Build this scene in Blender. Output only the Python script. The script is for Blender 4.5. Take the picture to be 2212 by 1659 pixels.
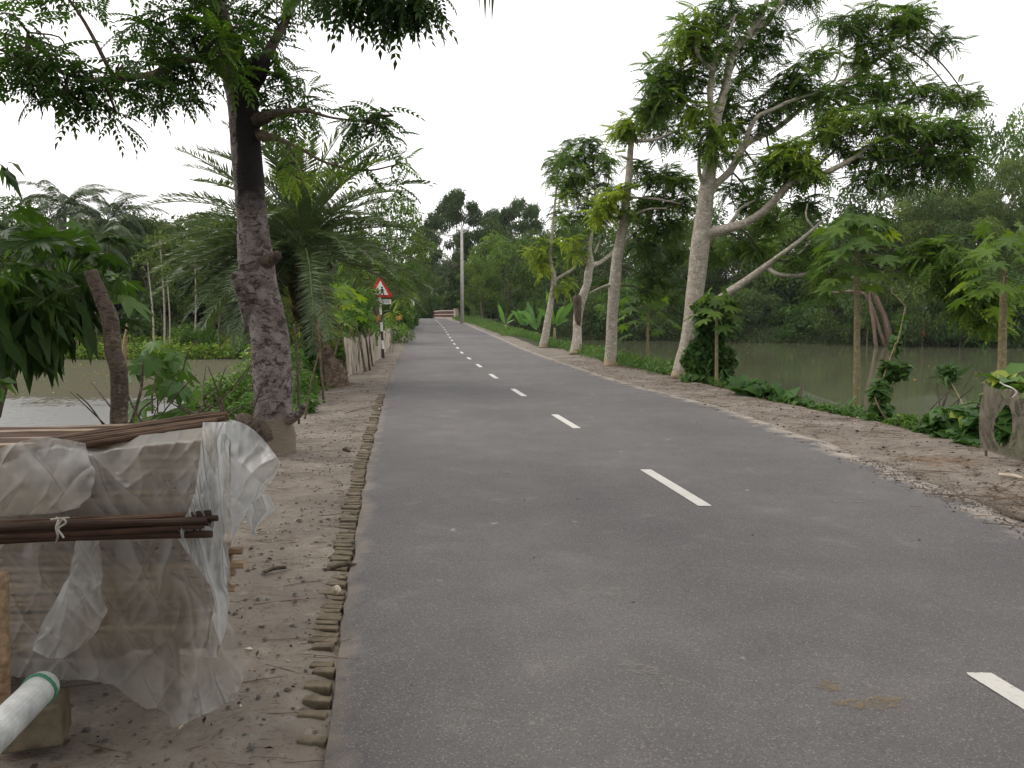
import bpy, math, random
import numpy as np
from mathutils import Vector, noise as mnoise

# ------------------------------------------------------------------ scene, camera, world, sun
for _o in list(bpy.data.objects):
    bpy.data.objects.remove(_o)
SC = bpy.context.scene
COL = SC.collection
FPX = 1722.0                       # focal length in units of a 2212 px wide picture
PITCH = math.atan(144.5 / FPX)
CAMH = 1.5
cam_d = bpy.data.cameras.new('camera')
cam_d.sensor_width = 36.0
cam_d.lens = 36.0 * FPX / 2212.0
cam_d.clip_start = 0.05
cam_d.clip_end = 3000
cam = bpy.data.objects.new('camera', cam_d)
COL.objects.link(cam)
cam.location = (0, 0, CAMH)
cam.rotation_euler = (math.pi / 2 - PITCH, 0, 0)
SC.camera = cam

SUN_EL, SUN_AZ = math.radians(48), math.radians(-60)     # azimuth from +Y towards +X
W = bpy.data.worlds.new('World'); SC.world = W; W.use_nodes = True
nt = W.node_tree; nt.nodes.clear()
out = nt.nodes.new('ShaderNodeOutputWorld')
bg = nt.nodes.new('ShaderNodeBackground')
sky = nt.nodes.new('ShaderNodeTexSky'); sky.sky_type = 'NISHITA'; sky.sun_disc = False
sky.sun_elevation = SUN_EL; sky.sun_rotation = SUN_AZ
sky.air_density = 1.0; sky.dust_density = 6.0; sky.ozone_density = 1.0
mx = nt.nodes.new('ShaderNodeMix'); mx.data_type = 'RGBA'
mx.inputs[0].default_value = 0.86
mx.inputs[7].default_value = (10.35, 10.15, 10.1, 1)           # the white overcast layer
nt.links.new(sky.outputs[0], mx.inputs[6])
nt.links.new(mx.outputs[2], bg.inputs[0])
bg.inputs[1].default_value = 0.10
nt.links.new(bg.outputs[0], out.inputs[0])
sun_d = bpy.data.lights.new('sun', 'SUN'); sun_d.energy = 0.7; sun_d.angle = math.radians(25)
sun_d.color = (1.0, 0.95, 0.88)
sun = bpy.data.objects.new('sun', sun_d); COL.objects.link(sun)
sun.rotation_euler = (math.pi / 2 - SUN_EL, 0, math.pi - SUN_AZ)
SC.view_settings.view_transform = 'Standard'
SC.view_settings.look = 'None'
SC.view_settings.exposure = 0.72
SC.view_settings.gamma = 1.0
SC.view_settings.use_curve_mapping = False
SC.cycles.max_bounces = 8
SC.cycles.transparent_max_bounces = 16

# ------------------------------------------------------------------ helpers
def P(x, y, Y):
    "world point at forward distance Y that the photo shows at (x, y) of its 2212 x 1659 view"
    a = (x - 1106.0) / FPX; u = (829.5 - y) / FPX
    d = (a, math.cos(PITCH) + u * math.sin(PITCH), u * math.cos(PITCH) - math.sin(PITCH))
    t = Y / d[1]
    return Vector((d[0] * t, Y, CAMH + d[2] * t))
def G(x, y, z=0.0):
    a = (x - 1106.0) / FPX; u = (829.5 - y) / FPX
    d = (a, math.cos(PITCH) + u * math.sin(PITCH), u * math.cos(PITCH) - math.sin(PITCH))
    t = (z - CAMH) / d[2]
    return Vector((d[0] * t, d[1] * t, z))
def interp(tab, v):
    return np.interp(v, [a for a, b in tab], [b for a, b in tab])
ZR = [(-60, 0), (30, 0), (34, .015), (38, .04), (42.3, .083), (46.7, .147), (51.1, .21), (55.5, .285), (60, .38),
      (64.3, .477), (68.7, .594), (73, .727), (77.5, .874), (82, 1.02), (86.3, 1.17), (90, 1.27), (94, 1.33), (108, 1.33), (125, .9), (150, .4), (400, .3)]
XC = [(-60, 11.5), (-20, 5.4), (3.17, 1.98), (6.92, 1.44), (11.5, .76), (15.8, .13), (20.3, -.485), (33.5, -2.12),
      (42.3, -3.06), (51.1, -3.98), (59.9, -4.91), (68.7, -5.9), (77.5, -7.0), (86.3, -8.2), (100, -10.3), (115, -13.5), (140, -22)]
XL = [(-60, 8.3), (-20, 2.4), (0, -.3), (2.82, -.665), (3.61, -.81), (7.95, -1.46), (15.65, -2.5), (17.8, -2.78), (24.4, -3.62),
      (47, -6.2), (68, -8.5), (86, -9.95), (95, -11.3), (115, -15.3), (140, -24)]
XR = [(-60, 13.5), (-20, 5.6), (0, 4.0), (5.9, 3.8), (8.4, 3.83), (10.5, 3.74), (13.6, 3.5), (17.4, 2.8), (20.8, 2.35), (31.9, 1.15),
      (47, -.35), (59, -1.75), (75, -4.0), (86, -6.5), (95, -7.6), (115, -11.7), (140, -20)]
XB = [(-60, 15), (-20, 7.5), (0, 5.4), (8.1, 5.25), (10.3, 5.5), (11.7, 5.2), (14.4, 4.6), (19.2, 4.2), (25, 3.5), (33, 2.95), (40, 2.0), (50, 1.2), (65, -.6), (80, -2.6), (95, -5), (115, -9), (140, -18)]
XF = [(-60, -1), (-20, -2.5), (0, -3.0), (9, -3.35), (13, -3.55), (18, -4.25), (22.5, -4.75), (30, -5.5), (47, -7.5), (68, -10.2), (86, -12.5), (100, -14.5), (140, -30)]
LWZ, RWZ = -1.0, -0.95             # water levels of the two ponds
# left pond: Y 4..50 ; right pond far shore
YFL = [(-120, 50), (-20, 50.5), (-8, 52)]
YFR = [(-10, 92), (7, 90), (18, 84), (24, 79), (36, 70), (42, 65), (60, 62), (120, 60)]
def sm(a, b, v):
    t = np.clip((v - a) / (b - a), 0, 1); return t * t * (3 - 2 * t)
def ground_h(X, Y):
    X = np.asarray(X, float); Y = np.asarray(Y, float)
    zr = interp(ZR, Y)
    xl, xr, xb, xf = interp(XL, Y), interp(XR, Y), interp(XB, Y), interp(XF, Y)
    n = .018 * np.sin(X * 2.1 + 1.3 * np.sin(Y * .7)) * np.sin(Y * 1.3 + X) + .012 * np.sin(X * 5.3 + Y * 1.1) * np.sin(Y * 4.1)
    h = zr - .02 + n * np.where((X > xl - .12) & (X < xr + .12), 0, 1)
    h = np.where((X > xl) & (X < xr), zr - .07, h)
    # right bank down to the pond
    yfr = interp(YFR, X)
    dr = np.minimum(np.minimum(X - xb, 1e9), yfr - Y)             # >0 inside the pond side
    inR = sm(0.05, 2.4, X - xb) * sm(0, 3.0, yfr - Y)
    h = h * (1 - inR) + (-1.9) * inR
    back = (Y > yfr)
    h = np.where(back & (X > xb + 2), np.minimum(-1.9 + 1.9 * sm(-3, 3, Y - yfr) + .4 * sm(3, 30, Y - yfr), 2), h)
    # left bank
    yfl = interp(YFL, X)
    inL = sm(0.05, 2.6, xf - X) * sm(0, 3.0, yfl - Y) * sm(-1, 3.5, Y - (6.0 - .12 * X * 0))
    h = h * (1 - inL) + (-1.7) * inL
    backL = (X < xf - 1.5) & (Y > yfl - 3)
    hb = -1.7 + 1.2 * sm(-3, 2.5, Y - yfl) + .7 * sm(3, 25, Y - yfl)
    h = np.where(backL, np.maximum(hb, h * 0 - 3) * sm(1.5, 6, xf - X) + (zr - .3) * (1 - sm(1.5, 6, xf - X)), h)
    return h
def gz(x, y):
    return float(ground_h(np.array([x]), np.array([y]))[0])

def link(o, parent=None):
    COL.objects.link(o)
    if parent is not None: o.parent = parent
    return o
def tag(o, label=None, cat=None, group=None, kind=None):
    if label: o['label'] = label
    if cat: o['category'] = cat
    if group: o['group'] = group
    if kind: o['kind'] = kind
    return o
def empty(name, loc, label, cat, group=None, rz=0):
    o = bpy.data.objects.new(name, None); COL.objects.link(o)
    o.empty_display_size = .2
    o.location = loc; o.rotation_euler = (0, 0, rz)
    return tag(o, label, cat, group)
def copy_tree(o, parent=None):
    c = o.copy(); COL.objects.link(c); c.parent = parent
    if parent is None:
        pass
    for ch in [k for k in bpy.data.objects if k.parent == o]:
        copy_tree(ch, c)
    return c
def origin_of(root):
    "world position of a thing's base (things are only moved, never turned, at build time)"
    return np.array(root.location) if root is not None else np.zeros(3)
def build(name, V, F, mat, parent=None, smooth=False, tint=None, extra=None, world=True):
    V = np.asarray(V, dtype=np.float64).reshape(-1, 3)
    if world and parent is not None:
        p = parent; off = np.zeros(3)
        while p is not None:
            off += np.array(p.location); p = p.parent
        V = V - off
    me = bpy.data.meshes.new(name)
    if isinstance(F, np.ndarray):
        k = F.shape[1]; M = F.shape[0]
        me.vertices.add(len(V)); me.vertices.foreach_set('co', V.ravel())
        me.loops.add(M * k); me.polygons.add(M)
        me.polygons.foreach_set('loop_start', np.arange(0, M * k, k, dtype=np.int32))
        me.loops.foreach_set('vertex_index', F.astype(np.int32).ravel())
        me.update(calc_edges=True)
    else:
        me.from_pydata([tuple(v) for v in V], [], [tuple(int(i) for i in f) for f in F])
        me.update()
    if smooth:
        me.polygons.foreach_set('use_smooth', [True] * len(me.polygons))
    if tint is not None:
        a = me.attributes.new('tint', 'FLOAT', 'POINT'); a.data.foreach_set('value', np.asarray(tint, dtype=np.float32))
    if extra:
        for kx, vv in extra.items():
            a = me.attributes.new(kx, 'FLOAT', 'POINT'); a.data.foreach_set('value', np.asarray(vv, dtype=np.float32))
    if isinstance(mat, (list, tuple)):
        for m in mat: me.materials.append(m)
    else:
        me.materials.append(mat)
    o = bpy.data.objects.new(name, me)
    link(o, parent)
    return o
class MB:
    "collects shapes into one mesh"
    def __init__(s): s.v = []; s.f = []; s.t = []
    def add(s, V, F, tint=0.5):
        b = len(s.v); s.v += [tuple(v) for v in V]; s.f += [tuple(int(i) + b for i in f) for f in F]; s.t += [tint] * len(V)
    def box(s, c, size, rz=0, tint=.5, tilt=0):
        cx, cy, cz = c; sx, sy, sz = [d / 2 for d in size]
        V = []
        for k in range(8):
            x = (-sx, sx)[k & 1]; y = (-sy, sy)[(k >> 1) & 1]; z = (-sz, sz)[k >> 2]
            x, z = x * math.cos(tilt) - z * math.sin(tilt), x * math.sin(tilt) + z * math.cos(tilt)
            V.append((cx + x * math.cos(rz) - y * math.sin(rz), cy + x * math.sin(rz) + y * math.cos(rz), cz + z))
        s.add(V, [(0, 1, 3, 2), (4, 6, 7, 5), (0, 4, 5, 1), (2, 3, 7, 6), (0, 2, 6, 4), (1, 5, 7, 3)], tint)
    def tube(s, pts, rad, n=8, cap=True, tint=.5, rough=0, seed=0):
        pts = [Vector(p) for p in pts]
        if not hasattr(rad, '__len__'): rad = [rad] * len(pts)
        V = []; F = []
        rn = random.Random(seed)
        t0 = (pts[1] - pts[0]).normalized()
        a = t0.orthogonal().normalized()
        ph = [rn.uniform(0, 6.28) for _ in range(4)]
        for i, p in enumerate(pts):
            if i == 0: t = (pts[1] - pts[0])
            elif i == len(pts) - 1: t = (pts[-1] - pts[-2])
            else: t = (pts[i + 1] - pts[i - 1])
            t = t.normalized()
            a = (a - t * a.dot(t)).normalized()
            b = t.cross(a)
            for k in range(n):
                th = 2 * math.pi * k / n
                r = rad[i]
                if rough:
                    r *= 1 + rough * (.6 * math.sin(2 * th + ph[0] + i * .35) + .5 * math.sin(3 * th + ph[1] - i * .5) + .5 * math.sin(5 * th + ph[2] + i * .9) + rn.uniform(-.35, .35))
                V.append(p + a * (math.cos(th) * r) + b * (math.sin(th) * r))
            if i:
                for k in range(n):
                    F.append(((i - 1) * n + k, (i - 1) * n + (k + 1) % n, i * n + (k + 1) % n, i * n + k))
        if cap:
            F.append(tuple(range(n))[::-1]); F.append(tuple(range((len(pts) - 1) * n, len(pts) * n)))
        s.add(V, F, tint)
    def build(s, name, mat, parent=None, smooth=False):
        return build(name, s.v, s.f, mat, parent, smooth, tint=s.t)
def spline(pts, rad, step=6):
    "Catmull-Rom through the points"
    P_ = [Vector(p) for p in pts]; R_ = list(rad)
    Q = [P_[0] * 2 - P_[1]] + P_ + [P_[-1] * 2 - P_[-2]]
    o, r = [], []
    for i in range(len(P_) - 1):
        p0, p1, p2, p3 = Q[i:i + 4]
        for k in range(step):
            t = k / step
            o.append(.5 * ((2 * p1) + (p2 - p0) * t + (2 * p0 - 5 * p1 + 4 * p2 - p3) * t * t + (3 * p1 - p0 - 3 * p2 + p3) * t ** 3))
            r.append(R_[i] * (1 - t) + R_[i + 1] * t)
    o.append(P_[-1]); r.append(R_[-1])
    return o, r

# ------------------------------------------------------------------ materials
def nmat(name):
    m = bpy.data.materials.new(name); m.use_nodes = True
    t = m.node_tree; t.nodes.clear()
    o = t.nodes.new('ShaderNodeOutputMaterial')
    return m, t, o
def N(t, typ, **kw):
    n = t.nodes.new(typ)
    for k, v in kw.items(): setattr(n, k, v)
    return n
def ramp(t, stops, fac=None, interp_='LINEAR'):
    r = t.nodes.new('ShaderNodeValToRGB'); e = r.color_ramp.elements; r.color_ramp.interpolation = interp_
    while len(e) > 1: e.remove(e[-1])
    for i, (p, c) in enumerate(stops):
        el = e[0] if i == 0 else e.new(p)
        el.position = p
        el.color = (c, c, c, 1) if not hasattr(c, '__len__') else (c[0], c[1], c[2], 1)
    if fac is not None: t.links.new(fac, r.inputs[0])
    return r
def noise_tex(t, scale, detail=4, rough=.55, vec=None, dist=0):
    n = t.nodes.new('ShaderNodeTexNoise'); n.inputs['Scale'].default_value = scale
    n.inputs['Detail'].default_value = detail; n.inputs['Roughness'].default_value = rough
    n.inputs['Distortion'].default_value = dist
    if vec is not None: t.links.new(vec, n.inputs['Vector'])
    return n
def mixc(t, fac, a, b, mode='MIX'):
    m = t.nodes.new('ShaderNodeMix'); m.data_type = 'RGBA'; m.blend_type = mode
    for inp, v in ((0, fac), (6, a), (7, b)):
        if isinstance(v, bpy.types.NodeSocket): t.links.new(v, m.inputs[inp])
        elif hasattr(v, '__len__'): m.inputs[inp].default_value = (v[0], v[1], v[2], 1)
        else: m.inputs[inp].default_value = v
    return m.outputs[2]
def mathn(t, op, a, b=None, clamp=False):
    m = t.nodes.new('ShaderNodeMath'); m.operation = op; m.use_clamp = clamp
    for i, v in ((0, a), (1, b)):
        if v is None: continue
        if isinstance(v, bpy.types.NodeSocket): t.links.new(v, m.inputs[i])
        else: m.inputs[i].default_value = v
    return m.outputs[0]
def bump(t, h, strength=.3, dist=.02):
    b = t.nodes.new('ShaderNodeBump'); b.inputs['Strength'].default_value = strength; b.inputs['Distance'].default_value = dist
    t.links.new(h, b.inputs['Height']); return b.outputs[0]
def objco(t, scale=None):
    tc = t.nodes.new('ShaderNodeTexCoord')
    if scale is None: return tc.outputs['Object']
    mp = t.nodes.new('ShaderNodeMapping'); mp.inputs['Scale'].default_value = scale
    t.links.new(tc.outputs['Object'], mp.inputs[0]); return mp.outputs[0]
def princ(t, o, col, rough=.7, spec=.3, normal=None, metal=0):
    b = t.nodes.new('ShaderNodeBsdfPrincipled')
    if isinstance(col, bpy.types.NodeSocket): t.links.new(col, b.inputs['Base Color'])
    else: b.inputs['Base Color'].default_value = (*col, 1)
    if isinstance(rough, bpy.types.NodeSocket): t.links.new(rough, b.inputs['Roughness'])
    else: b.inputs['Roughness'].default_value = rough
    b.inputs['Specular IOR Level'].default_value = spec; b.inputs['Metallic'].default_value = metal
    if normal is not None: t.links.new(normal, b.inputs['Normal'])
    if o is not None: t.links.new(b.outputs[0], o.inputs[0])
    return b
def leaf_mat(name, stops, trans=.35, rough=.45, spec=.35):
    m, t, o = nmat(name)
    at = N(t, 'ShaderNodeAttribute', attribute_name='tint')
    oi = N(t, 'ShaderNodeObjectInfo')
    r = ramp(t, stops, at.outputs['Fac'])
    nz = noise_tex(t, 1.3, 2, vec=objco(t))
    v = mathn(t, 'MULTIPLY_ADD', nz.outputs[0], .7); v.node.inputs[2].default_value = .62
    ov = mathn(t, 'MULTIPLY_ADD', oi.outputs['Random'], .24); ov.node.inputs[2].default_value = .88
    v = mathn(t, 'MULTIPLY', v, ov)
    c = mixc(t, 1.0, r.outputs[0], (1, 1, 1), 'MULTIPLY')
    cm = N(t, 'ShaderNodeVectorMath', operation='SCALE'); t.links.new(r.outputs[0], cm.inputs[0]); t.links.new(v, cm.inputs['Scale'])
    b = princ(t, None, cm.outputs[0], rough, spec)
    tr = N(t, 'ShaderNodeBsdfTranslucent')
    tc = mixc(t, 1.0, cm.outputs[0], (1.25, 1.3, .55), 'MULTIPLY'); t.links.new(tc, tr.inputs[0])
    mx_ = N(t, 'ShaderNodeMixShader'); mx_.inputs[0].default_value = trans
    t.links.new(b.outputs[0], mx_.inputs[1]); t.links.new(tr.outputs[0], mx_.inputs[2]); t.links.new(mx_.outputs[0], o.inputs[0])
    return m
def L3(r, g, b): return (r, g, b)
M = {}
M['leaf_near'] = leaf_mat('leaf_dark', [(0, (.028, .06, .014)), (.5, (.052, .11, .02)), (.85, (.11, .2, .03)), (1, (.19, .28, .04))], trans=.42, spec=.2)
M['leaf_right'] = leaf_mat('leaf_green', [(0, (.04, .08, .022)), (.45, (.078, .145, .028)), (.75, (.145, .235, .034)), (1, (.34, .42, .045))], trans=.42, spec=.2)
M['leaf_far'] = leaf_mat('leaf_forest', [(0, (.038, .068, .024)), (.5, (.068, .112, .034)), (.85, (.12, .175, .042)), (1, (.2, .24, .055))], trans=.33, rough=.6, spec=.15)
M['leaf_shrub'] = leaf_mat('leaf_shrub', [(0, (.035, .08, .02)), (.5, (.07, .15, .027)), (.85, (.13, .24, .036)), (1, (.3, .38, .05))], trans=.35, spec=.2)
M['leaf_vine'] = leaf_mat('leaf_vine', [(0, (.03, .075, .018)), (.6, (.06, .135, .026)), (.9, (.12, .22, .04)), (1, (.3, .36, .06))], trans=.3, rough=.45, spec=.2)
M['leaf_palm'] = leaf_mat('leaf_palm', [(0, (.035, .06, .028)), (.5, (.065, .098, .044)), (.9, (.11, .15, .06)), (1, (.26, .19, .07))], trans=.25, rough=.4, spec=.4)
M['leaf_banana'] = leaf_mat('leaf_banana', [(0, (.06, .15, .045)), (1, (.14, .27, .06))], trans=.4, rough=.35)
M['grass'] = leaf_mat('grass_blade', [(0, (.045, .1, .025)), (.6, (.09, .18, .035)), (1, (.2, .25, .07))], trans=.35)
M['dry'] = leaf_mat('dry_leaf', [(0, (.16, .09, .035)), (1, (.42, .22, .05))], trans=.3, rough=.7)

def bark_mat(name, base, dark, spots, scale=6, mud=None, stripes=False, streak=None):
    m, t, o = nmat(name)
    co = objco(t)
    n1 = noise_tex(t, scale, 5, .6, vec=objco(t, (1, 1, .45 if not stripes else 1.8)))
    n2 = noise_tex(t, scale * 5.5, 4, .65, vec=objco(t, (.7, .7, 1.6)))
    c = mixc(t, ramp(t, [(.38, 0), (.62, 1)], n1.outputs[0]).outputs[0], dark, base)
    if streak:
        n3 = noise_tex(t, 9, 5, .65, vec=objco(t, (.9, .9, 1.5)), dist=1.1)
        c = mixc(t, ramp(t, [(.43, .92), (.475, 0)], n3.outputs[0]).outputs[0], c, spots)
        n2 = noise_tex(t, 30, 4, .65, vec=objco(t, (.7, .7, 1.6)))
    c = mixc(t, ramp(t, [(.5 - .07, .6 if not streak else .5), (.5 - .03, 0)], n2.outputs[0]).outputs[0], c, spots)
    nb = noise_tex(t, scale * 2.2, 3, .6, vec=co)
    c = mixc(t, ramp(t, [(.56, 0), (.63, .75)], nb.outputs[0]).outputs[0], c, [min(1, k * (1.35 if not streak else 1.15)) for k in base])
    if mud:
        sp = N(t, 'ShaderNodeSeparateXYZ'); t.links.new(co, sp.inputs[0])
        wn = noise_tex(t, 7, 2, vec=co)
        z = mathn(t, 'ADD', sp.outputs[2], mathn(t, 'MULTIPLY', wn.outputs[0], .22))
        f = ramp(t, [(mud[0] - .04, 1), (mud[0] + .04, 0)], z)
        c = mixc(t, f.outputs[0], c, mud[1])
    if streak:
        # dark wet streak down one side
        sp = N(t, 'ShaderNodeSeparateXYZ'); t.links.new(co, sp.inputs[0])
        wn = noise_tex(t, 5, 3, vec=co)
        zz = ramp(t, [(0.0, 0), (.12, 1), (.85, 1), (1, .8)], mathn(t, 'DIVIDE', mathn(t, 'SUBTRACT', mathn(t, 'ADD', sp.outputs[2], mathn(t, 'MULTIPLY', n1.outputs[0], .8)), streak[0] + .4), streak[1] - streak[0], clamp=True))
        xx = mathn(t, 'ADD', sp.outputs[0], mathn(t, 'MULTIPLY', wn.outputs[0], .12))
        xs = ramp(t, [(.45, 0), (.55, 1)], mathn(t, 'MULTIPLY_ADD', mathn(t, 'SUBTRACT', xx, streak[2]), 9.0)); xs.inputs[0].links[0].from_node.inputs[2].default_value = .5
        f = mathn(t, 'MULTIPLY', zz.outputs[0], xs.outputs[0])
        c = mixc(t, f, c, (.018, .014, .014))
    h = mathn(t, 'ADD', n1.outputs[0], mathn(t, 'MULTIPLY', n2.outputs[0], .7))
    princ(t, o, c, .85, .2, bump(t, h, .8, .03))
    return m
M['bark_left'] = bark_mat('bark_blotched', (.2, .172, .16), (.115, .092, .082), (.04, .028, .026), 4, mud=(.5, (.19, .155, .12)), stripes=True, streak=(2.6, 5.2, -.25))
M['bark_right'] = bark_mat('bark_pale', (.37, .335, .275), (.29, .255, .205), (.13, .105, .08), 4, mud=(.28, (.32, .24, .17)), stripes=True)
M['bark_dark'] = bark_mat('bark_brown', (.13, .1, .075), (.06, .045, .035), (.03, .022, .018), 8)
M['bark_far'] = bark_mat('bark_far', (.2, .17, .13), (.1, .085, .065), (.07, .055, .045), 3)
M['papaya_stem'] = bark_mat('papaya_stem', (.27, .23, .13), (.2, .16, .09), (.11, .085, .05), 9, stripes=True)
M['bark_pink'] = bark_mat('bark_pinkish', (.2, .135, .105), (.14, .095, .075), (.08, .055, .045), 3)
M['palm_trunk'] = bark_mat('palm_trunk', (.17, .12, .085), (.07, .05, .035), (.035, .025, .02), 9, stripes=True)
M['stick'] = bark_mat('stick_wood', (.2, .15, .1), (.11, .08, .055), (.05, .04, .03), 14)

def simple(name, col, rough=.7, spec=.3, var=.25, scale=12, metal=0, bmp=.2):
    m, t, o = nmat(name)
    n = noise_tex(t, scale, 4, .6, vec=objco(t))
    c = mixc(t, ramp(t, [(.3, 0), (.7, 1)], n.outputs[0]).outputs[0], [k * (1 - var) for k in col], [min(1, k * (1 + var * .5)) for k in col])
    princ(t, o, c, rough, spec, bump(t, n.outputs[0], bmp, .01), metal)
    return m
M['concrete'] = simple('concrete', (.4, .38, .34), .85, scale=5)
M['white_paint'] = simple('white_paint', (.72, .7, .66), .6, var=.12, scale=9)
M['black_paint'] = simple('black_paint', (.035, .03, .03), .6, scale=9)
M['red_paint'] = simple('red_paint', (.5, .02, .025), .5, var=.15)
M['sign_black'] = simple('sign_black', (.03, .03, .03), .5)
M['green_stem'] = simple('green_stem', (.12, .17, .06), .6)
M['string'] = simple('string', (.4, .38, .33), .8)
M['green_string'] = simple('green_string', (.06, .22, .13), .7)
M['pvc'] = simple('pvc_pipe', (.4, .41, .4), .5, .4, var=.5, scale=9)
M['wire'] = simple('wire', (.25, .25, .27), .6)
M['tin'] = simple('roof_tin', (.13, .13, .15), .55, scale=4)
M['wall_wood'] = simple('hut_wall', (.11, .075, .055), .9, scale=6)
M['brick'] = simple('edging_brick', (.13, .105, .07), .95, var=.45, scale=16, bmp=.5)
M['rail_brick'] = simple('rail_brick', (.2, .11, .085), .9, scale=8)
M['rail_plaster'] = simple('rail_plaster', (.4, .34, .29), .9, scale=4)
M['orange'] = simple('orange_bract', (.55, .13, .03), .6)
M['litter_wood'] = simple('litter', (.13, .085, .055), .9, var=.5, scale=30)
M['pale_litter'] = simple('pale_litter', (.5, .43, .32), .8)
M['stone'] = simple('stone', (.095, .088, .078), .9, var=.4, scale=9, bmp=.6)
def tintmat(name, stops, rough=.7, spec=.3, bmp=.3, scale=40):
    m, t, o = nmat(name)
    at = N(t, 'ShaderNodeAttribute', attribute_name='tint')
    n = noise_tex(t, scale, 4, .6, vec=objco(t, (.15, 1, 1)))
    r = ramp(t, stops, at.outputs['Fac'])
    c = mixc(t, ramp(t, [(.35, .7), (.65, 0)], n.outputs[0]).outputs[0], r.outputs[0], [k * .35 for k in stops[0][1]])
    princ(t, o, c, rough, spec, bump(t, n.outputs[0], bmp, .004))
    return m
M['cane'] = tintmat('cane', [(0, (.2, .125, .07)), (.5, (.34, .23, .135)), (1, (.48, .35, .22))], .55, .35)
M['cane_top'] = tintmat('cane_dark', [(0, (.045, .026, .018)), (.5, (.08, .046, .03)), (1, (.13, .08, .05))], .75, .15)

# plastic film
def film(name, base=(.6, .6, .58), opac=.5, dirt=.35):
    m, t, o = nmat(name)
    co = objco(t)
    n = noise_tex(t, 9, 4, .55, vec=co, dist=.8)
    n2 = noise_tex(t, 2.2, 4, .6, vec=co, dist=.6)
    c = mixc(t, ramp(t, [(.38, 0), (.66, 1)], n2.outputs[0]).outputs[0], base, (base[0] * .72, base[1] * .66, base[2] * .58))
    nb = bump(t, n.outputs[0], .25, .01)
    b = princ(t, None, c, .28, .6, nb)
    tr = N(t, 'ShaderNodeBsdfTranslucent'); t.links.new(c, tr.inputs[0]); t.links.new(nb, tr.inputs['Normal'])
    m1 = N(t, 'ShaderNodeMixShader'); m1.inputs[0].default_value = .45
    t.links.new(b.outputs[0], m1.inputs[1]); t.links.new(tr.outputs[0], m1.inputs[2])
    tp = N(t, 'ShaderNodeBsdfTransparent'); tp.inputs[0].default_value = (.9, .9, .88, 1)
    lw = N(t, 'ShaderNodeLayerWeight'); lw.inputs[0].default_value = .35
    fr = mathn(t, 'ADD', mathn(t, 'MULTIPLY', lw.outputs['Facing'], .55), mathn(t, 'MULTIPLY', ramp(t, [(.35, 0), (.7, 1)], n2.outputs[0]).outputs[0], .2))
    fr = mathn(t, 'ADD', fr, opac - .1, clamp=True)
    m2 = N(t, 'ShaderNodeMixShader'); t.links.new(fr, m2.inputs[0])
    t.links.new(tp.outputs[0], m2.inputs[1]); t.links.new(m1.outputs[0], m2.inputs[2])
    t.links.new(m2.outputs[0], o.inputs[0])
    return m
M['film'] = film('polythene', (.56, .56, .55), opac=.4)
M['film_white'] = film('polythene_white', (.62, .64, .66), opac=.55)
def netmat(name, col, opac, scale=140):
    m, t, o = nmat(name)
    co = objco(t)
    v = noise_tex(t, 6, 4, .6, vec=co)
    d = N(t, 'ShaderNodeBsdfDiffuse'); d.inputs[0].default_value = (*col, 1)
    tr = N(t, 'ShaderNodeBsdfTranslucent'); tr.inputs[0].default_value = (*col, 1)
    m1 = N(t, 'ShaderNodeMixShader'); m1.inputs[0].default_value = .4
    t.links.new(d.outputs[0], m1.inputs[1]); t.links.new(tr.outputs[0], m1.inputs[2])
    tp = N(t, 'ShaderNodeBsdfTransparent')
    lw = N(t, 'ShaderNodeLayerWeight'); lw.inputs[0].default_value = .4
    f = mathn(t, 'ADD', mathn(t, 'MULTIPLY', lw.outputs['Facing'], .6), mathn(t, 'MULTIPLY', v.outputs[0], .3))
    f = mathn(t, 'ADD', f, opac - .15, clamp=True)
    m2 = N(t, 'ShaderNodeMixShader'); t.links.new(f, m2.inputs[0])
    t.links.new(tp.outputs[0], m2.inputs[1]); t.links.new(m1.outputs[0], m2.inputs[2]); t.links.new(m2.outputs[0], o.inputs[0])
    return m
M['net_grey'] = netmat('net_grey', (.27, .23, .19), .5)
M['net_pale'] = netmat('net_pale', (.42, .37, .31), .5)
M['net_thin'] = netmat('net_thin', (.4, .42, .36), .12)

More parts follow.
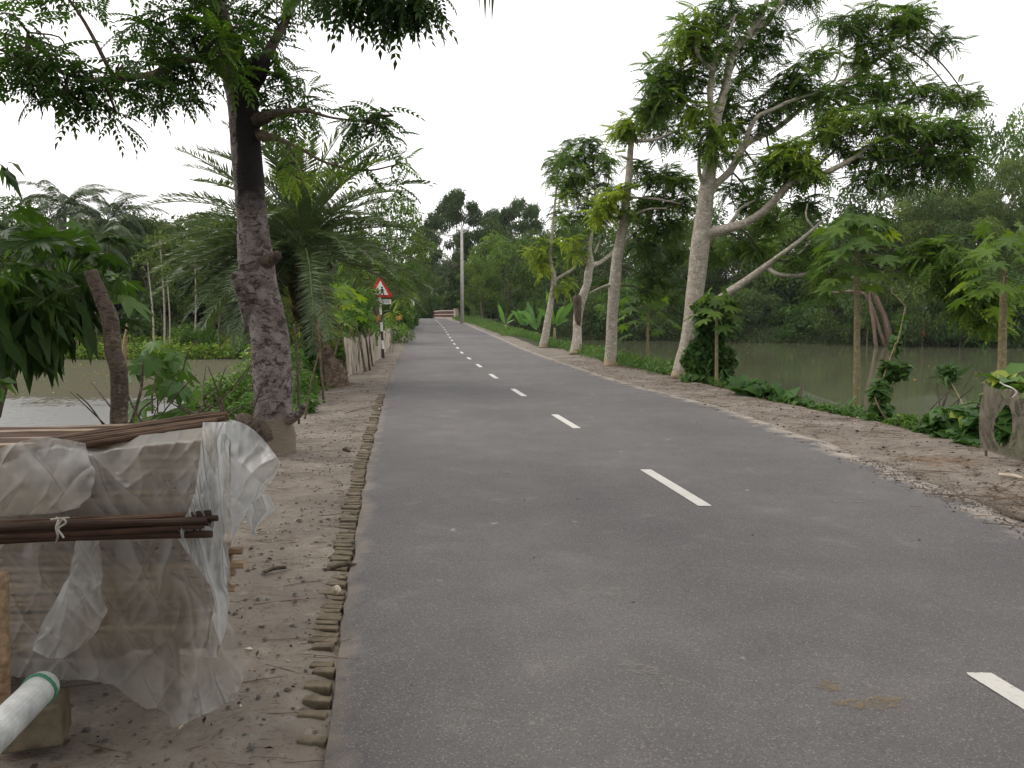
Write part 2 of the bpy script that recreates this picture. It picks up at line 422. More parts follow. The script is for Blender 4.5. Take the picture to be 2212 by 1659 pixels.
# ------------------------------------------------------------------ the ground, road, water
def ground_material():
    m, t, o = nmat('ground')
    co = objco(t)
    at = N(t, 'ShaderNodeAttribute', attribute_name='veg')
    n1 = noise_tex(t, 1.1, 5, .6, vec=co); n2 = noise_tex(t, 9, 5, .65, vec=co); n3 = noise_tex(t, 45, 4, .6, vec=co)
    n4 = noise_tex(t, 14, 5, .7, vec=objco(t, (.6, 1.5, 1)), dist=.2)
    dirt = mixc(t, ramp(t, [(.36, 0), (.66, 1)], n1.outputs[0]).outputs[0], (.135, .117, .097), (.235, .206, .172))
    dirt = mixc(t, ramp(t, [(.34, .45), (.6, 0)], n2.outputs[0]).outputs[0], dirt, (.13, .1, .078))
    dirt = mixc(t, ramp(t, [(.58, 0), (.7, .35)], n2.outputs[0]).outputs[0], dirt, (.34, .3, .25))
    dirt = mixc(t, ramp(t, [(.31, .8), (.4, 0)], n4.outputs[0]).outputs[0], dirt, (.075, .055, .042))
    dirt = mixc(t, ramp(t, [(.33, .7), (.42, 0)], n3.outputs[0]).outputs[0], dirt, (.09, .07, .055))
    veg = mixc(t, n2.outputs[0], (.02, .032, .012), (.05, .055, .025))
    f = mathn(t, 'ADD', at.outputs['Fac'], mathn(t, 'MULTIPLY', mathn(t, 'SUBTRACT', n2.outputs[0], .5), .8), clamp=True)
    c = mixc(t, ramp(t, [(.4, 0), (.6, 1)], f).outputs[0], dirt, veg)
    h = mathn(t, 'ADD', mathn(t, 'MULTIPLY', n2.outputs[0], 1.0), mathn(t, 'MULTIPLY', n3.outputs[0], .5))
    princ(t, o, c, .95, .15, bump(t, h, .55, .02))
    return m
xs = np.concatenate([-np.geomspace(1500, 30, 24), np.arange(-29, -7, .8), np.arange(-7, 9, .14), np.arange(9, 48, .9), np.geomspace(50, 1500, 24)])
ys = np.concatenate([-np.geomspace(1500, 12, 14), np.arange(-11, 1, .7), np.arange(1, 26, .14), np.arange(26, 110, .5), np.geomspace(111, 2500, 40)])
XX, YY = np.meshgrid(xs, ys)
HH = ground_h(XX, YY)
xbv, xfv = interp(XB, YY), interp(XF, YY)
veg = np.maximum(sm(-.1, .35, XX - xbv), sm(-.05, .5, xfv - XX))
veg = np.maximum(veg, sm(0, .8, .15 - HH) * 0)
fld = np.where((YY > 38) & (XX > interp(XR, YY) + .9), .75, 0)
fld = np.maximum(fld, np.where((YY > 50) & (XX < interp(XL, YY) - 1.1), .8, 0))
veg = np.maximum(veg, fld)
nx, ny = len(xs), len(ys)
idx = np.arange(nx * ny).reshape(ny, nx)
Fg = np.stack([idx[:-1, :-1], idx[:-1, 1:], idx[1:, 1:], idx[1:, :-1]], -1).reshape(-1, 4)
rngG = np.random.default_rng(3)
Vg = np.stack([XX, YY, HH + rngG.normal(0, .006, HH.shape) * ((np.abs(XX) < 9) & (YY > 0) & (YY < 26))], -1).reshape(-1, 3)
tag(build('ground', Vg, Fg, ground_material(), smooth=True, extra={'veg': veg.ravel()}), kind='structure')

def road_material():
    m, t, o = nmat('asphalt')
    co = objco(t)
    er = N(t, 'ShaderNodeAttribute', attribute_name='er'); el = N(t, 'ShaderNodeAttribute', attribute_name='el')
    big = noise_tex(t, .35, 4, .6, vec=co); mid = noise_tex(t, 2.4, 5, .6, vec=co, dist=.4)
    fine = noise_tex(t, 120, 2, .6, vec=co); grit = N(t, 'ShaderNodeTexVoronoi'); grit.inputs['Scale'].default_value = 170
    t.links.new(co, grit.inputs['Vector'])
    c = mixc(t, ramp(t, [(.35, 0), (.65, 1)], big.outputs[0]).outputs[0], (.083, .0795, .0795), (.12, .1135, .111))
    c = mixc(t, ramp(t, [(.4, .4), (.55, 0)], mid.outputs[0]).outputs[0], c, (.082, .076, .075))
    c = mixc(t, ramp(t, [(.6, 0), (.72, .35)], mid.outputs[0]).outputs[0], c, (.2, .185, .165))
    cs = N(t, 'ShaderNodeSeparateColor'); t.links.new(grit.outputs['Color'], cs.inputs[0])
    c = mixc(t, ramp(t, [(0, .55), (.3, .0)], cs.outputs[0]).outputs[0], c, (.04, .038, .038))
    c = mixc(t, ramp(t, [(.86, 0), (1, .55)], cs.outputs[0]).outputs[0], c, (.26, .24, .22))
    g2 = N(t, 'ShaderNodeTexVoronoi'); g2.inputs['Scale'].default_value = 28; t.links.new(co, g2.inputs['Vector'])
    c2 = N(t, 'ShaderNodeSeparateColor'); t.links.new(g2.outputs['Color'], c2.inputs[0])
    gd = mathn(t, 'MULTIPLY', ramp(t, [(.95, 0), (.96, 1)], c2.outputs[1]).outputs[0], ramp(t, [(.16, 1), (.24, 0)], g2.outputs['Distance']).outputs[0])
    c = mixc(t, mathn(t, 'MULTIPLY', gd, .22), c, (.3, .28, .25))
    # polished wheel tracks and tyre-side dust, running with the road
    wt = ramp(t, [(0, .0), (.11, .22), (.2, 0), (.32, .2), (.42, 0)], mathn(t, 'DIVIDE', el.outputs['Fac'], 10.0))
    c = mixc(t, mathn(t, 'MULTIPLY', wt.outputs[0], mid.outputs[0]), c, (.2, .187, .175))
    # small pale smudges
    sp = noise_tex(t, 5.5, 2, .5, vec=co)
    c = mixc(t, ramp(t, [(.72, 0), (.77, .5)], sp.outputs[0]).outputs[0], c, (.34, .32, .29))
    # blown dust along the edges, ragged
    nn = noise_tex(t, 3.2, 6, .65, vec=co, dist=.5)
    d1 = mathn(t, 'SUBTRACT', mathn(t, 'MULTIPLY', nn.outputs[0], 1.0), mathn(t, 'MULTIPLY', er.outputs['Fac'], 1.0))
    c = mixc(t, ramp(t, [(.18, 0), (.5, .95)], d1).outputs[0], c, (.33, .285, .235))
    d2 = mathn(t, 'SUBTRACT', mathn(t, 'MULTIPLY', nn.outputs[0], .75), mathn(t, 'MULTIPLY', el.outputs['Fac'], 2.2))
    c = mixc(t, ramp(t, [(.15, 0), (.5, .8)], d2).outputs[0], c, (.24, .2, .165))
    princ(t, o, c, .85, .25, bump(t, fine.outputs[0], .08, .002))
    return m
ry = np.concatenate([np.arange(-60, 0, 4), np.arange(0, 30, .12), np.arange(30, 141, .5)])
us = np.concatenate([[0], np.linspace(0, 1, 41), [1]])
l = interp(XL, ry); r = interp(XR, ry)
jl = np.array([.035 * mnoise.noise(Vector((y * 2.3, 0, 0))) + .02 * mnoise.noise(Vector((y * 9, 4, 0))) for y in ry])
jr = np.array([.07 * mnoise.noise(Vector((y * 1.1, 9, 0))) + .05 * mnoise.noise(Vector((y * 5, 4, 0))) for y in ry])
l = l + jl; r = r + jr
RX = l[:, None] + (r - l)[:, None] * us[None]
RZ = interp(ZR, ry)[:, None] + np.zeros_like(RX)
RZ[:, 0] -= .09; RZ[:, -1] -= .09
RZ[:, 1] -= .012; RZ[:, -2] -= .012
RYY = np.repeat(ry[:, None], len(us), 1)
ii = np.arange(RX.size).reshape(RX.shape)
Fr = np.stack([ii[:-1, :-1], ii[:-1, 1:], ii[1:, 1:], ii[1:, :-1]], -1).reshape(-1, 4)
ROADM = road_material()
tag(build('road', np.stack([RX, RYY, RZ], -1), Fr, ROADM, smooth=True,
          extra={'er': (r[:, None] - RX).ravel(), 'el': (RX - l[:, None]).ravel()}), kind='structure')
# painted centre dashes, worn
def paint_mat():
    m, t, o = nmat('road_paint'); co = objco(t)
    n = noise_tex(t, 30, 5, .7, vec=co); n2 = noise_tex(t, 4, 3, .6, vec=co)
    c = mixc(t, ramp(t, [(.3, .75), (.42, 0)], n.outputs[0]).outputs[0], (.52, .505, .46), (.2, .19, .175))
    c = mixc(t, ramp(t, [(.3, .25), (.6, 0)], n2.outputs[0]).outputs[0], c, (.35, .33, .3))
    b = princ(t, None, c, .7, .3, bump(t, n.outputs[0], .3, .003)); tp = N(t, 'ShaderNodeBsdfTransparent')
    at = N(t, 'ShaderNodeAttribute', attribute_name='edge'); n7 = noise_tex(t, 38, 5, .7, vec=co)
    f = ramp(t, [(.30, 0), (.36, 1)], mathn(t, 'ADD', mathn(t, 'MULTIPLY', at.outputs['Fac'], .55), mathn(t, 'MULTIPLY', n7.outputs[0], .5)))
    mm = N(t, 'ShaderNodeMixShader'); t.links.new(f.outputs[0], mm.inputs[0]); t.links.new(tp.outputs[0], mm.inputs[1]); t.links.new(b.outputs[0], mm.inputs[2]); t.links.new(mm.outputs[0], o.inputs[0]); return m
PM = paint_mat()
Vd, Fd, Ed = [], [], []
yk = [2.5, 7.0, 11.45, 15.85, 20.25] + [24.65 + 4.4 * k for k in range(15)]
rnd = random.Random(5)
for y in yk:
    hl = .75 + rnd.uniform(-.03, .03)
    ts = [-1, -.97, -.5, 0, .5, .97, 1]; us_ = [-1, -.8, 0, .8, 1]; q = len(Vd)
    for i, tt_ in enumerate(ts):
        yy = y + hl * tt_; x0 = float(interp(XC, yy)); z0 = float(interp(ZR, yy)) + .004
        for j, uu in enumerate(us_):
            Vd.append((x0 + .057 * uu, yy, z0)); Ed.append(0 if i in (0, 6) or j in (0, 4) else 1)
            if i and j: Fd.append((q + (i - 1) * 5 + j - 1, q + (i - 1) * 5 + j, q + i * 5 + j, q + i * 5 + j - 1))
tag(build('road_markings', Vd, Fd, PM, extra={'edge': Ed}), kind='structure')

def water_material(name, deep, scum=None):
    m, t, o = nmat(name); co = objco(t)
    n = noise_tex(t, 1.6, 3, .5, vec=objco(t, (1, .6, 1))); n2 = noise_tex(t, .12, 4, .6, vec=co); n3 = noise_tex(t, 7, 4, .6, vec=objco(t, (1, .5, 1)))
    c = mixc(t, n2.outputs[0], deep, [k * 1.3 for k in deep])
    w = princ(t, None, c, .06 if scum is None else .3, .55, bump(t, n.outputs[0] if scum is None else noise_tex(t, 5, 4, .6, vec=objco(t, (1, .45, 1))).outputs[0], .05 if scum is None else .9, .05))
    if scum is None:
        t.links.new(w.outputs[0], o.inputs[0]); return m
    sp = N(t, 'ShaderNodeSeparateXYZ'); t.links.new(co, sp.inputs[0])
    edge = mathn(t, 'DIVIDE', mathn(t, 'SUBTRACT', sp.outputs[1], 24.5), 7.0)
    f = mathn(t, 'ADD', edge, mathn(t, 'MULTIPLY', mathn(t, 'SUBTRACT', n2.outputs[0], .5), 2.4))
    f = mathn(t, 'ADD', f, mathn(t, 'MULTIPLY', mathn(t, 'SUBTRACT', n3.outputs[0], .5), .9))
    fm = ramp(t, [(.42, .05), (.56, .93)], mathn(t, 'ADD', f, .5)).outputs[0]
    sc = mixc(t, ramp(t, [(.35, 0), (.65, 1)], n3.outputs[0]).outputs[0], scum, [k * .6 for k in scum])
    n5 = noise_tex(t, .45, 5, .65, vec=objco(t, (.5, 1.6, 1)), dist=.6)
    sc = mixc(t, ramp(t, [(.38, 0), (.62, .85)], n5.outputs[0]).outputs[0], sc, (.085, .07, .05))
    sc = mixc(t, ramp(t, [(.6, 0), (.66, .6)], n5.outputs[0]).outputs[0], sc, (.07, .1, .035))
    sc = mixc(t, ramp(t, [(.66, 0), (.72, 1)], n3.outputs[0]).outputs[0], sc, (.3, .28, .22))
    s = N(t, 'ShaderNodeBsdfDiffuse'); t.links.new(sc, s.inputs[0])
    mm = N(t, 'ShaderNodeMixShader'); t.links.new(fm, mm.inputs[0])
    t.links.new(w.outputs[0], mm.inputs[1]); t.links.new(s.outputs[0], mm.inputs[2]); t.links.new(mm.outputs[0], o.inputs[0])
    return m
tag(build('pond_water', [(-9, -60, RWZ), (260, -60, RWZ), (260, 110, RWZ), (-9, 110, RWZ)], [(0, 1, 2, 3)], water_material('water_right', (.088, .094, .054))), kind='structure')
tag(build('pond_water', [(-260, 2, LWZ), (-2.6, 2, LWZ), (-2.6, 54, LWZ), (-260, 54, LWZ)], [(0, 1, 2, 3)], water_material('water_left', (.1, .1, .095), (.098, .102, .06))), kind='structure')

# ------------------------------------------------------------------ foliage tools
def norm(v): return v / np.maximum(np.linalg.norm(v, axis=-1, keepdims=True), 1e-9)
def frames(d, up):
    d = norm(d); s = norm(np.cross(up, d)); u = np.cross(d, s)
    return np.stack([d, s, u], -1)            # columns
class Leaves:
    def __init__(s): s.V = []; s.F = []; s.T = []; s.n = 0
    def stamp(s, T, F, R, L, S, tint, jit=.12, rng=None, tl=None):
        Nn = len(L)
        if Nn == 0: return
        V = np.einsum('nij,kj->nki', R * np.asarray(S).reshape(-1, 1, 1), T) + L[:, None]
        K = len(T)
        ff = F[None] + (np.arange(Nn) * K)[:, None, None] + s.n
        tt = np.repeat(np.asarray(tint)[:, None], K, 1)
        if tl is not None: tt = tt + tl[None]
        elif rng is not None:
            q = K // F.shape[1] if K % F.shape[1] == 0 else 1
            if q > 1: tt = tt + np.repeat(rng.normal(0, jit, (Nn, q)), F.shape[1], 1)
        s.V.append(V.reshape(-1, 3)); s.F.append(ff.reshape(-1, F.shape[1])); s.T.append(np.clip(tt, 0, 1).ravel()); s.n += Nn * K
    def build(s, name, mat, parent=None, world=True):
        return build(name, np.concatenate(s.V), np.concatenate(s.F), mat, parent, tint=np.concatenate(s.T), world=world)
def leaflet(base, d, side, upv, ln, w, fold=.25):
    base = np.array(base); d = np.array(d); side = np.array(side); upv = np.array(upv)
    m = base + d * ln * .45
    return [base, m + side * w / 2 + upv * w * fold, base + d * ln - upv * ln * .12, m - side * w / 2 + upv * w * fold]
def compound(pairs=7, ll=.24, w=.1, droop=.35, ang=62, terminal=True, start=.18, hang=.35):
    V, F = [], []
    def rz_(x): return -droop * x * x
    for i in range(pairs):
        x = start + (1 - start) * (i + .3) / pairs
        k = ll * (1 - .35 * abs(x - .55) / .5)
        for sg in (-1, 1):
            a = math.radians(ang - 18 * x)
            d = np.array([math.cos(a), sg * math.sin(a), -hang]); d /= np.linalg.norm(d)
            sd = np.array([-sg * math.sin(a), math.cos(a), 0]) * 1.0
            q = len(V); V += leaflet((x, 0, rz_(x)), d, sd, (0, 0, 1), k, w); F.append((q, q + 1, q + 2, q + 3))
    if terminal:
        d = np.array([1, 0, -2 * droop]); d /= np.linalg.norm(d)
        q = len(V); V += leaflet((1, 0, rz_(1)), d, (0, 1, 0), (0, 0, 1), ll, w); F.append((q, q + 1, q + 2, q + 3))
    # rachis as one thin strip
    q = len(V); V += [np.array((0, 0, 0)), np.array((0, .008, .004)), np.array((.55, .006, rz_(.55))), np.array((.55, -.006, rz_(.55)))]; F.append((q, q + 1, q + 2, q + 3))
    q = len(V); V += [np.array((.55, -.006, rz_(.55))), np.array((.55, .006, rz_(.55))), np.array((1, .004, rz_(1))), np.array((1, -.004, rz_(1)))]; F.append((q, q + 1, q + 2, q + 3))
    return np.array(V), np.array(F)
CMP_NEAR = compound(7, .26, .105, .3)
CMP_NEAR2 = compound(6, .28, .11, .55, hang=.4)
CMP_R = compound(8, .27, .105, .3, hang=.22)
CMP_R2 = compound(7, .28, .11, .65, hang=.4)
SIMPLE = (np.array([(0, 0, 0), (.45, .24, .08), (1, 0, -.12), (.45, -.24, .08)]), np.array([(0, 1, 2, 3)]))
LANCE = (np.array([(0, 0, 0), (.4, .1, .03), (1, 0, -.25), (.4, -.1, .03)]), np.array([(0, 1, 2, 3)]))
HEART = (np.array([(0, 0, 0), (-.12, .3, .05), (.3, .48, .1), (1, 0, -.15), (.3, -.48, .1), (-.12, -.3, .05), (.1, 0, 0), (.4, 0, -.02)]),
         np.array([(0, 1, 2, 7), (7, 2, 3, 3), (7, 3, 4, 4), (0, 7, 4, 5)]))
HEART = (HEART[0], np.array([(0, 1, 2, 7), (0, 7, 4, 5), (7, 2, 3, 4)]))
def rand_dirs(rng, n, el0=-40, el1=30):
    az = rng.uniform(0, 2 * np.pi, n); el = np.radians(rng.uniform(el0, el1, n))
    return np.stack([np.cos(az) * np.cos(el), np.sin(az) * np.cos(el), np.sin(el)], -1)
def ell_points(rng, n, c, r):
    d = rng.normal(0, 1, (n, 3)); d = norm(d) * rng.uniform(0, 1, (n, 1)) ** (1 / 2.4)
    return np.array(c)[None] + d * np.array(r)[None]
def limb_mesh(mb, ptsD, seed=0, n=9, rough=.06, step=5):
    "ptsD: [(x, y, Y, width_px)]; returns world points"
    pts = [P(x, y, Y) for x, y, Y, w in ptsD]
    rad = [w / 2 / FPX * Y for x, y, Y, w in ptsD]
    o, r = spline(pts, rad, step)
    rr = random.Random(seed)
    mb.tube(o, r, n, rough=rough, seed=seed)
    return o, r
def crown_mesh(root, clusters, tmpls, leaf_len, mat, seed, limbs, twig_mat, rosette=8, el=(-45, 35), name='crown', twigs=True, twig_r=.008, dens=1.0):
    "clusters: (x, y, rx_px, ry_px, Y, depth_m, n_rosettes, tint)"
    rng = np.random.default_rng(seed); L = Leaves(); tb = MB()
    lp = np.array([tuple(p) for p in limbs]) if len(limbs) else None
    for (x, y, rx, ry_, Y, dm, n, tint) in clusters:
        n = int(round(n * dens))
        c = P(x, y, Y); s = Y / FPX
        tips = ell_points(rng, n, c, (rx * s, dm, ry_ * s))
        if twigs and lp is not None:
            j = np.argmin(np.linalg.norm(lp - np.array(c), axis=1)); A = Vector(lp[j])
            cm = Vector(c)
            if (cm - A).length > .15:
                mid = A.lerp(cm, .5) + Vector((0, 0, (cm - A).length * .08))
                o, r = spline([A, mid, cm], [twig_r * 2.6, twig_r * 2, twig_r * 1.4], 4); tb.tube(o, r, 5)
            for k, tp in enumerate(tips):
                tv = Vector(tp); st = cm if (cm - A).length > .15 else A
                if k % 2 == 0 and (tv - st).length < 3:
                    mid = st.lerp(tv, .5) + Vector((rng.normal(0, .05), rng.normal(0, .05), .06))
                    o, r = spline([st, mid, tv], [twig_r * 1.4, twig_r, twig_r * .5], 3); tb.tube(o, r, 4)
        k = rosette
        base = np.repeat(tips, k, 0) + rng.normal(0, leaf_len * .12, (n * k, 3))
        d = rand_dirs(rng, n * k, *el)
        up = np.tile([0, 0, 1.0], (n * k, 1)) + rng.normal(0, .25, (n * k, 3))
        R = frames(d, up)
        tt = np.repeat(np.clip(tint + rng.normal(0, .13, n), 0, 1), k)
        S = leaf_len * rng.uniform(.65, 1.15, n * k)
        half = rng.random(n * k) < .5
        for msk, T in ((half, tmpls[0]), (~half, tmpls[1])):
            L.stamp(T[0], T[1], R[msk], base[msk], S[msk], tt[msk], .07, rng)
    o = L.build(name, mat, root)
    if twigs and tb.v: tag(tb.build('twigs', twig_mat, root, smooth=True), kind='stuff')
    return o

# ------------------------------------------------------------------ big roadside tree on the left
b0 = G(596, 968)
T1 = empty('roadside_tree', b0, 'thick blotchy tree with a muddy trunk foot on the left verge, nearest the camera', 'tree')
mb = MB()
tr1 = [(593, 985, 8.85, 92), (592, 940, 8.85, 88), (590, 905, 8.85, 84), (590, 860, 8.85, 82), (588, 780, 8.9, 82), (578, 700, 8.95, 80), (562, 620, 9.0, 76), (552, 560, 9.0, 74), (546, 480, 9.0, 64), (538, 400, 9.05, 63),
       (532, 320, 9.1, 62), (526, 250, 9.1, 62), (520, 185, 9.1, 70), (508, 140, 9.1, 58), (488, 80, 9.0, 42), (470, 10, 8.9, 38), (455, -80, 8.8, 34), (430, -220, 8.6, 26), (400, -380, 8.2, 16)]
lim, _ = limb_mesh(mb, tr1, 1, 18, .035, 6)
limbs1 = list(lim)
mb.build('trunk', M['bark_left'], T1, smooth=True)
def branch(root, pts, seed, mat, limbs, n=8, name='branch', rough=.06):
    q = MB(); o, r = limb_mesh(q, pts, seed, n, rough); limbs += o
    return q.build(name, mat, root, smooth=True)
BL = M['bark_left']
branch(T1, [(512, 175, 9.1, 40), (480, 155, 8.9, 24), (440, 128, 8.5, 17), (390, 135, 8.2, 15), (330, 160, 7.8, 13), (260, 168, 7.4, 12), (190, 172, 7.1, 11), (120, 150, 6.9, 9), (40, 120, 6.7, 7), (-60, 90, 6.5, 5)], 2, M['stick'], limbs1)
branch(T1, [(540, 190, 9.1, 40), (575, 120, 9.3, 24), (610, 60, 9.5, 18), (640, 0, 9.6, 14), (700, -70, 9.6, 10)], 3, M['bark_dark'], limbs1)
branch(T1, [(545, 262, 9.1, 34), (600, 245, 8.8, 16), (660, 240, 8.5, 8), (720, 255, 8.3, 5), (790, 262, 8.1, 4)], 4, M['bark_dark'], limbs1)
branch(T1, [(548, 290, 9.1, 30), (600, 300, 8.9, 10), (650, 322, 8.7, 7), (690, 345, 8.6, 6), (740, 362, 8.5, 5), (800, 368, 8.4, 4), (870, 352, 8.3, 3)], 5, M['stick'], limbs1)
branch(T1, [(620, 305, 8.9, 7), (640, 350, 8.7, 5), (655, 400, 8.6, 3)], 15, M['stick'], limbs1, 6)
branch(T1, [(545, 165, 9.1, 52), (556, 150, 9.0, 48), (564, 128, 8.9, 40)], 6, M['bark_left'], limbs1, 10, 'stub', .05)
branch(T1, [(556, 575, 9.0, 46), (585, 560, 8.85, 26), (600, 550, 8.75, 20)], 7, M['bark_dark'], limbs1, 8, 'stub', .06)
branch(T1, [(560, 700, 9.0, 60), (528, 625, 8.8, 40), (512, 600, 8.7, 30), (506, 592, 8.7, 20)], 8, M['bark_left'], limbs1, 10, 'stub', .05)
branch(T1, [(590, 945, 8.8, 60), (550, 925, 8.6, 42), (525, 910, 8.5, 36), (515, 907, 8.45, 30)], 9, M['bark_dark'], limbs1, 10, 'stub', .06)
branch(T1, [(610, 905, 8.8, 40), (640, 898, 8.7, 20), (655, 880, 8.6, 14), (660, 878, 8.6, 10)], 10, M['bark_left'], limbs1, 8, 'stub', .05)
C1 = [(20, 120, 40, 60, 6.8, .5, 9, .35), (60, 70, 60, 50, 6.8, .5, 8, .2), (110, 150, 60, 50, 6.9, .4, 11, .3), (185, 165, 55, 45, 7.1, .4, 12, .25), (140, 205, 30, 25, 6.9, .3, 3, .2),
      (60, 190, 50, 35, 6.8, .4, 6, .25), (245, 150, 45, 45, 7.3, .4, 8, .25), (250, 240, 25, 22, 7.2, .2, 2, .2), (180, 222, 25, 18, 7.1, .2, 2, .2),
      (330, 60, 70, 60, 8.2, .6, 16, .3), (350, 140, 70, 45, 8.0, .5, 14, .35), (400, 40, 60, 55, 8.4, .6, 16, .3), (430, 110, 55, 45, 8.4, .5, 12, .35), (370, 200, 60, 30, 8.1, .4, 8, .35),
      (310, 190, 40, 30, 7.9, .3, 5, .45), (350, 235, 25, 18, 8.1, .2, 2, .4), (430, 180, 30, 25, 8.3, .3, 3, .35), (460, 30, 55, 50, 8.3, .4, 10, .4), (500, 60, 40, 60, 8.2, .4, 8, .6), (490, 110, 35, 45, 8.2, .3, 6, .7),
      (560, 30, 55, 45, 9.4, .5, 12, .25), (600, 20, 50, 30, 9.5, .5, 8, .3), (570, 90, 30, 30, 9.4, .3, 4, .25),
      (600, 170, 50, 50, 9.3, .5, 12, .4), (625, 240, 45, 45, 9.1, .5, 10, .35), (575, 230, 35, 55, 9.3, .4, 8, .35), (640, 190, 40, 40, 9.2, .4, 6, .5), (660, 260, 22, 16, 8.6, .2, 2, .5),
      (800, 250, 30, 18, 8.1, .3, 6, .3), (835, 280, 26, 28, 8.1, .3, 5, .3), (795, 285, 22, 20, 8.1, .3, 3, .3), (850, 250, 20, 14, 8.1, .2, 2, .3),
      (600, 368, 34, 10, 8.7, .2, 2, .98), (650, 385, 28, 18, 8.6, .2, 2, .95), (720, 372, 35, 12, 8.5, .2, 2, .9), (790, 362, 45, 12, 8.4, .25, 3, .8), (860, 348, 22, 10, 8.3, .2, 2, .9), (640, 340, 26, 10, 8.7, .2, 1, .9), (865, 385, 22, 14, 8.3, .2, 2, .3),
      (400, -60, 160, 60, 8.4, 1.0, 26, .3), (120, -40, 140, 50, 7.2, .8, 14, .3), (620, -60, 120, 50, 9.6, .8, 14, .3), (440, -250, 220, 130, 8.4, 1.6, 60, .35)]
crown_mesh(T1, C1, (CMP_NEAR, CMP_NEAR2), .29, M['leaf_near'], 11, limbs1, M['bark_dark'], 7, (-38, 42), dens=.64)

# overhead branch whose leaves hang into the top of the picture
T1b = empty('roadside_tree', (2.2, -3.2, 0), 'leafy branch tips hanging from a tree overhead into the top of the sky', 'tree')
T1b.location = (3.0, -2.6, 0) if False else (-4.2, 1.2, gz(-4.2, 1.2))
mb = MB(); lb = []
o, r = spline([Vector((-4.2, 1.2, -.2)), Vector((-4.1, 1.4, 2.2)), Vector((-3.6, 2.2, 4.4)), Vector((-3.0, 3.6, 5.8)), Vector((-2.0, 5.2, 6.2)), Vector((-1.2, 6.0, 5.7)), Vector(P(820, -60, 6.6))], [.26, .2, .17, .11, .06, .035, .015], 6)
mb.tube(o, r, 10, rough=.05); lb += o
mb.build('trunk', M['bark_dark'], T1b, smooth=True)
C1b = [(740, -15, 25, 20, 6.6, .2, 3, .3), (800, -20, 35, 22, 6.6, .2, 4, .35), (865, -10, 30, 28, 6.6, .2, 5, .3), (910, 2, 22, 28, 6.6, .15, 4, .25), (840, 12, 18, 15, 6.6, .1, 2, .25), (690, -30, 35, 16, 6.6, .2, 3, .3), (940, -10, 12, 22, 6.6, .1, 2, .3),
       (800, -110, 160, 50, 6.4, .5, 18, .3)]
crown_mesh(T1b, C1b, (CMP_NEAR, CMP_NEAR2), .30, M['leaf_near'], 12, lb, M['bark_dark'], 6, (-80, -5))

# ------------------------------------------------------------------ the row of pale trees on the right verge
BR = M['bark_right']
def thing_tree(base, label, group=None, name='roadside_tree'):
    return empty(name, base, label, 'tree', group)
T2 = thing_tree(G(1478, 812), 'tallest pale-barked tree of the right verge, long open limbs reaching over the pond', 'pale trees along the right verge')
mb = MB(); lim = []
o, r = limb_mesh(mb, [(1466, 822, 19.6, 40), (1476, 785, 19.7, 37), (1488, 735, 19.8, 36), (1498, 660, 19.9, 37), (1506, 590, 20, 38), (1514, 520, 20, 40), (1521, 460, 20, 34), (1527, 410, 20, 32), (1535, 350, 20, 27), (1541, 300, 20, 24), (1548, 255, 20, 21),
                      (1566, 193, 20.1, 18), (1583, 115, 20.2, 17), (1618, 73, 20.3, 14), (1648, 26, 20.4, 11), (1660, -20, 20.5, 9), (1672, -90, 20.6, 7), (1690, -180, 20.6, 4)], 21, 14, .03, 6); lim += o
mb.build('trunk', BR, T2, smooth=True)
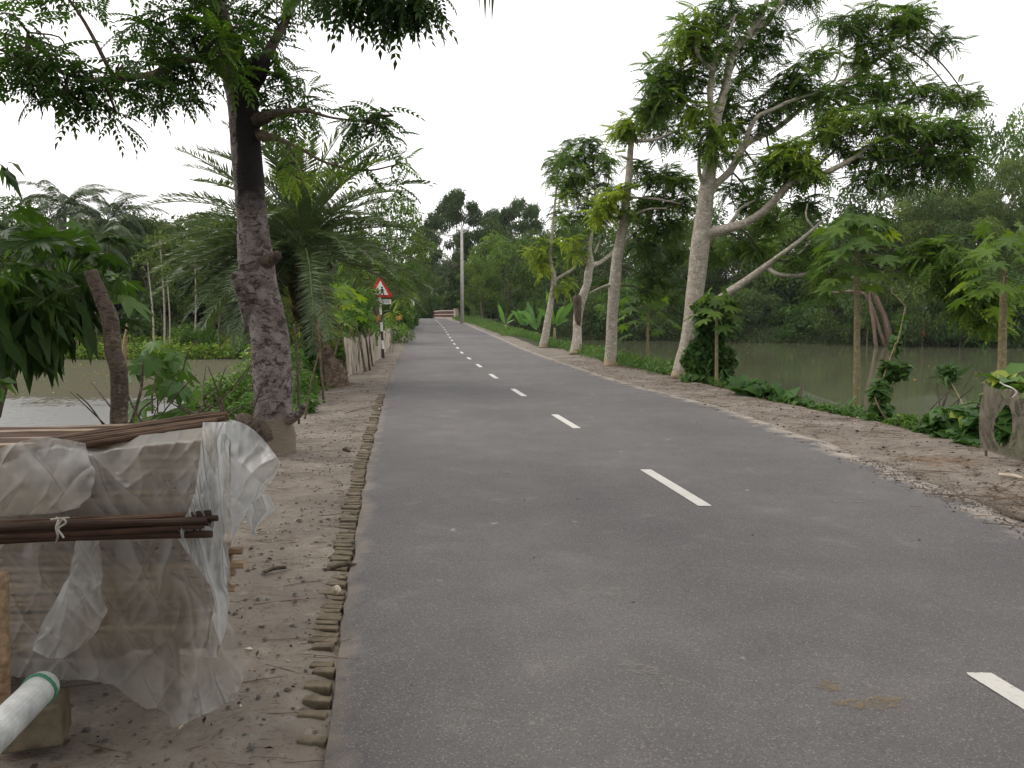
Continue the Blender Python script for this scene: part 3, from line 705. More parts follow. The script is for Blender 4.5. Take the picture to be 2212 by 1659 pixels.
for i, b in enumerate([
    [(1544, 275, 20, 20), (1536, 240, 19.9, 14), (1534, 193, 19.8, 13), (1541, 150, 19.7, 13), (1552, 110, 19.6, 10), (1575, 70, 19.5, 6), (1590, 30, 19.4, 4)],
    [(1541, 152, 19.7, 11), (1522, 136, 19.6, 9), (1508, 118, 19.5, 8), (1502, 100, 19.4, 6)],
    [(1600, 95, 20.2, 12), (1640, 60, 20.4, 10), (1690, 5, 20.7, 8), (1730, -50, 21, 5)],
    [(1526, 420, 20, 26), (1550, 395, 20, 16), (1578, 368, 20.2, 16), (1604, 320, 20.4, 15), (1630, 300, 20.6, 13), (1674, 280, 20.9, 12), (1720, 243, 21.2, 11), (1769, 206, 21.5, 11), (1815, 183, 21.8, 10), (1863, 152, 22.1, 9), (1905, 120, 22.4, 8), (1949, 99, 22.7, 5), (2010, 70, 23, 3)],
    [(1606, 322, 20.4, 12), (1616, 288, 20.2, 10), (1635, 253, 20, 9), (1670, 236, 20, 8), (1708, 218, 20, 7), (1777, 196, 20, 5)],
    [(1516, 518, 20, 34), (1535, 505, 19.9, 24), (1570, 494, 19.6, 20), (1605, 483, 19.3, 18), (1648, 458, 19, 17), (1680, 425, 18.8, 16), (1708, 397, 18.6, 15), (1745, 385, 18.5, 13), (1777, 376, 18.4, 12), (1820, 355, 18.3, 11), (1855, 335, 18.2, 9), (1885, 310, 18.1, 7), (1930, 292, 18, 5)],
    [(1852, 337, 18.2, 8), (1880, 345, 18.2, 7), (1923, 345, 18.1, 5), (1985, 330, 18, 3)],
    [(1745, 385, 18.5, 9), (1775, 350, 18.7, 7), (1815, 315, 18.9, 5)],
    [(1575, 487, 19.6, 9), (1590, 465, 19.5, 7), (1599, 451, 19.5, 6), (1631, 432, 19.4, 3)],
    [(1500, 690, 19.9, 34), (1530, 665, 19.5, 24), (1556, 645, 19.2, 19), (1600, 615, 18.9, 18), (1648, 580, 18.6, 15), (1685, 552, 18.4, 11), (1717, 528, 18.2, 9), (1745, 505, 18.1, 7), (1775, 478, 18, 4)],
    [(1657, 578, 18.6, 12), (1680, 592, 18.4, 9), (1726, 595, 18.2, 8), (1765, 582, 18, 7), (1797, 562, 17.9, 5)],
    [(1676, 560, 18.5, 8), (1702, 562, 18.5, 6), (1730, 545, 18.5, 5), (1750, 520, 18.5, 3)],
    [(1527, 405, 20, 12), (1512, 380, 19.8, 8), (1510, 345, 19.7, 8), (1514, 300, 19.6, 5)],
    [(1800, 178, 21.7, 5), (1812, 150, 21.7, 4), (1815, 90, 21.7, 3)],
    [(1764, 500, 18.1, 5), (1742, 470, 18.1, 4), (1744, 440, 18.1, 3)],
]):
    branch(T2, b, 30 + i, BR, lim, 9)
C2 = [(1535, 285, 40, 26, 19.5, .5, 10, .72), (1545, 320, 35, 24, 19.5, .4, 6, .6), (1500, 240, 30, 24, 19.6, .4, 7, .75), (1560, 235, 25, 25, 20.3, .4, 4, .5),
      (1420, 200, 45, 40, 20, .8, 14, .5), (1450, 150, 45, 40, 20, .8, 14, .5), (1480, 90, 38, 40, 19.8, .7, 14, .7), (1500, 50, 32, 25, 19.8, .6, 7, .7), (1530, 110, 35, 30, 19.8, .6, 8, .55), (1500, 170, 50, 40, 20.4, .7, 12, .45), (1545, 60, 40, 28, 20, .6, 8, .45), (1400, 240, 30, 24, 20.2, .5, 6, .45), (1470, 215, 40, 25, 20.5, .5, 6, .35),
      (1580, 20, 55, 22, 20.3, .8, 10, .35), (1640, 30, 45, 22, 20.6, .8, 8, .4), (1600, 160, 35, 40, 20.8, .7, 8, .35), (1650, 90, 35, 28, 21, .6, 9, .4), (1680, 70, 24, 22, 21, .5, 5, .35), (1590, 230, 45, 30, 20.8, .7, 8, .35), (1600, 110, 30, 30, 20.6, .6, 6, .35),
      (1690, 0, 30, 14, 21, .5, 4, .4), (1740, -10, 50, 15, 21, .5, 4, .35), (1600, 280, 40, 25, 20.8, .5, 6, .4), (1640, 260, 30, 20, 20.8, .4, 4, .4),
      (1720, 160, 40, 22, 20.3, .6, 9, .45), (1690, 190, 40, 25, 20.5, .6, 9, .45), (1660, 230, 40, 22, 20.6, .6, 8, .4), (1740, 205, 40, 22, 20.4, .6, 8, .45), (1790, 215, 45, 25, 21.2, .6, 9, .4),
      (1772, 120, 36, 18, 21.7, .5, 7, .5), (1810, 45, 45, 28, 21.8, .6, 9, .45), (1870, 40, 45, 30, 22, .7, 11, .5), (1930, 60, 45, 30, 22.2, .7, 11, .5), (1980, 60, 40, 38, 22.6, .7, 12, .5), (2030, 90, 35, 28, 22.8, .6, 8, .5), (1880, 90, 40, 22, 22, .6, 7, .45), (1960, 20, 35, 14, 22.4, .5, 5, .5),
      (1870, 130, 55, 25, 22, .7, 10, .55), (1930, 150, 50, 28, 22.2, .7, 10, .5), (1860, 190, 45, 25, 21.5, .6, 9, .5), (1920, 200, 55, 28, 21.6, .7, 12, .5), (1990, 200, 55, 25, 22, .7, 12, .5), (2060, 205, 45, 22, 22, .6, 10, .55), (2100, 225, 30, 15, 22, .5, 5, .6), (1830, 240, 40, 20, 21, .5, 6, .45),
      (1900, 260, 50, 25, 18.4, .7, 11, .6), (1960, 270, 55, 28, 18.3, .7, 14, .5), (2030, 280, 50, 28, 18.4, .7, 13, .4), (2080, 300, 32, 28, 18.5, .6, 8, .35), (1900, 320, 50, 25, 18.3, .6, 12, .5), (1960, 335, 50, 28, 18.2, .6, 13, .4), (2030, 350, 50, 32, 18.3, .7, 12, .3), (2080, 360, 28, 28, 18.5, .5, 6, .3), (1880, 375, 45, 18, 18.2, .5, 8, .35), (1950, 385, 40, 14, 18.2, .5, 5, .3),
      (1700, 320, 40, 20, 18.7, .5, 10, .78), (1720, 350, 45, 24, 18.6, .5, 12, .72), (1670, 350, 35, 20, 18.8, .5, 8, .65), (1750, 370, 32, 20, 18.6, .5, 7, .6), (1700, 385, 40, 14, 18.8, .5, 6, .5),
      (1780, 290, 32, 24, 18.9, .5, 9, .75), (1820, 270, 32, 22, 18.8, .5, 8, .7), (1800, 250, 30, 18, 19, .4, 5, .55), (1830, 320, 30, 18, 18.6, .4, 5, .5),
      (1580, 335, 35, 20, 20.6, .5, 5, .4), (1580, 400, 35, 18, 21, .5, 6, .35), (1650, 400, 35, 18, 20.8, .5, 6, .4), (1630, 440, 45, 20, 20.5, .6, 6, .4), (1760, 440, 40, 20, 19.4, .5, 7, .35), (1600, 520, 45, 30, 21.5, .6, 8, .35), (1680, 470, 40, 28, 21.5, .6, 8, .35),
      (1640, 540, 50, 25, 21, .5, 7, .45), (1720, 560, 35, 20, 18.5, .4, 4, .45), (1540, 540, 30, 30, 21, .5, 4, .35), (1800, 600, 40, 28, 18.6, .5, 6, .35), (1770, 620, 40, 20, 19.5, .5, 5, .35), (1760, 545, 30, 22, 18.6, .4, 5, .4),
      (2050, 560, 60, 40, 15.5, .7, 20, .45), (2100, 660, 40, 26, 15.5, .5, 9, .6), (2130, 700, 20, 14, 15.5, .4, 4, .65), (2100, 620, 50, 26, 15.5, .6, 12, .5), (2000, 540, 40, 30, 16, .6, 9, .4), (2140, 640, 30, 20, 15.5, .5, 7, .5), (2060, 620, 35, 22, 15.6, .5, 7, .45)]
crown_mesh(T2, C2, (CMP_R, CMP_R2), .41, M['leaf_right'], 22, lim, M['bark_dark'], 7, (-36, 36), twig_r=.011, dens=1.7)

T3 = thing_tree(G(1318, 787), 'slender pale tree on the right verge, just left of the tallest one', 'pale trees along the right verge')
mb = MB(); lim = []
o, r = limb_mesh(mb, [(1318, 795, 24.9, 30), (1320, 760, 25, 26), (1322, 692, 25, 24), (1327, 630, 25, 25), (1332, 570, 25, 24), (1340, 520, 25, 22), (1347, 483, 25, 20), (1352, 434, 25, 17), (1357, 393, 25, 16), (1361, 340, 25, 13), (1364, 300, 25, 12), (1367, 292, 25, 10)], 61, 12, .03, 6); lim += o
mb.build('trunk', BR, T3, smooth=True)
for i, b in enumerate([
    [(1366, 300, 25, 9), (1385, 305, 24.8, 7), (1420, 300, 24.6, 7), (1455, 285, 24.4, 6), (1500, 268, 24.2, 4)],
    [(1365, 298, 25, 8), (1385, 285, 25, 5), (1410, 262, 25.2, 4), (1450, 215, 25.4, 3), (1500, 150, 25.6, 2)],
    [(1354, 405, 25, 8), (1375, 403, 25, 6), (1400, 396, 25.2, 5), (1420, 388, 25.4, 3)],
    [(1354, 428, 25, 8), (1380, 427, 24.8, 5), (1430, 432, 24.6, 4), (1470, 440, 24.4, 2)],
    [(1350, 475, 25, 9), (1366, 465, 24.8, 6), (1400, 452, 24.6, 5), (1440, 450, 24.4, 3)],
    [(1340, 540, 25, 14), (1352, 520, 25.3, 8), (1366, 508, 25.6, 4)],
    [(1320, 615, 25, 8), (1300, 620, 24.8, 4), (1275, 632, 24.6, 3)],
    [(1361, 345, 25, 6), (1350, 342, 24.8, 5), (1343, 338, 24.7, 3)],
]):
    branch(T3, b, 70 + i, BR, lim, 7)
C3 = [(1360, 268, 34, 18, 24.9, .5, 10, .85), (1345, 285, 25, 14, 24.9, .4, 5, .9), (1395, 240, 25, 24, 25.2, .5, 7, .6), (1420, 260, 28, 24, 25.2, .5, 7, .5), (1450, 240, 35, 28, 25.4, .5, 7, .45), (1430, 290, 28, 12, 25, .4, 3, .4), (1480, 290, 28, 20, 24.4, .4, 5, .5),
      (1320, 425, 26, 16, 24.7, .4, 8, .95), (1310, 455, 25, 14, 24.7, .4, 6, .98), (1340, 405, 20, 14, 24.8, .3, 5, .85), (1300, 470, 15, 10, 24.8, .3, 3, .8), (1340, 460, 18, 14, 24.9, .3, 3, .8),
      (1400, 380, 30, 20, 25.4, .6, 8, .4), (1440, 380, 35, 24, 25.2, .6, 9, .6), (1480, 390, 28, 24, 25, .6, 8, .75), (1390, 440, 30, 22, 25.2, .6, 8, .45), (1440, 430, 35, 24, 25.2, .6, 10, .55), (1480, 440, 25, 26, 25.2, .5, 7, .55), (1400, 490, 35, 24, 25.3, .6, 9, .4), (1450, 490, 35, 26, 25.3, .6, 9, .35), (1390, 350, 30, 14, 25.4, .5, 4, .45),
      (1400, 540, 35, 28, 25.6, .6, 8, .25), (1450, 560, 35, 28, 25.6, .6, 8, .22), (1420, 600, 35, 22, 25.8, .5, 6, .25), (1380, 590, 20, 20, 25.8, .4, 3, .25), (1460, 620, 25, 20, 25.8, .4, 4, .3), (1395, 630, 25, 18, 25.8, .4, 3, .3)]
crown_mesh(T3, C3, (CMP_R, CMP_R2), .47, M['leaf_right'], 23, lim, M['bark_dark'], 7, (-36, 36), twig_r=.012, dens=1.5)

T4 = thing_tree(G(1244, 763), 'right verge tree with a Y-shaped fork above a dark sawn-off stump on its trunk', 'pale trees along the right verge')
mb = MB(); lim = []
o, r = limb_mesh(mb, [(1242, 768, 32.6, 26), (1246, 740, 32.8, 22), (1247, 705, 33, 19), (1251, 665, 33, 20), (1259, 640, 33, 20), (1268, 615, 33, 17), (1271, 590, 33, 17), (1276, 570, 33, 16), (1275, 550, 33, 10), (1274, 530, 33, 8), (1278, 510, 33, 8), (1282, 492, 33, 6), (1286, 440, 33, 4), (1284, 380, 33, 3)], 81, 11, .06, 6); lim += o
mb.build('trunk', BR, T4, smooth=True)
branch(T4, [(1249, 705, 32.95, 12), (1248, 672, 32.85, 17), (1247, 645, 32.8, 17), (1247, 638, 32.8, 15)], 82, M['bark_dark'], lim, 9, 'stub', .05)
for i, b in enumerate([[(1275, 575, 33, 12), (1266, 565, 32.9, 9), (1257, 555, 32.8, 8), (1249, 546, 32.7, 7), (1238, 530, 32.6, 6)],
                       [(1276, 574, 33, 13), (1295, 568, 33.2, 9), (1312, 555, 33.3, 8), (1323, 545, 33.4, 7), (1345, 510, 33.5, 4)],
                       [(1284, 548, 33.1, 5), (1292, 528, 33.2, 5), (1300, 515, 33.3, 4), (1322, 505, 33.4, 3)]]):
    branch(T4, b, 85 + i, BR, lim, 7)
C4 = [(1236, 520, 16, 12, 32.6, .4, 5, .85), (1250, 545, 14, 14, 32.7, .3, 3, .85), (1240, 340, 40, 25, 33, .8, 12, .45), (1280, 330, 40, 24, 33, .8, 11, .45), (1310, 350, 28, 28, 33, .7, 9, .5), (1230, 380, 36, 25, 33, .7, 10, .5), (1270, 380, 40, 28, 33, .8, 12, .6), (1310, 400, 25, 25, 33.2, .6, 7, .5), (1240, 420, 35, 20, 33, .6, 9, .7), (1280, 440, 32, 22, 33, .6, 9, .65), (1265, 480, 30, 20, 33.2, .6, 7, .6), (1300, 490, 25, 22, 33.4, .6, 6, .45),
      (1230, 470, 25, 20, 33.2, .6, 6, .55), (1310, 600, 25, 25, 33.6, .6, 5, .4), (1330, 640, 25, 25, 33.6, .6, 4, .35), (1270, 305, 30, 12, 33, .5, 4, .4), (1300, 450, 25, 25, 33.4, .5, 5, .3)]
crown_mesh(T4, C4, (CMP_R, CMP_R2), .5, M['leaf_right'], 24, lim, M['bark_dark'], 7, (-36, 36), twig_r=.012, dens=1.4)

T5 = thing_tree(G(1174, 749), 'farthest pale tree of the right verge, thin with yellow-green tufts, beside banana plants', 'pale trees along the right verge')
mb = MB(); lim = []
o, r = limb_mesh(mb, [(1173, 755, 39.4, 20), (1177, 730, 39.5, 17), (1184, 690, 39.6, 15), (1192, 640, 39.7, 13), (1197, 603, 39.7, 12), (1191, 575, 39.7, 9), (1188, 553, 39.7, 7), (1192, 515, 39.7, 7), (1196, 470, 39.7, 6), (1200, 429, 39.7, 5), (1204, 380, 39.7, 3)], 91, 10, .05, 6); lim += o
mb.build('trunk', BR, T5, smooth=True)
branch(T5, [(1198, 606, 39.7, 9), (1212, 597, 39.7, 7), (1225, 589, 39.7, 6), (1238, 580, 39.7, 5), (1250, 560, 39.7, 3)], 92, BR, lim, 7)
C5 = [(1155, 545, 20, 15, 39.5, .6, 8, .85), (1175, 525, 16, 15, 39.6, .5, 6, .8), (1165, 570, 14, 12, 39.5, .4, 4, .85), (1175, 590, 8, 8, 39.5, .3, 2, .95), (1210, 540, 18, 18, 40, .5, 5, .7), (1225, 555, 18, 16, 40, .5, 5, .75), (1200, 360, 20, 22, 39.7, .6, 7, .45), (1225, 340, 28, 24, 39.7, .7, 9, .45), (1190, 385, 12, 10, 39.7, .4, 3, .6), (1215, 395, 18, 20, 40, .6, 5, .45), (1215, 460, 18, 24, 40, .6, 6, .5), (1230, 610, 22, 10, 40, .5, 4, .8), (1210, 625, 16, 8, 39.6, .4, 3, .85), (1235, 315, 25, 12, 39.7, .5, 4, .45), (1205, 505, 14, 15, 40, .5, 3, .5)]
crown_mesh(T5, C5, (CMP_R, CMP_R2), .52, M['leaf_right'], 25, lim, M['bark_dark'], 7, (-36, 36), twig_r=.012, dens=1.4)

# ------------------------------------------------------------------ palms
def frond_leaf(rng, base, az, el, length, droop, pairs, ll, lw, L, tint, vang=.5, plum=0.0, rach=None, hang=0.0, aa=(58, 34)):
    "a pinnate palm frond written into Leaves L"
    az_v = np.array([math.cos(az), math.sin(az), 0])
    n = 14; p = np.array(base, float); e = el; pts = [p.copy()]; tang = []
    for i in range(n):
        d = az_v * math.cos(e) + np.array([0, 0, 1]) * math.sin(e); tang.append(d)
        p = p + d * length / n; pts.append(p.copy()); e -= droop / n * (1.0 + .6 * i / n)
    tang.append(tang[-1]); pts = np.array(pts); tang = np.array(tang)
    side = np.array([-math.sin(az), math.cos(az), 0.0])
    B, D, U, S = [], [], [], []
    for sg in (-1, 1):
        for k in range(pairs):
            u = .14 + .86 * (k + rng.uniform(-.3, .3) + .5) / pairs
            i = min(int(u * n), n - 1); fr = u * n - i
            b = pts[i] * (1 - fr) + pts[i + 1] * fr; tg = tang[i]; nrm = np.cross(tg, side) * -1
            if nrm[2] < 0: nrm = -nrm
            a = math.radians(aa[0] - aa[1] * u + rng.normal(0, 6))
            d = tg * math.cos(a) + (side * sg) * math.sin(a) + nrm * (vang * math.sin(a) * rng.uniform(.3, 1.1)) + np.array([0, 0, -hang])
            B.append(b); D.append(d); U.append(nrm + rng.normal(0, .25, 3)); S.append(ll * (math.sin(math.pi * (.12 + .8 * u)) ** .6) * rng.uniform(.85, 1.1))
    B = np.array(B); D = np.array(D); U = np.array(U)
    T = (np.array([(0, 0, 0), (.35, lw / 2, .0), (1, 0, -.1), (.35, -lw / 2, 0)]), np.array([(0, 1, 2, 3)]))
    L.stamp(T[0], T[1], frames(D, U), B, np.array(S), np.clip(tint + rng.normal(0, .1, len(B)), 0, 1))
    if rach is not None:
        rach.tube([Vector(q) for q in pts[::2]], [.014 * length / 2.6 * (1 - .85 * i / (len(pts[::2]) - 1)) + .003 for i in range(len(pts[::2]))], 5)
def make_palm(root, top, fronds, seed, mat, stem_mat, name='crown'):
    rng = np.random.default_rng(seed); L = Leaves(); rc = MB()
    for f in fronds: frond_leaf(rng, np.array(top) + rng.normal(0, .05, 3), L=L, rach=rc, **f)
    o = L.build(name, mat, root); rc.build('frond_stalks', stem_mat, root)
    return o
PY = 18.0
pb = G(722, 828)
DP = empty('date_palm', pb, 'date palm with a leaning rough trunk behind the big left tree, arching spiky fronds', 'palm')
mb = MB()
pl = [(716, 880, 17.75, 96), (716, 838, 17.75, 90), (712, 812, 17.8, 72), (700, 780, 17.9, 50), (684, 740, 18, 40), (668, 700, 18, 34), (656, 660, 18, 40), (652, 620, 18, 50), (652, 585, 18, 44), (654, 555, 18, 26)]
o, r = spline([P(x, y, Y) for x, y, Y, w in pl], [w / 2 / FPX * Y for x, y, Y, w in pl], 9)
mb.tube(o, r, 16, rough=.09, seed=4)
rr = random.Random(8)
# stubs of cut leaf bases up the trunk
for k in range(170):
    i = rr.randrange(10, len(o) - 1); th = rr.uniform(0, 6.28)
    t_ = (o[i + 1] - o[i]).normalized(); a_ = t_.orthogonal().normalized(); a_.rotate(__import__('mathutils').Quaternion(t_, th))
    b_ = o[i] + a_ * r[i] * .9; up_ = i / len(o) > .55
    mb.tube([b_, b_ + a_ * (.05 + .02 * rr.random()) + t_ * (.12 if up_ else .05), b_ + a_ * (.09 if up_ else .06) + t_ * (.26 if up_ else .08)], [.035, .028, .012], 4, tint=rr.random())
mb.build('trunk', M['palm_trunk'], DP)
rr = random.Random(17); fr = []
for k in range(88):
    t = (k + .5) / 88
    el = math.radians(84 - 126 * t + rr.uniform(-8, 8)); az = k * 2.39996 + rr.uniform(-.2, .2)
    if math.cos(az) > .35 and -10 > math.degrees(el) and math.sin(az) > -.75: continue
    fr.append(dict(az=az, el=el, length=rr.uniform(3.0, 3.8) * (1 - .15 * (t > .8)), droop=rr.uniform(.55, .95), pairs=60, ll=rr.uniform(.36, .47), lw=.12, tint=.6 + .15 * rr.random() - .15 * (t > .75) + (.4 if t > .93 else 0), vang=.6, aa=(62, 16)))
for k in range(30):
    t = (k + .5) / 30
    fr.append(dict(az=math.radians(rr.uniform(125, 262)), el=math.radians(28 - 72 * t + rr.uniform(-6, 6)), length=rr.uniform(2.6, 3.3), droop=rr.uniform(.6, 1.0), pairs=60, ll=rr.uniform(.36, .45), lw=.12, tint=.5 + .12 * rr.random() + (.3 if t > .8 and k % 2 else 0), vang=.6, aa=(62, 16)))
make_palm(DP, P(654, 535, 18), fr, 5, M['leaf_palm'], M['green_stem'])
mb = MB()
for k in range(26):
    a = rr.uniform(0, 6.28); top_ = Vector(P(660, 588, 17.75)); d = Vector((math.cos(a) * .22, math.sin(a) * .16, -.35 - .25 * rr.random()))
    mb.tube([top_, top_ + d * .5 + Vector((0, 0, .08)), top_ + d], [.008, .006, .003], 4, tint=rr.random())
mb.build('fruit_stalks', M['cane'], DP)

# ------------------------------------------------------------------ background trees: a few kinds, each copied
def crown_blobs(rng, kind):
    "sub-clumps (centre, radius, tint) of a crown around the origin, about 1 unit tall from z=0 (ground) to z=1"
    B = []
    if kind == 'broad':
        for k in range(34):
            a = rng.uniform(0, 6.28); z = rng.uniform(.22, .97); w = .40 * math.sqrt(max(.05, 1 - ((z - .55) / .5) ** 2)); q = w * rng.uniform(.35, 1) ** .5
            B.append(((math.cos(a) * q, math.sin(a) * q, z), rng.uniform(.07, .13), rng.uniform(.25, .7)))
    elif kind == 'tall':
        for k in range(30):
            a = rng.uniform(0, 6.28); z = rng.uniform(.3, .98); w = .24 * (1.15 - abs(z - .6) / .5 * .6); q = w * rng.uniform(.2, 1) ** .5
            B.append(((math.cos(a) * q, math.sin(a) * q, z), rng.uniform(.05, .1), rng.uniform(.2, .75)))
    elif kind == 'umbrella':
        for k in range(58):
            a = rng.uniform(0, 6.28); q = .66 * rng.uniform(0, 1) ** .55; lay = rng.choice([.6, .76, .9]); z = lay - .16 * (q / .6) ** 2 + rng.uniform(-.02, .02)
            if lay > .85: q *= .72
            B.append(((math.cos(a) * q, math.sin(a) * q, z), rng.uniform(.07, .12), rng.uniform(.1, .4)))
    elif kind == 'bush':
        for k in range(22):
            a = rng.uniform(0, 6.28); z = rng.uniform(.08, .85); w = .62 * math.sqrt(max(.08, 1 - (z / .98) ** 2)); q = w * rng.uniform(.2, 1) ** .5
            B.append(((math.cos(a) * q, math.sin(a) * q, z), rng.uniform(.11, .2), rng.uniform(.25, .8)))
    elif kind == 'feather':
        for k in range(46):
            a = rng.uniform(0, 6.28); z = rng.uniform(.12, .99); w = .26 + .08 * math.sin(z * 9); q = w * rng.uniform(.1, 1) ** .5 * (1.1 - .5 * z)
            B.append(((math.cos(a) * q, math.sin(a) * q, z), rng.uniform(.045, .085), rng.uniform(.45, .95)))
    return B
def far_crown(name, kind, seed, nleaf, size, mat, height, parent=None, flat=1.0):
    rng = np.random.default_rng(seed); B = crown_blobs(rng, kind); L = Leaves()
    w = np.array([b[1] ** 2 for b in B]); w /= w.sum()
    for (c, r, tint), q in zip(B, w):
        n = int(nleaf * q); d = norm(rng.normal(0, 1, (n, 3))); rad = rng.uniform(.35, 1.0, (n, 1)) ** .5
        wob = 1 + .3 * np.sin(d[:, :1] * 5 + c[0] * 30) * np.sin(d[:, 2:] * 4 + c[2] * 20)
        fz = .36 if kind == 'umbrella' else .8
        p = (np.array(c) + d * rad * wob * r * np.array([1.15, 1.15, fz])) * height
        dd = norm(d * [1, 1, .35] + rng.normal(0, .55, (n, 3)) + [0, 0, -.35]); up = d * .8 + rng.normal(0, .45, (n, 3)) + [0, 0, .7]
        T = (LANCE if kind == 'feather' else SIMPLE)
        L.stamp(T[0], T[1], frames(dd, up), p, size * rng.uniform(.6, 1.4, n), np.clip(tint + rng.normal(0, .1, n), 0, 1))
    return L, B
def far_tree_proto(kind, seed, nleaf, size, mat, height, bark, nlimb=9, trunk_w=.02, names=('tree', 'tree'), forks=1):
    root = bpy.data.objects.new(names[0], None); COL.objects.link(root); root['category'] = names[1]
    L, B = far_crown('crown', kind, seed, nleaf, size, mat, height)
    L.build('crown', mat, root, world=False)
    if nlimb:
        rr = random.Random(seed); mb = MB()
        zt = .55 if kind != 'umbrella' else .5
        pts = [Vector((rr.uniform(-.015, .015), rr.uniform(-.015, .015), z)) * height for z in (-.06, .12, .3, zt)]
        o, r = spline(pts, [height * trunk_w * k for k in (1.25, 1, .85, .6)], 4); mb.tube(o, r, 8, rough=.06, seed=seed)
        zmin = .35
        ch = sorted(B, key=lambda b: -b[1])[:nlimb]
        for (c, rad, t_) in ch:
            s0 = pts[2].lerp(pts[3], rr.random()); e = Vector(c) * height
            o, r = spline([s0, s0.lerp(e, .5) + Vector((0, 0, height * (-.03 if kind != 'umbrella' else -.05))), e], [height * trunk_w * .45, height * trunk_w * .28, height * trunk_w * .1], 4)
            mb.tube(o, r, 6, rough=.04, seed=seed)
        build('trunk', mb.v, mb.f, bark, root, True, tint=mb.t, world=False)
    return root
PROTO = {}
def proto(kind):
    if kind in PROTO: return PROTO[kind], True
    K = dict(
        broad1=lambda: far_tree_proto('broad', 1, 9000, .30, M['leaf_far'], 10, M['bark_far']),
        broad2=lambda: far_tree_proto('broad', 2, 9000, .26, M['leaf_far'], 10, M['bark_far'], trunk_w=.016),
        broad3=lambda: far_tree_proto('broad', 3, 9000, .3, M['leaf_right'], 10, M['bark_far']),
        tall1=lambda: far_tree_proto('tall', 4, 8000, .28, M['leaf_far'], 12, M['bark_far'], trunk_w=.012),
        tall2=lambda: far_tree_proto('tall', 5, 8000, .26, M['leaf_far'], 12, M['bark_far'], trunk_w=.01),
        umbrella1=lambda: far_tree_proto('umbrella', 6, 17000, .4, M['leaf_far'], 14, M['bark_far'], 16, .014),
        umbrella2=lambda: far_tree_proto('umbrella', 16, 17000, .4, M['leaf_far'], 14, M['bark_far'], 16, .014),
        feather1=lambda: far_tree_proto('feather', 7, 14000, .42, M['leaf_far'], 14, M['bark_far'], 6, .008),
        feather2=lambda: far_tree_proto('feather', 8, 14000, .42, M['leaf_far'], 14, M['bark_far'], 6, .008),
        bush1=lambda: far_tree_proto('bush', 9, 5000, .17, M['leaf_shrub'], 3, M['bark_far'], 4, .012, ('bush', 'bush')),
        bush2=lambda: far_tree_proto('bush', 10, 5000, .15, M['leaf_far'], 3, M['bark_far'], 4, .012, ('bush', 'bush')),
        bush3=lambda: far_tree_proto('bush', 11, 5200, .2, M['leaf_vine'], 3, M['bark_far'], 4, .012, ('bush', 'bush')))
    PROTO[kind] = K[kind](); return PROTO[kind], False
HEI = dict(broad=10, tall=12, umbrella=14, feather=14, bush=3)
def place(kind, x, ytop, Y, wpx, label, group=None, zb=None, rz=None, name=None, shore=False):
    "a background tree of this kind: centre x, crown top ytop and crown width in the photo's view at distance Y"
    p, used = proto(kind)
    top = P(x, ytop, Y); zb = gz(top.x, Y) if zb is None else zb
    if zb < -1.2: zb = -1.05
    o = copy_tree(p) if used else p
    base = kind.rstrip('0123456789'); H = HEI[base]
    cw = dict(broad=.98, tall=.6, umbrella=1.45, feather=.62, bush=1.5)[base] * H
    sz = (top.z - zb) / H; sx = (wpx * Y / FPX) / cw
    if shore:
        yy = float(interp(YFR if top.x > -5 else YFL, top.x)) + 1.0
        k = yy / Y; top = P(x, ytop, yy); Y = yy; zb = -1.0; sz = (top.z - zb) / H; sx = (wpx * Y / FPX) / cw
    o.location = (top.x, Y, zb); o.scale = (sx, sx, sz)
    o.rotation_euler = (0, 0, rz if rz is not None else (x * .37 + Y) % 6.28)
    o['label'] = label; o['category'] = 'bush' if base == 'bush' else 'tree'
    if group: o['group'] = group
    elif 'group' in o: del o['group']
    if name: o.name = name
    return o
GL = 'trees on the far bank of the left pond'
GR = 'trees on the far bank of the right pond'
GC = 'trees closing the end of the road'
# left far bank
for kind, x, yt, Y, w, lab in [
    ('broad2', 25, 432, 62, 260, 'dark round tree at the left picture edge on the far bank of the left pond'),
    ('tall1', 235, 478, 60, 150, 'narrow dark tree between the leftmost palms and the loose tree on the far left bank'),
    ('tall2', 312, 448, 58, 130, 'dark tree with a knobbly top just left of the date palm, far left bank'),
    ('broad1', 400, 462, 64, 240, 'broad dark tree behind the left date palm fronds on the far left bank'),
    ('tall1', 470, 470, 56, 170, 'tall tree with thin pale stems behind the left date palm fronds'),
    ('broad2', 120, 505, 56, 240, 'wide low tree under the coconut palms of the far left bank'),
    ('broad1', 560, 440, 66, 260, 'tall dark tree directly behind the blotchy trunk, far over the left pond'),
    ('broad2', 700, 450, 62, 240, 'dark tree behind the date palm crown, beyond the stick fence'),
    ('tall2', 470, 590, 49, 90, 'small slender tree on the far left bank under the date palm fronds'),
    ('bush2', 345, 600, 54, 160, 'dark undergrowth bush right of the hut on the far left bank'),
    ('bush3', 40, 610, 52, 190, 'dark bush left of the hut at the left picture edge'),
    ('bush2', 130, 600, 56, 140, 'dark bush directly left of the grey-roofed hut'),
    ('bush2', 255, 560, 58, 170, 'dark bush behind the grey-roofed hut'),
    ('bush1', 430, 690, 50, 130, 'bright green bush at the foot of the far left bank trees'),
    ('bush1', 560, 705, 49, 120, 'bright green bush behind the foot of the blotchy trunk, across the pond'),
    ('bush3', 640, 690, 47, 110, 'green bush left of the date palm trunk, across the pond')]:
    place(kind, x, yt, Y, w, lab, GL if not kind.startswith('bush') else 'bushes on the far bank of the left pond')
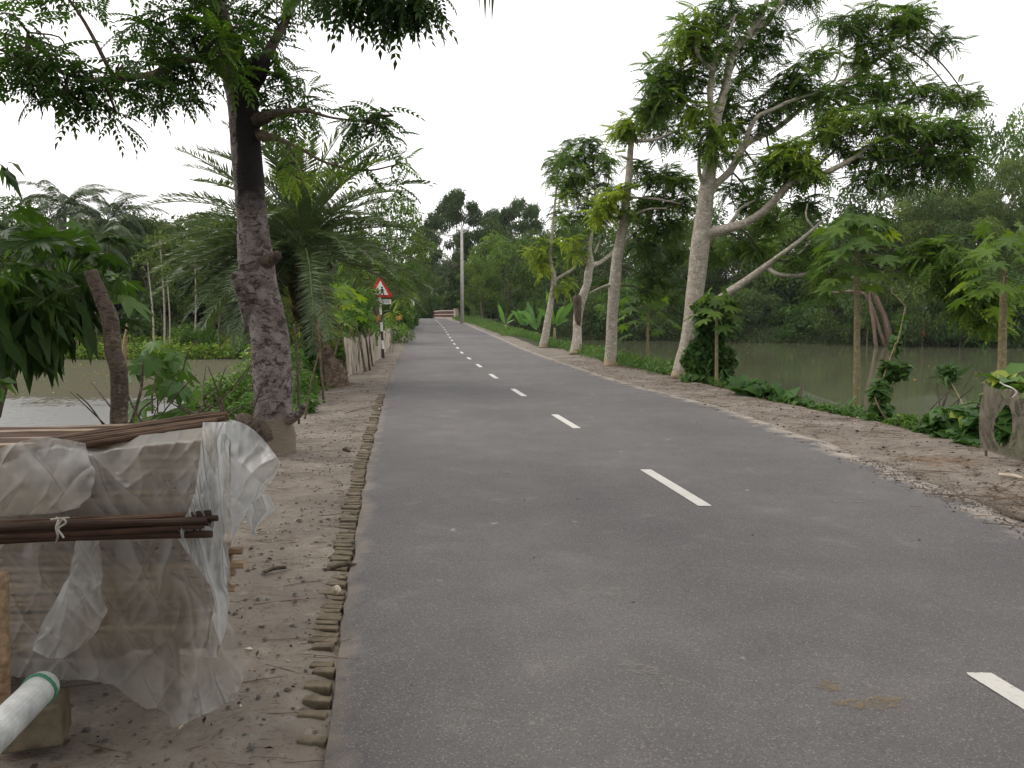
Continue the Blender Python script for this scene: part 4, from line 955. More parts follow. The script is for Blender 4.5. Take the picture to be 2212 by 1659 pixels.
# behind the stick fence and sign
GF = 'trees behind the stick fence'
for kind, x, yt, Y, w, lab in [
    ('broad3', 850, 430, 62, 170, 'green tree showing right of the date palm fronds above the warning sign'),
    ('broad1', 800, 520, 44, 170, 'dark green tree directly behind the triangular warning sign'),
    ('broad2', 885, 560, 78, 110, 'dark tree right of the warning sign beside the far left verge'),
    ('bush1', 745, 590, 27, 150, 'light green bushy tree behind the fence between the date palm and the sign'),
    ('bush3', 700, 650, 24, 110, 'green bush behind the fence right next to the date palm trunk'),
    ('bush1', 790, 650, 36, 90, 'green bush behind the fence just left of the sign post'),
    ('bush1', 860, 655, 44, 80, 'bright green bush behind the fence just right of the sign post'),
    ('bush3', 884, 655, 66, 60, 'green verge bush left of the road below the bridge'),
    ('bush1', 868, 692, 58, 40, 'low grass-green bush at the left edge of the road near its crest')]:
    place(kind, x, yt, Y, w, lab, GF if not kind.startswith('bush') else 'bushes behind the stick fence')
# the end of the road
for kind, x, yt, Y, w, lab in [
    ('umbrella1', 985, 392, 108, 175, 'flat-topped rain tree left of the power pole at the end of the road'),
    ('umbrella2', 1130, 408, 122, 170, 'flat umbrella-shaped dark tree right of the power pole, against the sky'),
    ('umbrella2', 1062, 430, 132, 120, 'dark flat-topped tree between the two rain trees, behind the pole'),
    ('umbrella1', 920, 470, 150, 110, 'distant dark tree left of the flat-topped rain tree'),
    ('broad1', 950, 560, 135, 130, 'dark bluish tree closing the road between the bridge rails'),
    ('broad2', 900, 585, 120, 110, 'dark tree left of the far road end, behind the small lamp posts'),
    ('broad1', 1045, 480, 112, 140, 'dark tree directly behind the power pole'),
    ('broad3', 1095, 512, 88, 190, 'wide dark green tree with drooping boughs right of the power pole'),
    ('broad3', 1040, 560, 84, 110, 'smaller green tree just right of the power pole'),
    ('broad2', 1180, 500, 104, 160, 'dark tree behind the farthest pale tree of the right verge'),
    ('tall2', 1240, 470, 110, 120, 'tall far tree seen between the two farthest pale trees'),
    ('bush3', 960, 620, 116, 90, 'green thicket behind the bridge rail at the road end'),
    ('bush3', 915, 628, 112, 70, 'green thicket left of the bridge at the road end'),
    ('bush1', 1010, 640, 100, 80, 'green bush behind the foot of the power pole'),
    ('bush2', 1060, 620, 96, 100, 'dark bush behind the banana plants nearest the pole'),
    ('bush2', 1130, 620, 92, 110, 'dark bush behind the banana plants beside the farthest pale tree'),
    ('bush3', 1190, 640, 96, 90, 'dark bush behind the trunk of the farthest pale tree')]:
    place(kind, x, yt, Y, w, lab, GC if not kind.startswith('bush') else 'bushes at the end of the road')
# right far bank
for kind, x, yt, Y, w, lab in [
    ('broad1', 1290, 470, 100, 170, 'dark tree behind the Y-shaped tree, across the pond'),
    ('broad2', 1400, 440, 96, 200, 'dark tree behind the slender tree, across the pond'),
    ('broad1', 1500, 450, 90, 190, 'dark tree just left of the tallest trunk, across the pond'),
    ('broad2', 1600, 430, 88, 200, 'dark tree just right of the tallest trunk, across the pond'),
    ('broad3', 1700, 440, 84, 200, 'dark green tree behind the broken low limb of the tallest tree, across the pond'),
    ('broad1', 1800, 420, 84, 200, 'dark tree behind the big papaya crown, across the pond'),
    ('broad2', 1930, 388, 84, 210, 'round dark tree top against the sky right of the big papaya'),
    ('feather1', 1990, 390, 78, 170, 'feathery pale green bamboo clump right of the big papaya, across the pond'),
    ('tall1', 2075, 330, 82, 150, 'tall dark tree between the two bamboo clumps'),
    ('feather2', 2110, 420, 72, 180, 'feathery bamboo clump left of the rightmost papaya, across the pond'),
    ('broad3', 2165, 268, 84, 190, 'highest tree at the right picture edge, across the pond'),
    ('feather1', 2200, 330, 74, 170, 'feathery bamboo at the right picture edge, across the pond'),
    ('bush2', 1260, 620, 93, 110, 'dark waterside bush left of the slender tree trunk'),
    ('bush3', 1350, 600, 92, 130, 'dark waterside bush just right of the slender tree trunk'),
    ('bush2', 1440, 610, 90, 130, 'dark waterside bush left of the tallest trunk'),
    ('bush3', 1560, 600, 86, 130, 'dark waterside bush right of the vine-covered stump'),
    ('bush2', 1640, 610, 82, 130, 'low dark waterside bush under the broken limb'),
    ('bush3', 1720, 640, 78, 110, 'green waterside bush hanging to the water left of the big papaya stem'),
    ('bush2', 1800, 600, 80, 130, 'dark waterside bush just left of the big papaya stem'),
    ('bush2', 1880, 560, 84, 150, 'dark bush behind the leaning pink trunk on the far bank'),
    ('bush2', 2000, 570, 80, 150, 'dark bush above the orange hanging bract on the far bank'),
    ('bush3', 2080, 590, 78, 130, 'dark bush behind the red hanging bract on the far bank'),
    ('bush1', 2130, 660, 66, 110, 'green bush at the water left of the rightmost papaya stem'),
    ('bush3', 2205, 640, 66, 110, 'green bush at the water at the right picture edge'),
    ('bush3', 2180, 560, 70, 130, 'large green bush behind the rightmost papaya stem')]:
    place(kind, x, yt, Y, w * (1.25 if kind.startswith('bush') else 1), lab, GR if not kind.startswith('bush') else 'bushes on the far bank of the right pond', shore=kind.startswith('bush'))
# the wood behind them, which reads as one mass
def far_wood(name, label, spots, seed):
    rng = np.random.default_rng(seed); L = Leaves()
    for (X, Y, H, kind) in spots:
        zb = 0.0
        L2, B = far_crown('x', kind, int(rng.integers(1000)), 5200, .46, None, H)
        V = np.concatenate(L2.V); F = np.concatenate(L2.F); T = np.concatenate(L2.T)
        L.V.append(V + np.array([X, Y, zb])); L.F.append(F + L.n); L.T.append(T * .7); L.n += len(V)
    o = L.build(name, M['leaf_far'])
    tag(o, label, 'wood', kind='stuff')
rw = random.Random(3)
sp = []
for k in range(46):
    X = -64 + k * 1.1 + rw.uniform(-1, 1); sp.append((X, rw.uniform(64, 84), rw.uniform(7.6, 9.8), 'broad'))
for k in range(16):
    X = -68 + k * 3.3; sp.append((X, rw.uniform(57, 60), rw.uniform(4.0, 5.0), 'bush'))
far_wood('far_wood', 'dense dark wood behind the first trees beyond the left pond', sp, 5)
sp = []
for k in range(34):
    X = 0 + k * 2.3 + rw.uniform(-1, 1); Y = float(interp(YFR, X)) + rw.uniform(14, 34); sp.append((X, Y, rw.uniform(11, 13.5) + max(0, X - 40) * .12, 'broad'))
for k in range(26):
    X = 2 + k * 2.9 + rw.uniform(-1, 1); Y = float(interp(YFR, X)) + rw.uniform(7, 11); sp.append((X, Y, rw.uniform(5.0, 6.5), 'bush'))
far_wood('far_wood', 'dense dark wood behind the first trees beyond the right pond', sp, 6)
sp = []
for k in range(14):
    X = -22 + k * 2.3; Y = rw.uniform(124, 138); sp.append((X if X < -14.5 or X > -9 else X + 6, Y, rw.uniform(8, 10.5), 'broad'))
for k in range(12):
    X = -6 + k * 1.6; sp.append((X, 104 + rw.uniform(-3, 6), rw.uniform(6.5, 8.5), 'broad'))
for k in range(22):
    X = -40 + k * 2.6; Y = rw.uniform(150, 175); sp.append((X, Y, rw.uniform(9, 13), 'broad'))
for k in range(10):
    X = -30 + k * 2.6; sp.append((X, 140 + rw.uniform(-3, 3), 5.5, 'bush'))
far_wood('far_wood', 'bluish distant wood beyond the bend at the end of the road', sp, 7)

# ------------------------------------------------------------------ coconut palms, stems and hut over the left pond
def coconut(x, y, Y, label, seed, n=26, ln=4.2, group='coconut palms beyond the left pond'):
    top = P(x, y, Y); zb = gz(top.x, Y)
    r0 = empty('coconut_palm', (top.x, Y, zb), label, 'palm', group)
    mb = MB(); o, r = spline([Vector((top.x - .6, Y, zb - .2)), Vector((top.x - .2, Y, zb + (top.z - zb) * .5)), Vector(top)], [.2, .14, .12], 8)
    mb.tube(o, r, 9, rough=.06); mb.build('trunk', M['bark_far'], r0, smooth=True)
    rr = random.Random(seed)
    fr = [dict(az=k * 2.39996, el=math.radians(80 - 95 * (k + .5) / n + rr.uniform(-7, 7)), length=ln * rr.uniform(.85, 1.1), droop=rr.uniform(1.1, 1.7), pairs=48, ll=.75, lw=.09, tint=.38 + .2 * rr.random() + (.4 if k > n - 3 else 0), vang=.0, hang=.55) for k in range(n)]
    make_palm(r0, top, fr, seed, M['leaf_palm'], M['green_stem'])
coconut(140, 452, 57, 'coconut palm with the tallest feathery head, leftmost on the far left bank', 31)
coconut(232, 478, 57, 'coconut palm right of the tallest one on the far left bank, behind the cut trunk', 32)
coconut(212, 528, 53, 'nearer coconut palm with pale drooping fronds above the grey hut roof', 33, 16, 4.0)
coconut(972, 590, 108, 'coconut palm with hanging dark fronds left of the power pole', 34, 18, 4.5)
for i, (x0, y0, x1, y1, Y, w) in enumerate([(330, 700, 318, 560, 49, 5), (352, 690, 345, 520, 49, 5), (362, 700, 360, 590, 49, 4), (415, 690, 420, 540, 50, 4)]):
    r0 = empty('slender_tree', (P(x0, y0, Y).x, Y, gz(P(x0, y0, Y).x, Y)), ['pale thin leaning stem, leftmost of the thin pale stems across the left pond', 'tall pale thin stem, second from left across the left pond', 'short pale thin stem, third from left across the left pond', 'pale thin stem nearest the date palm fronds across the left pond'][i], 'tree', 'thin pale stems across the left pond')
    mb = MB(); a, b = P(x0, y0, Y), P(x1, y1, Y); a.z = min(a.z, gz(a.x, Y)) - .1
    o, r = spline([a, a.lerp(b, .5) + Vector((.12, 0, 0)), b], [w / 2 / FPX * Y, w / 2.6 / FPX * Y, w / 4 / FPX * Y], 5); mb.tube(o, r, 7, rough=.06, seed=i)
    mb.build('trunk', M['bark_right'], r0, smooth=True)
    rng = np.random.default_rng(i + 50); L = Leaves()
    c = ell_points(rng, 260, b, (1.0, .8, .7)); d = rand_dirs(rng, 260, -60, 20)
    L.stamp(SIMPLE[0], SIMPLE[1], frames(d, rng.normal(0, .4, (260, 3)) + [0, 0, 1]), c, rng.uniform(.15, .3, 260), rng.uniform(.5, 1, 260)); L.build('crown', M['leaf_far'], r0)
# hut
hc = P(168, 688, 50)
hz = gz(hc.x, 50)
H_ = empty('hut', (hc.x, 50, hz), 'small hut with a grey sloping roof and a wattle fence, far left bank', 'hut')
mb = MB(); wx = 1.5
mb.box((hc.x, 50, hz + .55), (1.9, 1.7, 1.3)); mb.build('wall', M['wall_wood'], H_)
mb = MB(); zt = hc.z + .1
mb.add([(hc.x - 1.25, 48.8, zt), (hc.x + 1.25, 48.8, zt - .1), (hc.x + .9, 50.2, zt + .85), (hc.x - .9, 50.2, zt + .9), (hc.x - 1.25, 48.8, zt - .06), (hc.x + 1.25, 48.8, zt - .16), (hc.x + 1.2, 51.6, zt - .05), (hc.x - 1.2, 51.6, zt)],
       [(0, 1, 2, 3), (3, 2, 6, 7), (0, 3, 7, 4), (1, 5, 6, 2), (4, 5, 1, 0), (4, 7, 6, 5)]); mb.build('roof', M['tin'], H_)
mb = MB(); rr = random.Random(3)
FH = empty('wattle_fence', (hc.x, 48.4, hz), 'low brown wattle fence on the bank in front of the hut', 'fence')
for k in range(60):
    x = hc.x - 2.2 + k * .115; mb.box((x, 48.4 + rr.uniform(-.03, .03), hz + .35), (.05, .04, 1.0 + rr.uniform(-.2, .2)), tilt=rr.uniform(-.08, .08))
mb.box((hc.x + 1.2, 48.37, hz + .6), (7, .03, .05)); mb.box((hc.x + 1.2, 48.37, hz + .25), (7, .03, .05))
mb.build('paling', M['wall_wood'], FH)

# ------------------------------------------------------------------ the stick fence with netting along the left verge
FE = empty('stick_fence', (-4.6, 22, 0), 'long fence of crooked sticks with pale netting along the left verge', 'fence')
FBASE = [(640, 905), (668, 878), (685, 852), (712, 812), (735, 800), (752, 792), (762, 803), (778, 800), (788, 795), (800, 785), (808, 778), (818, 770), (827, 762), (834, 754), (840, 748), (845, 742), (849, 737), (852, 733), (854, 729), (857, 725)]
rr = random.Random(12)
posts = [(646, 915, 636, 700, 6), (658, 905, 690, 760, 5), (700, 868, 688, 690, 6), (668, 890, 640, 830, 5), (690, 800, 715, 650, 6), (705, 780, 700, 700, 5),
         (748, 797, 728, 678, 8), (762, 790, 755, 700, 6), (790, 803, 768, 700, 6), (800, 800, 786, 705, 5), (806, 790, 796, 712, 5), (775, 800, 770, 720, 4), (812, 778, 806, 715, 4),
         (705, 845, 745, 690, 5), (730, 780, 762, 640, 9)]
def yat(y, z=0): return G(1106, y, z).y
for k, (x0, y0, x1, y1, w) in enumerate(posts):
    Y = yat(y0, -.02); mb = MB(); a = P(x0, y0 + 6, Y); b = P(x1, y1, Y + rr.uniform(-.2, .2)); m_ = a.lerp(b, .5) + Vector((rr.uniform(-.04, .04), 0, 0))
    o, r = spline([a, m_, b], [w / 2 / FPX * Y, w / 2.2 / FPX * Y, w / 3 / FPX * Y], 4); mb.tube(o, r, 6, rough=.1, seed=k)
    mb.build('post', M['stick'] if k % 3 else M['bark_dark'], FE, smooth=True)
NETL = [(750, 812, 26), (762, 806, 26), (780, 800, 25), (797, 790, 26), (812, 778, 27.5), (824, 768, 29.5), (834, 757, 32), (843, 746, 36), (849, 739, 40), (853, 732, 45), (857, 724, 50)]
base = [G(x, y, .0 if y > 745 else .08) for x, y, _ in NETL]
cols = []
for i in range(len(base) - 1):
    for k in range(10): cols.append(base[i].lerp(base[i + 1], k / 10))
cols.append(base[-1]); V = []; F = []
for i, c in enumerate(cols):
    for j in range(9):
        hgt = (.95 + .08 * math.sin(i * .9) + .05 * math.sin(i * 2.3)); z = c.z - .05 + hgt * j / 8
        V.append((c.x + .06 * math.sin(i * 1.7 + j * .4) + .03 * math.sin(i * 4.1), c.y + .08 * math.sin(i * 1.1 + j * .7), z))
        if i and j: q = i * 9 + j; F.append((q - 10, q - 1, q, q - 9))
build('netting', V, F, M['net_pale'], FE, True)
mbp = 0
for i in range(0, len(cols), 3):
    c = cols[i]; mb = MB(); h = 1.05 + rr.uniform(-.1, .25); mb.tube([c + Vector((0, -.09, -.1)), c + Vector((rr.uniform(-.05, .05), -.09, h * .5)), c + Vector((rr.uniform(-.1, .1), -.1, h))], [.018, .016, .01], 5, rough=.1, seed=i)
    mb.build('post', M['stick'], FE, smooth=True)
mb = MB(); mb.tube([c + Vector((.0, -.1, .8)) for c in cols[::4]], .006, 4); mb.tube([c + Vector((.0, -.1, .3)) for c in cols[::4]], .006, 4)
mb.v and build('rail', mb.v, mb.f, M['stick'], FE)

# tree behind the sign
T6 = empty('roadside_tree', G(812, 768), 'brown slim trunk standing inside the stick fence just left of the sign post', 'tree')
mb = MB(); l6, _ = limb_mesh(mb, [(817, 775, 30.5, 20), (818, 740, 30.5, 17), (814, 700, 30.5, 16), (811, 665, 30.5, 16), (806, 630, 30.5, 14), (800, 590, 30.6, 11), (790, 540, 30.7, 8), (775, 480, 30.8, 5)], 40, 10, .06, 5); mb.build('trunk', M['bark_left'] if False else M['bark_dark'], T6, smooth=True)
branch(T6, [(806, 630, 30.5, 9), (830, 600, 30.6, 5), (870, 575, 30.7, 3)], 41, M['bark_dark'], l6, 6)
C6 = [(790, 600, 26, 24, 30, .5, 6, .7), (770, 560, 30, 24, 30.4, .5, 7, .5), (815, 560, 28, 20, 30.8, .6, 6, .5), (850, 580, 24, 16, 30.8, .5, 5, .45), (785, 640, 14, 20, 29.0, .3, 4, .6), (800, 625, 14, 12, 28.8, .2, 4, .5), (812, 645, 16, 8, 28.7, .2, 3, .4), (870, 600, 20, 18, 31, .5, 4, .6), (750, 620, 28, 24, 29.5, .5, 6, .55), (875, 640, 18, 14, 31, .4, 4, .65), (840, 540, 30, 20, 31, .5, 5, .4), (790, 500, 36, 24, 31, .6, 6, .45), (735, 660, 24, 18, 28, .4, 5, .6), (770, 680, 18, 14, 28.5, .4, 4, .65), (852, 675, 14, 14, 31, .4, 3, .75)]
crown_mesh(T6, C6, (CMP_R, CMP_R2), .38, M['leaf_right'], 26, l6, M['bark_dark'], 7, (-50, 25), twig_r=.01)

# ------------------------------------------------------------------ road sign with children
SY = 29.4
sb = G(828, 772)
SG = empty('road_sign', sb, 'red-bordered triangular children warning sign on a black and white banded post', 'road sign')
pa, pb_ = P(828.5, 774, SY), P(820, 640, SY); 
cols_ = [(0.0, .33), (.33, .66), (.66, .99), (.99, 1.32), (1.32, 1.65), (1.65, 2.25)]
L_ = (pb_ - pa).length
ks = [(777, 756, 'black_paint'), (756, 737, 'white_paint'), (737, 717, 'black_paint'), (717, 697, 'white_paint'), (697, 681, 'black_paint'), (681, 612, 'white_paint')]
for y0, y1, c in ks:
    mb = MB(); f0, f1 = (777 - y0) / 137, (777 - y1) / 137
    a, b = pa.lerp(pb_, f0), pa.lerp(pb_, f1 if y1 > 620 else 1.15)
    mb.tube([a, b], [.042 + (.0008 if c == 'black_paint' else 0)] * 2, 10); mb.build('post_band', M[c], SG, smooth=False)
def plate(name, pts2, thick, mat, root, cen, dy=0, ux=(1, 0, 0)):
    "flat plate from (x,z) outline in metres round cen, facing the camera side (-Y)"
    n = len(pts2); V = [(cen.x + x, cen.y + dy, cen.z + z) for x, z in pts2] + [(cen.x + x, cen.y + dy + thick, cen.z + z) for x, z in pts2]
    F = [tuple(range(n))[::-1], tuple(range(n, 2 * n))] + [(i, (i + 1) % n, n + (i + 1) % n, n + i) for i in range(n)]
    return build(name, V, F, mat, root)
u = SY / FPX
sc_ = P(822, 625, SY - .06)
def tri(r, rnd_=.0): return [(-26 * u * r, -15.5 * u * r + .0), (26 * u * r, -15.5 * u * r), (0, 29 * u * r)]
tp = plate('sign_plate', [(-.44, -.25), (-.40, -.28), (.40, -.28), (.44, -.25), (.03, .49), (-.03, .49)], .012, M['red_paint'], SG, sc_)
plate('sign_face', [(-.29, -.20), (.29, -.20), (0, .31)], .004, M['white_paint'], tp, sc_, -.006)
def figure(cx, s, flip=1):
    parts = [[(0, .24), (.03, .255), (.045, .28), (.03, .305), (0, .315), (-.03, .305), (-.045, .28), (-.03, .255)],
             [(-.03, .235), (.035, .235), (.05, .17), (.07, .08), (-.06, .08), (-.04, .16)],
             [(.03, .22), (.11, .16), (.1, .145), (.035, .18)], [(-.03, .22), (-.1, .15), (-.09, .135), (-.03, .19)],
             [(.0, .085), (.06, .085), (.1, -.03), (.13, -.03), (.13, -.045), (.075, -.045)], [(-.05, .085), (.01, .085), (-.03, .02), (-.11, -.02), (-.12, -.005), (-.06, .03)]]
    for k, p in enumerate(parts): yield [(cx + flip * x * s, (z - .13) * s - .07) for x, z in p][:: flip]
mb = MB()
for cx, s_, fl in ((.055, .95, 1), (-.10, .72, 1)):
    for pp in figure(cx, s_, fl):
        n = len(pp); q = len(mb.v); mb.add([(sc_.x + x, sc_.y - .0085, sc_.z + z) for x, z in pp] , [tuple(range(n))])
mb.build('children_symbol', M['sign_black'], tp)
pc = P(822, 652, SY - .06)
npl = plate('name_plate', [(-.39, -.11), (.39, -.08), (.39, .09), (-.39, .07)], .012, M['white_paint'], SG, pc)
def strokes(root, cen, lst, w, mat, name, dy=-.004):
    mb = MB()
    for st in lst:
        for (x0, z0), (x1, z1) in zip(st, st[1:]):
            d = Vector((x1 - x0, 0, z1 - z0)); l_ = d.length
            if l_ < 1e-5: continue
            n_ = Vector((-d.z, 0, d.x)) / l_ * w / 2; e = d / l_ * w * .3
            A, B = Vector((x0, 0, z0)) - e, Vector((x1, 0, z1)) + e
            c3 = cen + Vector((0, dy, 0))
            mb.add([c3 + A - n_, c3 + B - n_, c3 + B + n_, c3 + A + n_], [(0, 1, 2, 3)])
    return mb.build(name, mat, root)
txt = []
def arc(cx, cz, r, a0, a1, n=8): return [(cx + r * math.cos(math.radians(a0 + (a1 - a0) * k / n)), cz + r * math.sin(math.radians(a0 + (a1 - a0) * k / n))) for k in range(n + 1)]
# the words "samne skul" in Bengali strokes: head line with the letters hanging from it
txt += [[(-.34, .035), (-.045, .035)], [(.03, .045), (.34, .06)]]
txt += [[(-.30, .035), (-.33, -.01), (-.29, -.01), (-.29, .035)], [(-.27, .035), (-.27, -.06)], [(-.235, .035), (-.235, -.06)]]      # sa + aa
txt += [arc(-.195, -.025, .022, 180, 520), [(-.17, .035), (-.17, -.06)]]                                                            # ma
txt += [[(-.13, .035), (-.14, -.02), (-.125, -.045)], arc(-.085, -.02, .022, 90, 400), [(-.06, .035), (-.06, -.06)]]                # ne
txt += [[(.06, .045), (.045, .0), (.075, .01), (.08, .045)], [(.1, .048), (.1, -.05)], arc(.13, -.01, .025, 200, -40), [(.1, .0), (.06, -.035)], arc(.105, -.068, .018, 90, 330)]   # sku
txt += [arc(.215, -.005, .028, 60, 290), arc(.27, -.005, .026, 120, 390), [(.315, .055), (.315, -.055)]]                            # la
strokes(npl, pc, txt, .011, M['sign_black'], 'lettering')

# small round sign and lamp posts far along the left verge
rs = P(859, 687, 52)
RS = empty('road_sign', (rs.x, 52, gz(rs.x, 52)), 'small round red-ringed sign far along the left verge', 'road sign')
def disc(cen, r, n=20): return [(r * math.cos(6.2832 * k / n), r * math.sin(6.2832 * k / n)) for k in range(n)]
rp_ = plate('sign_plate', disc(rs, .14), .012, M['red_paint'], RS, rs); plate('sign_face', disc(rs, .095), .004, M['white_paint'], rp_, rs, -.006)
plate('sign_symbol', [(-.03, -.05), (.03, -.05), (.03, .05), (-.03, .05)], .002, M['sign_black'], rp_, rs, -.009)
mb = MB(); mb.tube([Vector((rs.x, 52.03, gz(rs.x, 52) - .1)), Vector((rs.x, 52.03, rs.z + .1))], .03, 8); mb.build('post', M['concrete'], RS)
for x, yb, yt, lab in ((889.0, 676, 646, 'pale post with a small arm, left of two by the far left bridge rail'), (893.5, 674, 650, 'pale post right of the other one by the far left bridge rail')):
    Y = 98; a, b = P(x, yb, Y), P(x, yt, Y); a.z = gz(a.x, Y)
    pr = empty('lamp_post', a, lab, 'post', 'pale posts by the far left bridge rail'); mb = MB(); mb.tube([a, b], .09, 8); mb.build('pole', M['white_paint'], pr)
    mb = MB(); mb.box((b.x + .25, Y, b.z + .05), (.75, .12, .12)); mb.build('arm', M['white_paint'], pr)

# ------------------------------------------------------------------ culvert bridge rails
def bridge_rail(pts, label, h, rows=2):
    "pts: rail line on the ground; lattice of brick between plastered posts"
    R0 = empty('bridge_rail', pts[0], label, 'bridge rail', 'rails of the small bridge')
    mbb = MB(); mbp_ = MB()
    for (A, B) in zip(pts, pts[1:]):
        d = B - A; ln = Vector((d.x, d.y, 0)).length; rz = math.atan2(d.y, d.x); t = d / ln
        c = (A + B) / 2
        for zz, hh in ((h - .07, .14), (h * .5, .1), (.09, .2)): mbb.box((c.x, c.y, c.z + zz), (ln - .02, .2, hh), rz, .8)
        n = max(2, int(ln / .45))
        for k in range(n + 1):
            p = A + t * (ln * k / n); mbp_.box((p.x, p.y, p.z + h * .5), (.13, .16, h - .06), rz, .3)
    for P0 in (pts[0], pts[-1]):
        q = MB(); q.box((P0.x, P0.y, P0.z + h * .5 + .02), (.5, .42, h + .16), math.atan2((pts[1] - pts[0]).y, (pts[1] - pts[0]).x)); q.box((P0.x, P0.y, P0.z + h + .14), (.58, .5, .09), math.atan2((pts[1] - pts[0]).y, (pts[1] - pts[0]).x)); q.build('end_post', M['rail_plaster'], R0)
    mbb.build('rail_beam', M['rail_plaster'], R0); mbp_.build('brick_lattice', M['rail_brick'], R0)
bridge_rail([Vector((-6.7, 96, 1.28)), Vector((-8.5, 99.5, 1.32)), Vector((-9.6, 105, 1.32)), Vector((-11.0, 112, 1.3))], 'brick lattice rail of the small bridge right of the road end', 1.05)
bridge_rail([Vector((-12.2, 97, 1.28)), Vector((-13.1, 103, 1.3)), Vector((-14.5, 111, 1.3))], 'brick lattice rail of the small bridge left of the road end', 1.0)

# ------------------------------------------------------------------ power poles and wires
pp = P(998.5, 696, 78); pp.z = gz(pp.x, 78); pt = P(997.5, 489, 78)
PO = empty('power_pole', pp, 'tall grey concrete power pole right of the road near the bridge', 'power pole')
mb = MB(); mb.tube([pp - Vector((0, 0, .5)), pt], [.19, .12], 12); mb.build('pole', M['concrete'], PO, smooth=True)
mb = MB(); mb.box((pt.x, 78, pt.z - .35), (1.1, .09, .09)); arm_ = mb.build('cross_arm', M['tin'], PO)
for dx in (-.45, .0, .45):
    mb = MB(); mb.tube([pt + Vector((dx, 0, -.31)), pt + Vector((dx, 0, -.22)), pt + Vector((dx, 0, -.12))], [.035, .05, .02], 8); mb.build('insulator', M['white_paint'], arm_)
p2 = P(933.5, 655, 112); p2.z = gz(p2.x, 112); t2 = P(933, 622, 112)
PO2 = empty('power_pole', p2, 'small distant pale pole beyond the bridge, left of the near one', 'power pole')
mb = MB(); mb.tube([p2, t2], [.16, .11], 8); mb.build('pole', M['concrete'], PO2, smooth=True)
nb_ = Vector((9.2, -9, 0)); nt_ = Vector((9.0, -9, 9.6))
PO3 = empty('power_pole', nb_, 'concrete power pole behind the camera that carries the near ends of the wires', 'power pole')
mb = MB(); mb.tube([nb_, nt_], [.19, .12], 12); mb.build('pole', M['concrete'], PO3, smooth=True)
mb = MB(); mb.box((nt_.x, -9, nt_.z - .35), (1.1, .09, .09)); mb.build('cross_arm', M['tin'], PO3)
for k, (dx, sag) in enumerate(((-.45, 1.1), (.45, 1.5))):
    A = pt + Vector((dx, 0, -.12)); B = nt_ + Vector((dx * 1.0, 0, -.25)); pts = []
    for i in range(41):
        t = i / 40; p = A.lerp(B, t); p.z -= sag * 4 * t * (1 - t); pts.append(p)
    mb = MB(); mb.tube(pts, .006, 4); tag(mb.build('wire', M['wire']), ['thin power wire crossing the sky, upper left of the two', 'thin power wire passing through the tallest tree, lower right of the two'][k], 'wire', 'power wires over the road')

# ------------------------------------------------------------------ lobed leaves, papayas, bananas, climbers
def lobed(nl=7, sub=True, depth=.36, droop=.25):
    pts = []
    lens = [.62, .82, .95, 1.0, .95, .82, .62]; angs = [-128, -84, -42, 0, 42, 84, 128]
    for i, (a, l) in enumerate(zip(angs, lens)):
        pts.append((math.radians(a - 20), depth * (.7 if i == 0 else 1)))
        if sub:
            for da, k in ((-15, .62), (-9, .5), (-8.5, .82), (-4, .74), (0, 1.0), (4, .74), (8.5, .82), (9, .5), (15, .62)): pts.append((math.radians(a + da), l * k))
        else:
            for da, k in ((-12, .7), (0, 1.0), (12, .7)): pts.append((math.radians(a + da), l * k))
    pts.append((math.radians(148), depth * .7))
    V = [(0, 0, 0)] + [(math.cos(t) * r, math.sin(t) * r, -droop * r * r + .05 * math.cos(7 * t) * r) for t, r in pts]
    F = [(0, i, i + 1) for i in range(1, len(pts))]
    return np.array(V), np.array(F)
LOB = lobed(); LOB2 = lobed(sub=False, depth=.5, droop=.35)
def papaya_crown(root, top, n, pet, ls, mat, seed, tint=.5, el=(72, -28), tmpl=None, stalk=M['green_stem'], pr=.009, name='crown'):
    rng = np.random.default_rng(seed); L = Leaves(); mb = MB(); top = np.array(top)
    for k in range(n):
        t = (k + .5) / n; az = k * 2.39996 + rng.uniform(-.25, .25); e = math.radians(el[0] + (el[1] - el[0]) * t + rng.uniform(-6, 6))
        d = np.array([math.cos(az) * math.cos(e), math.sin(az) * math.cos(e), math.sin(e)]); ln = pet * rng.uniform(.75, 1.1)
        st = top - np.array([0, 0, .3 * t * pet]); tip = st + d * ln + np.array([0, 0, -.08 * ln])
        mb.tube([st, st + d * ln * .55 + np.array([0, 0, .03 * ln]), tip], [pr * 1.2, pr, pr * .6], 5)
        out_ = np.array([d[0], d[1], -.35 - .3 * rng.random()]); up = np.array([d[0] * .35, d[1] * .35, 1.0]) + rng.normal(0, .22, 3)
        T = tmpl or LOB
        L.stamp(T[0], T[1], frames(out_[None], up[None]), tip[None], np.array([ls * rng.uniform(.75, 1.1)]), np.array([tint + rng.normal(0, .12)]))
    L.build(name, mat, root); mb.build('leaf_stalks', stalk, root, smooth=True)
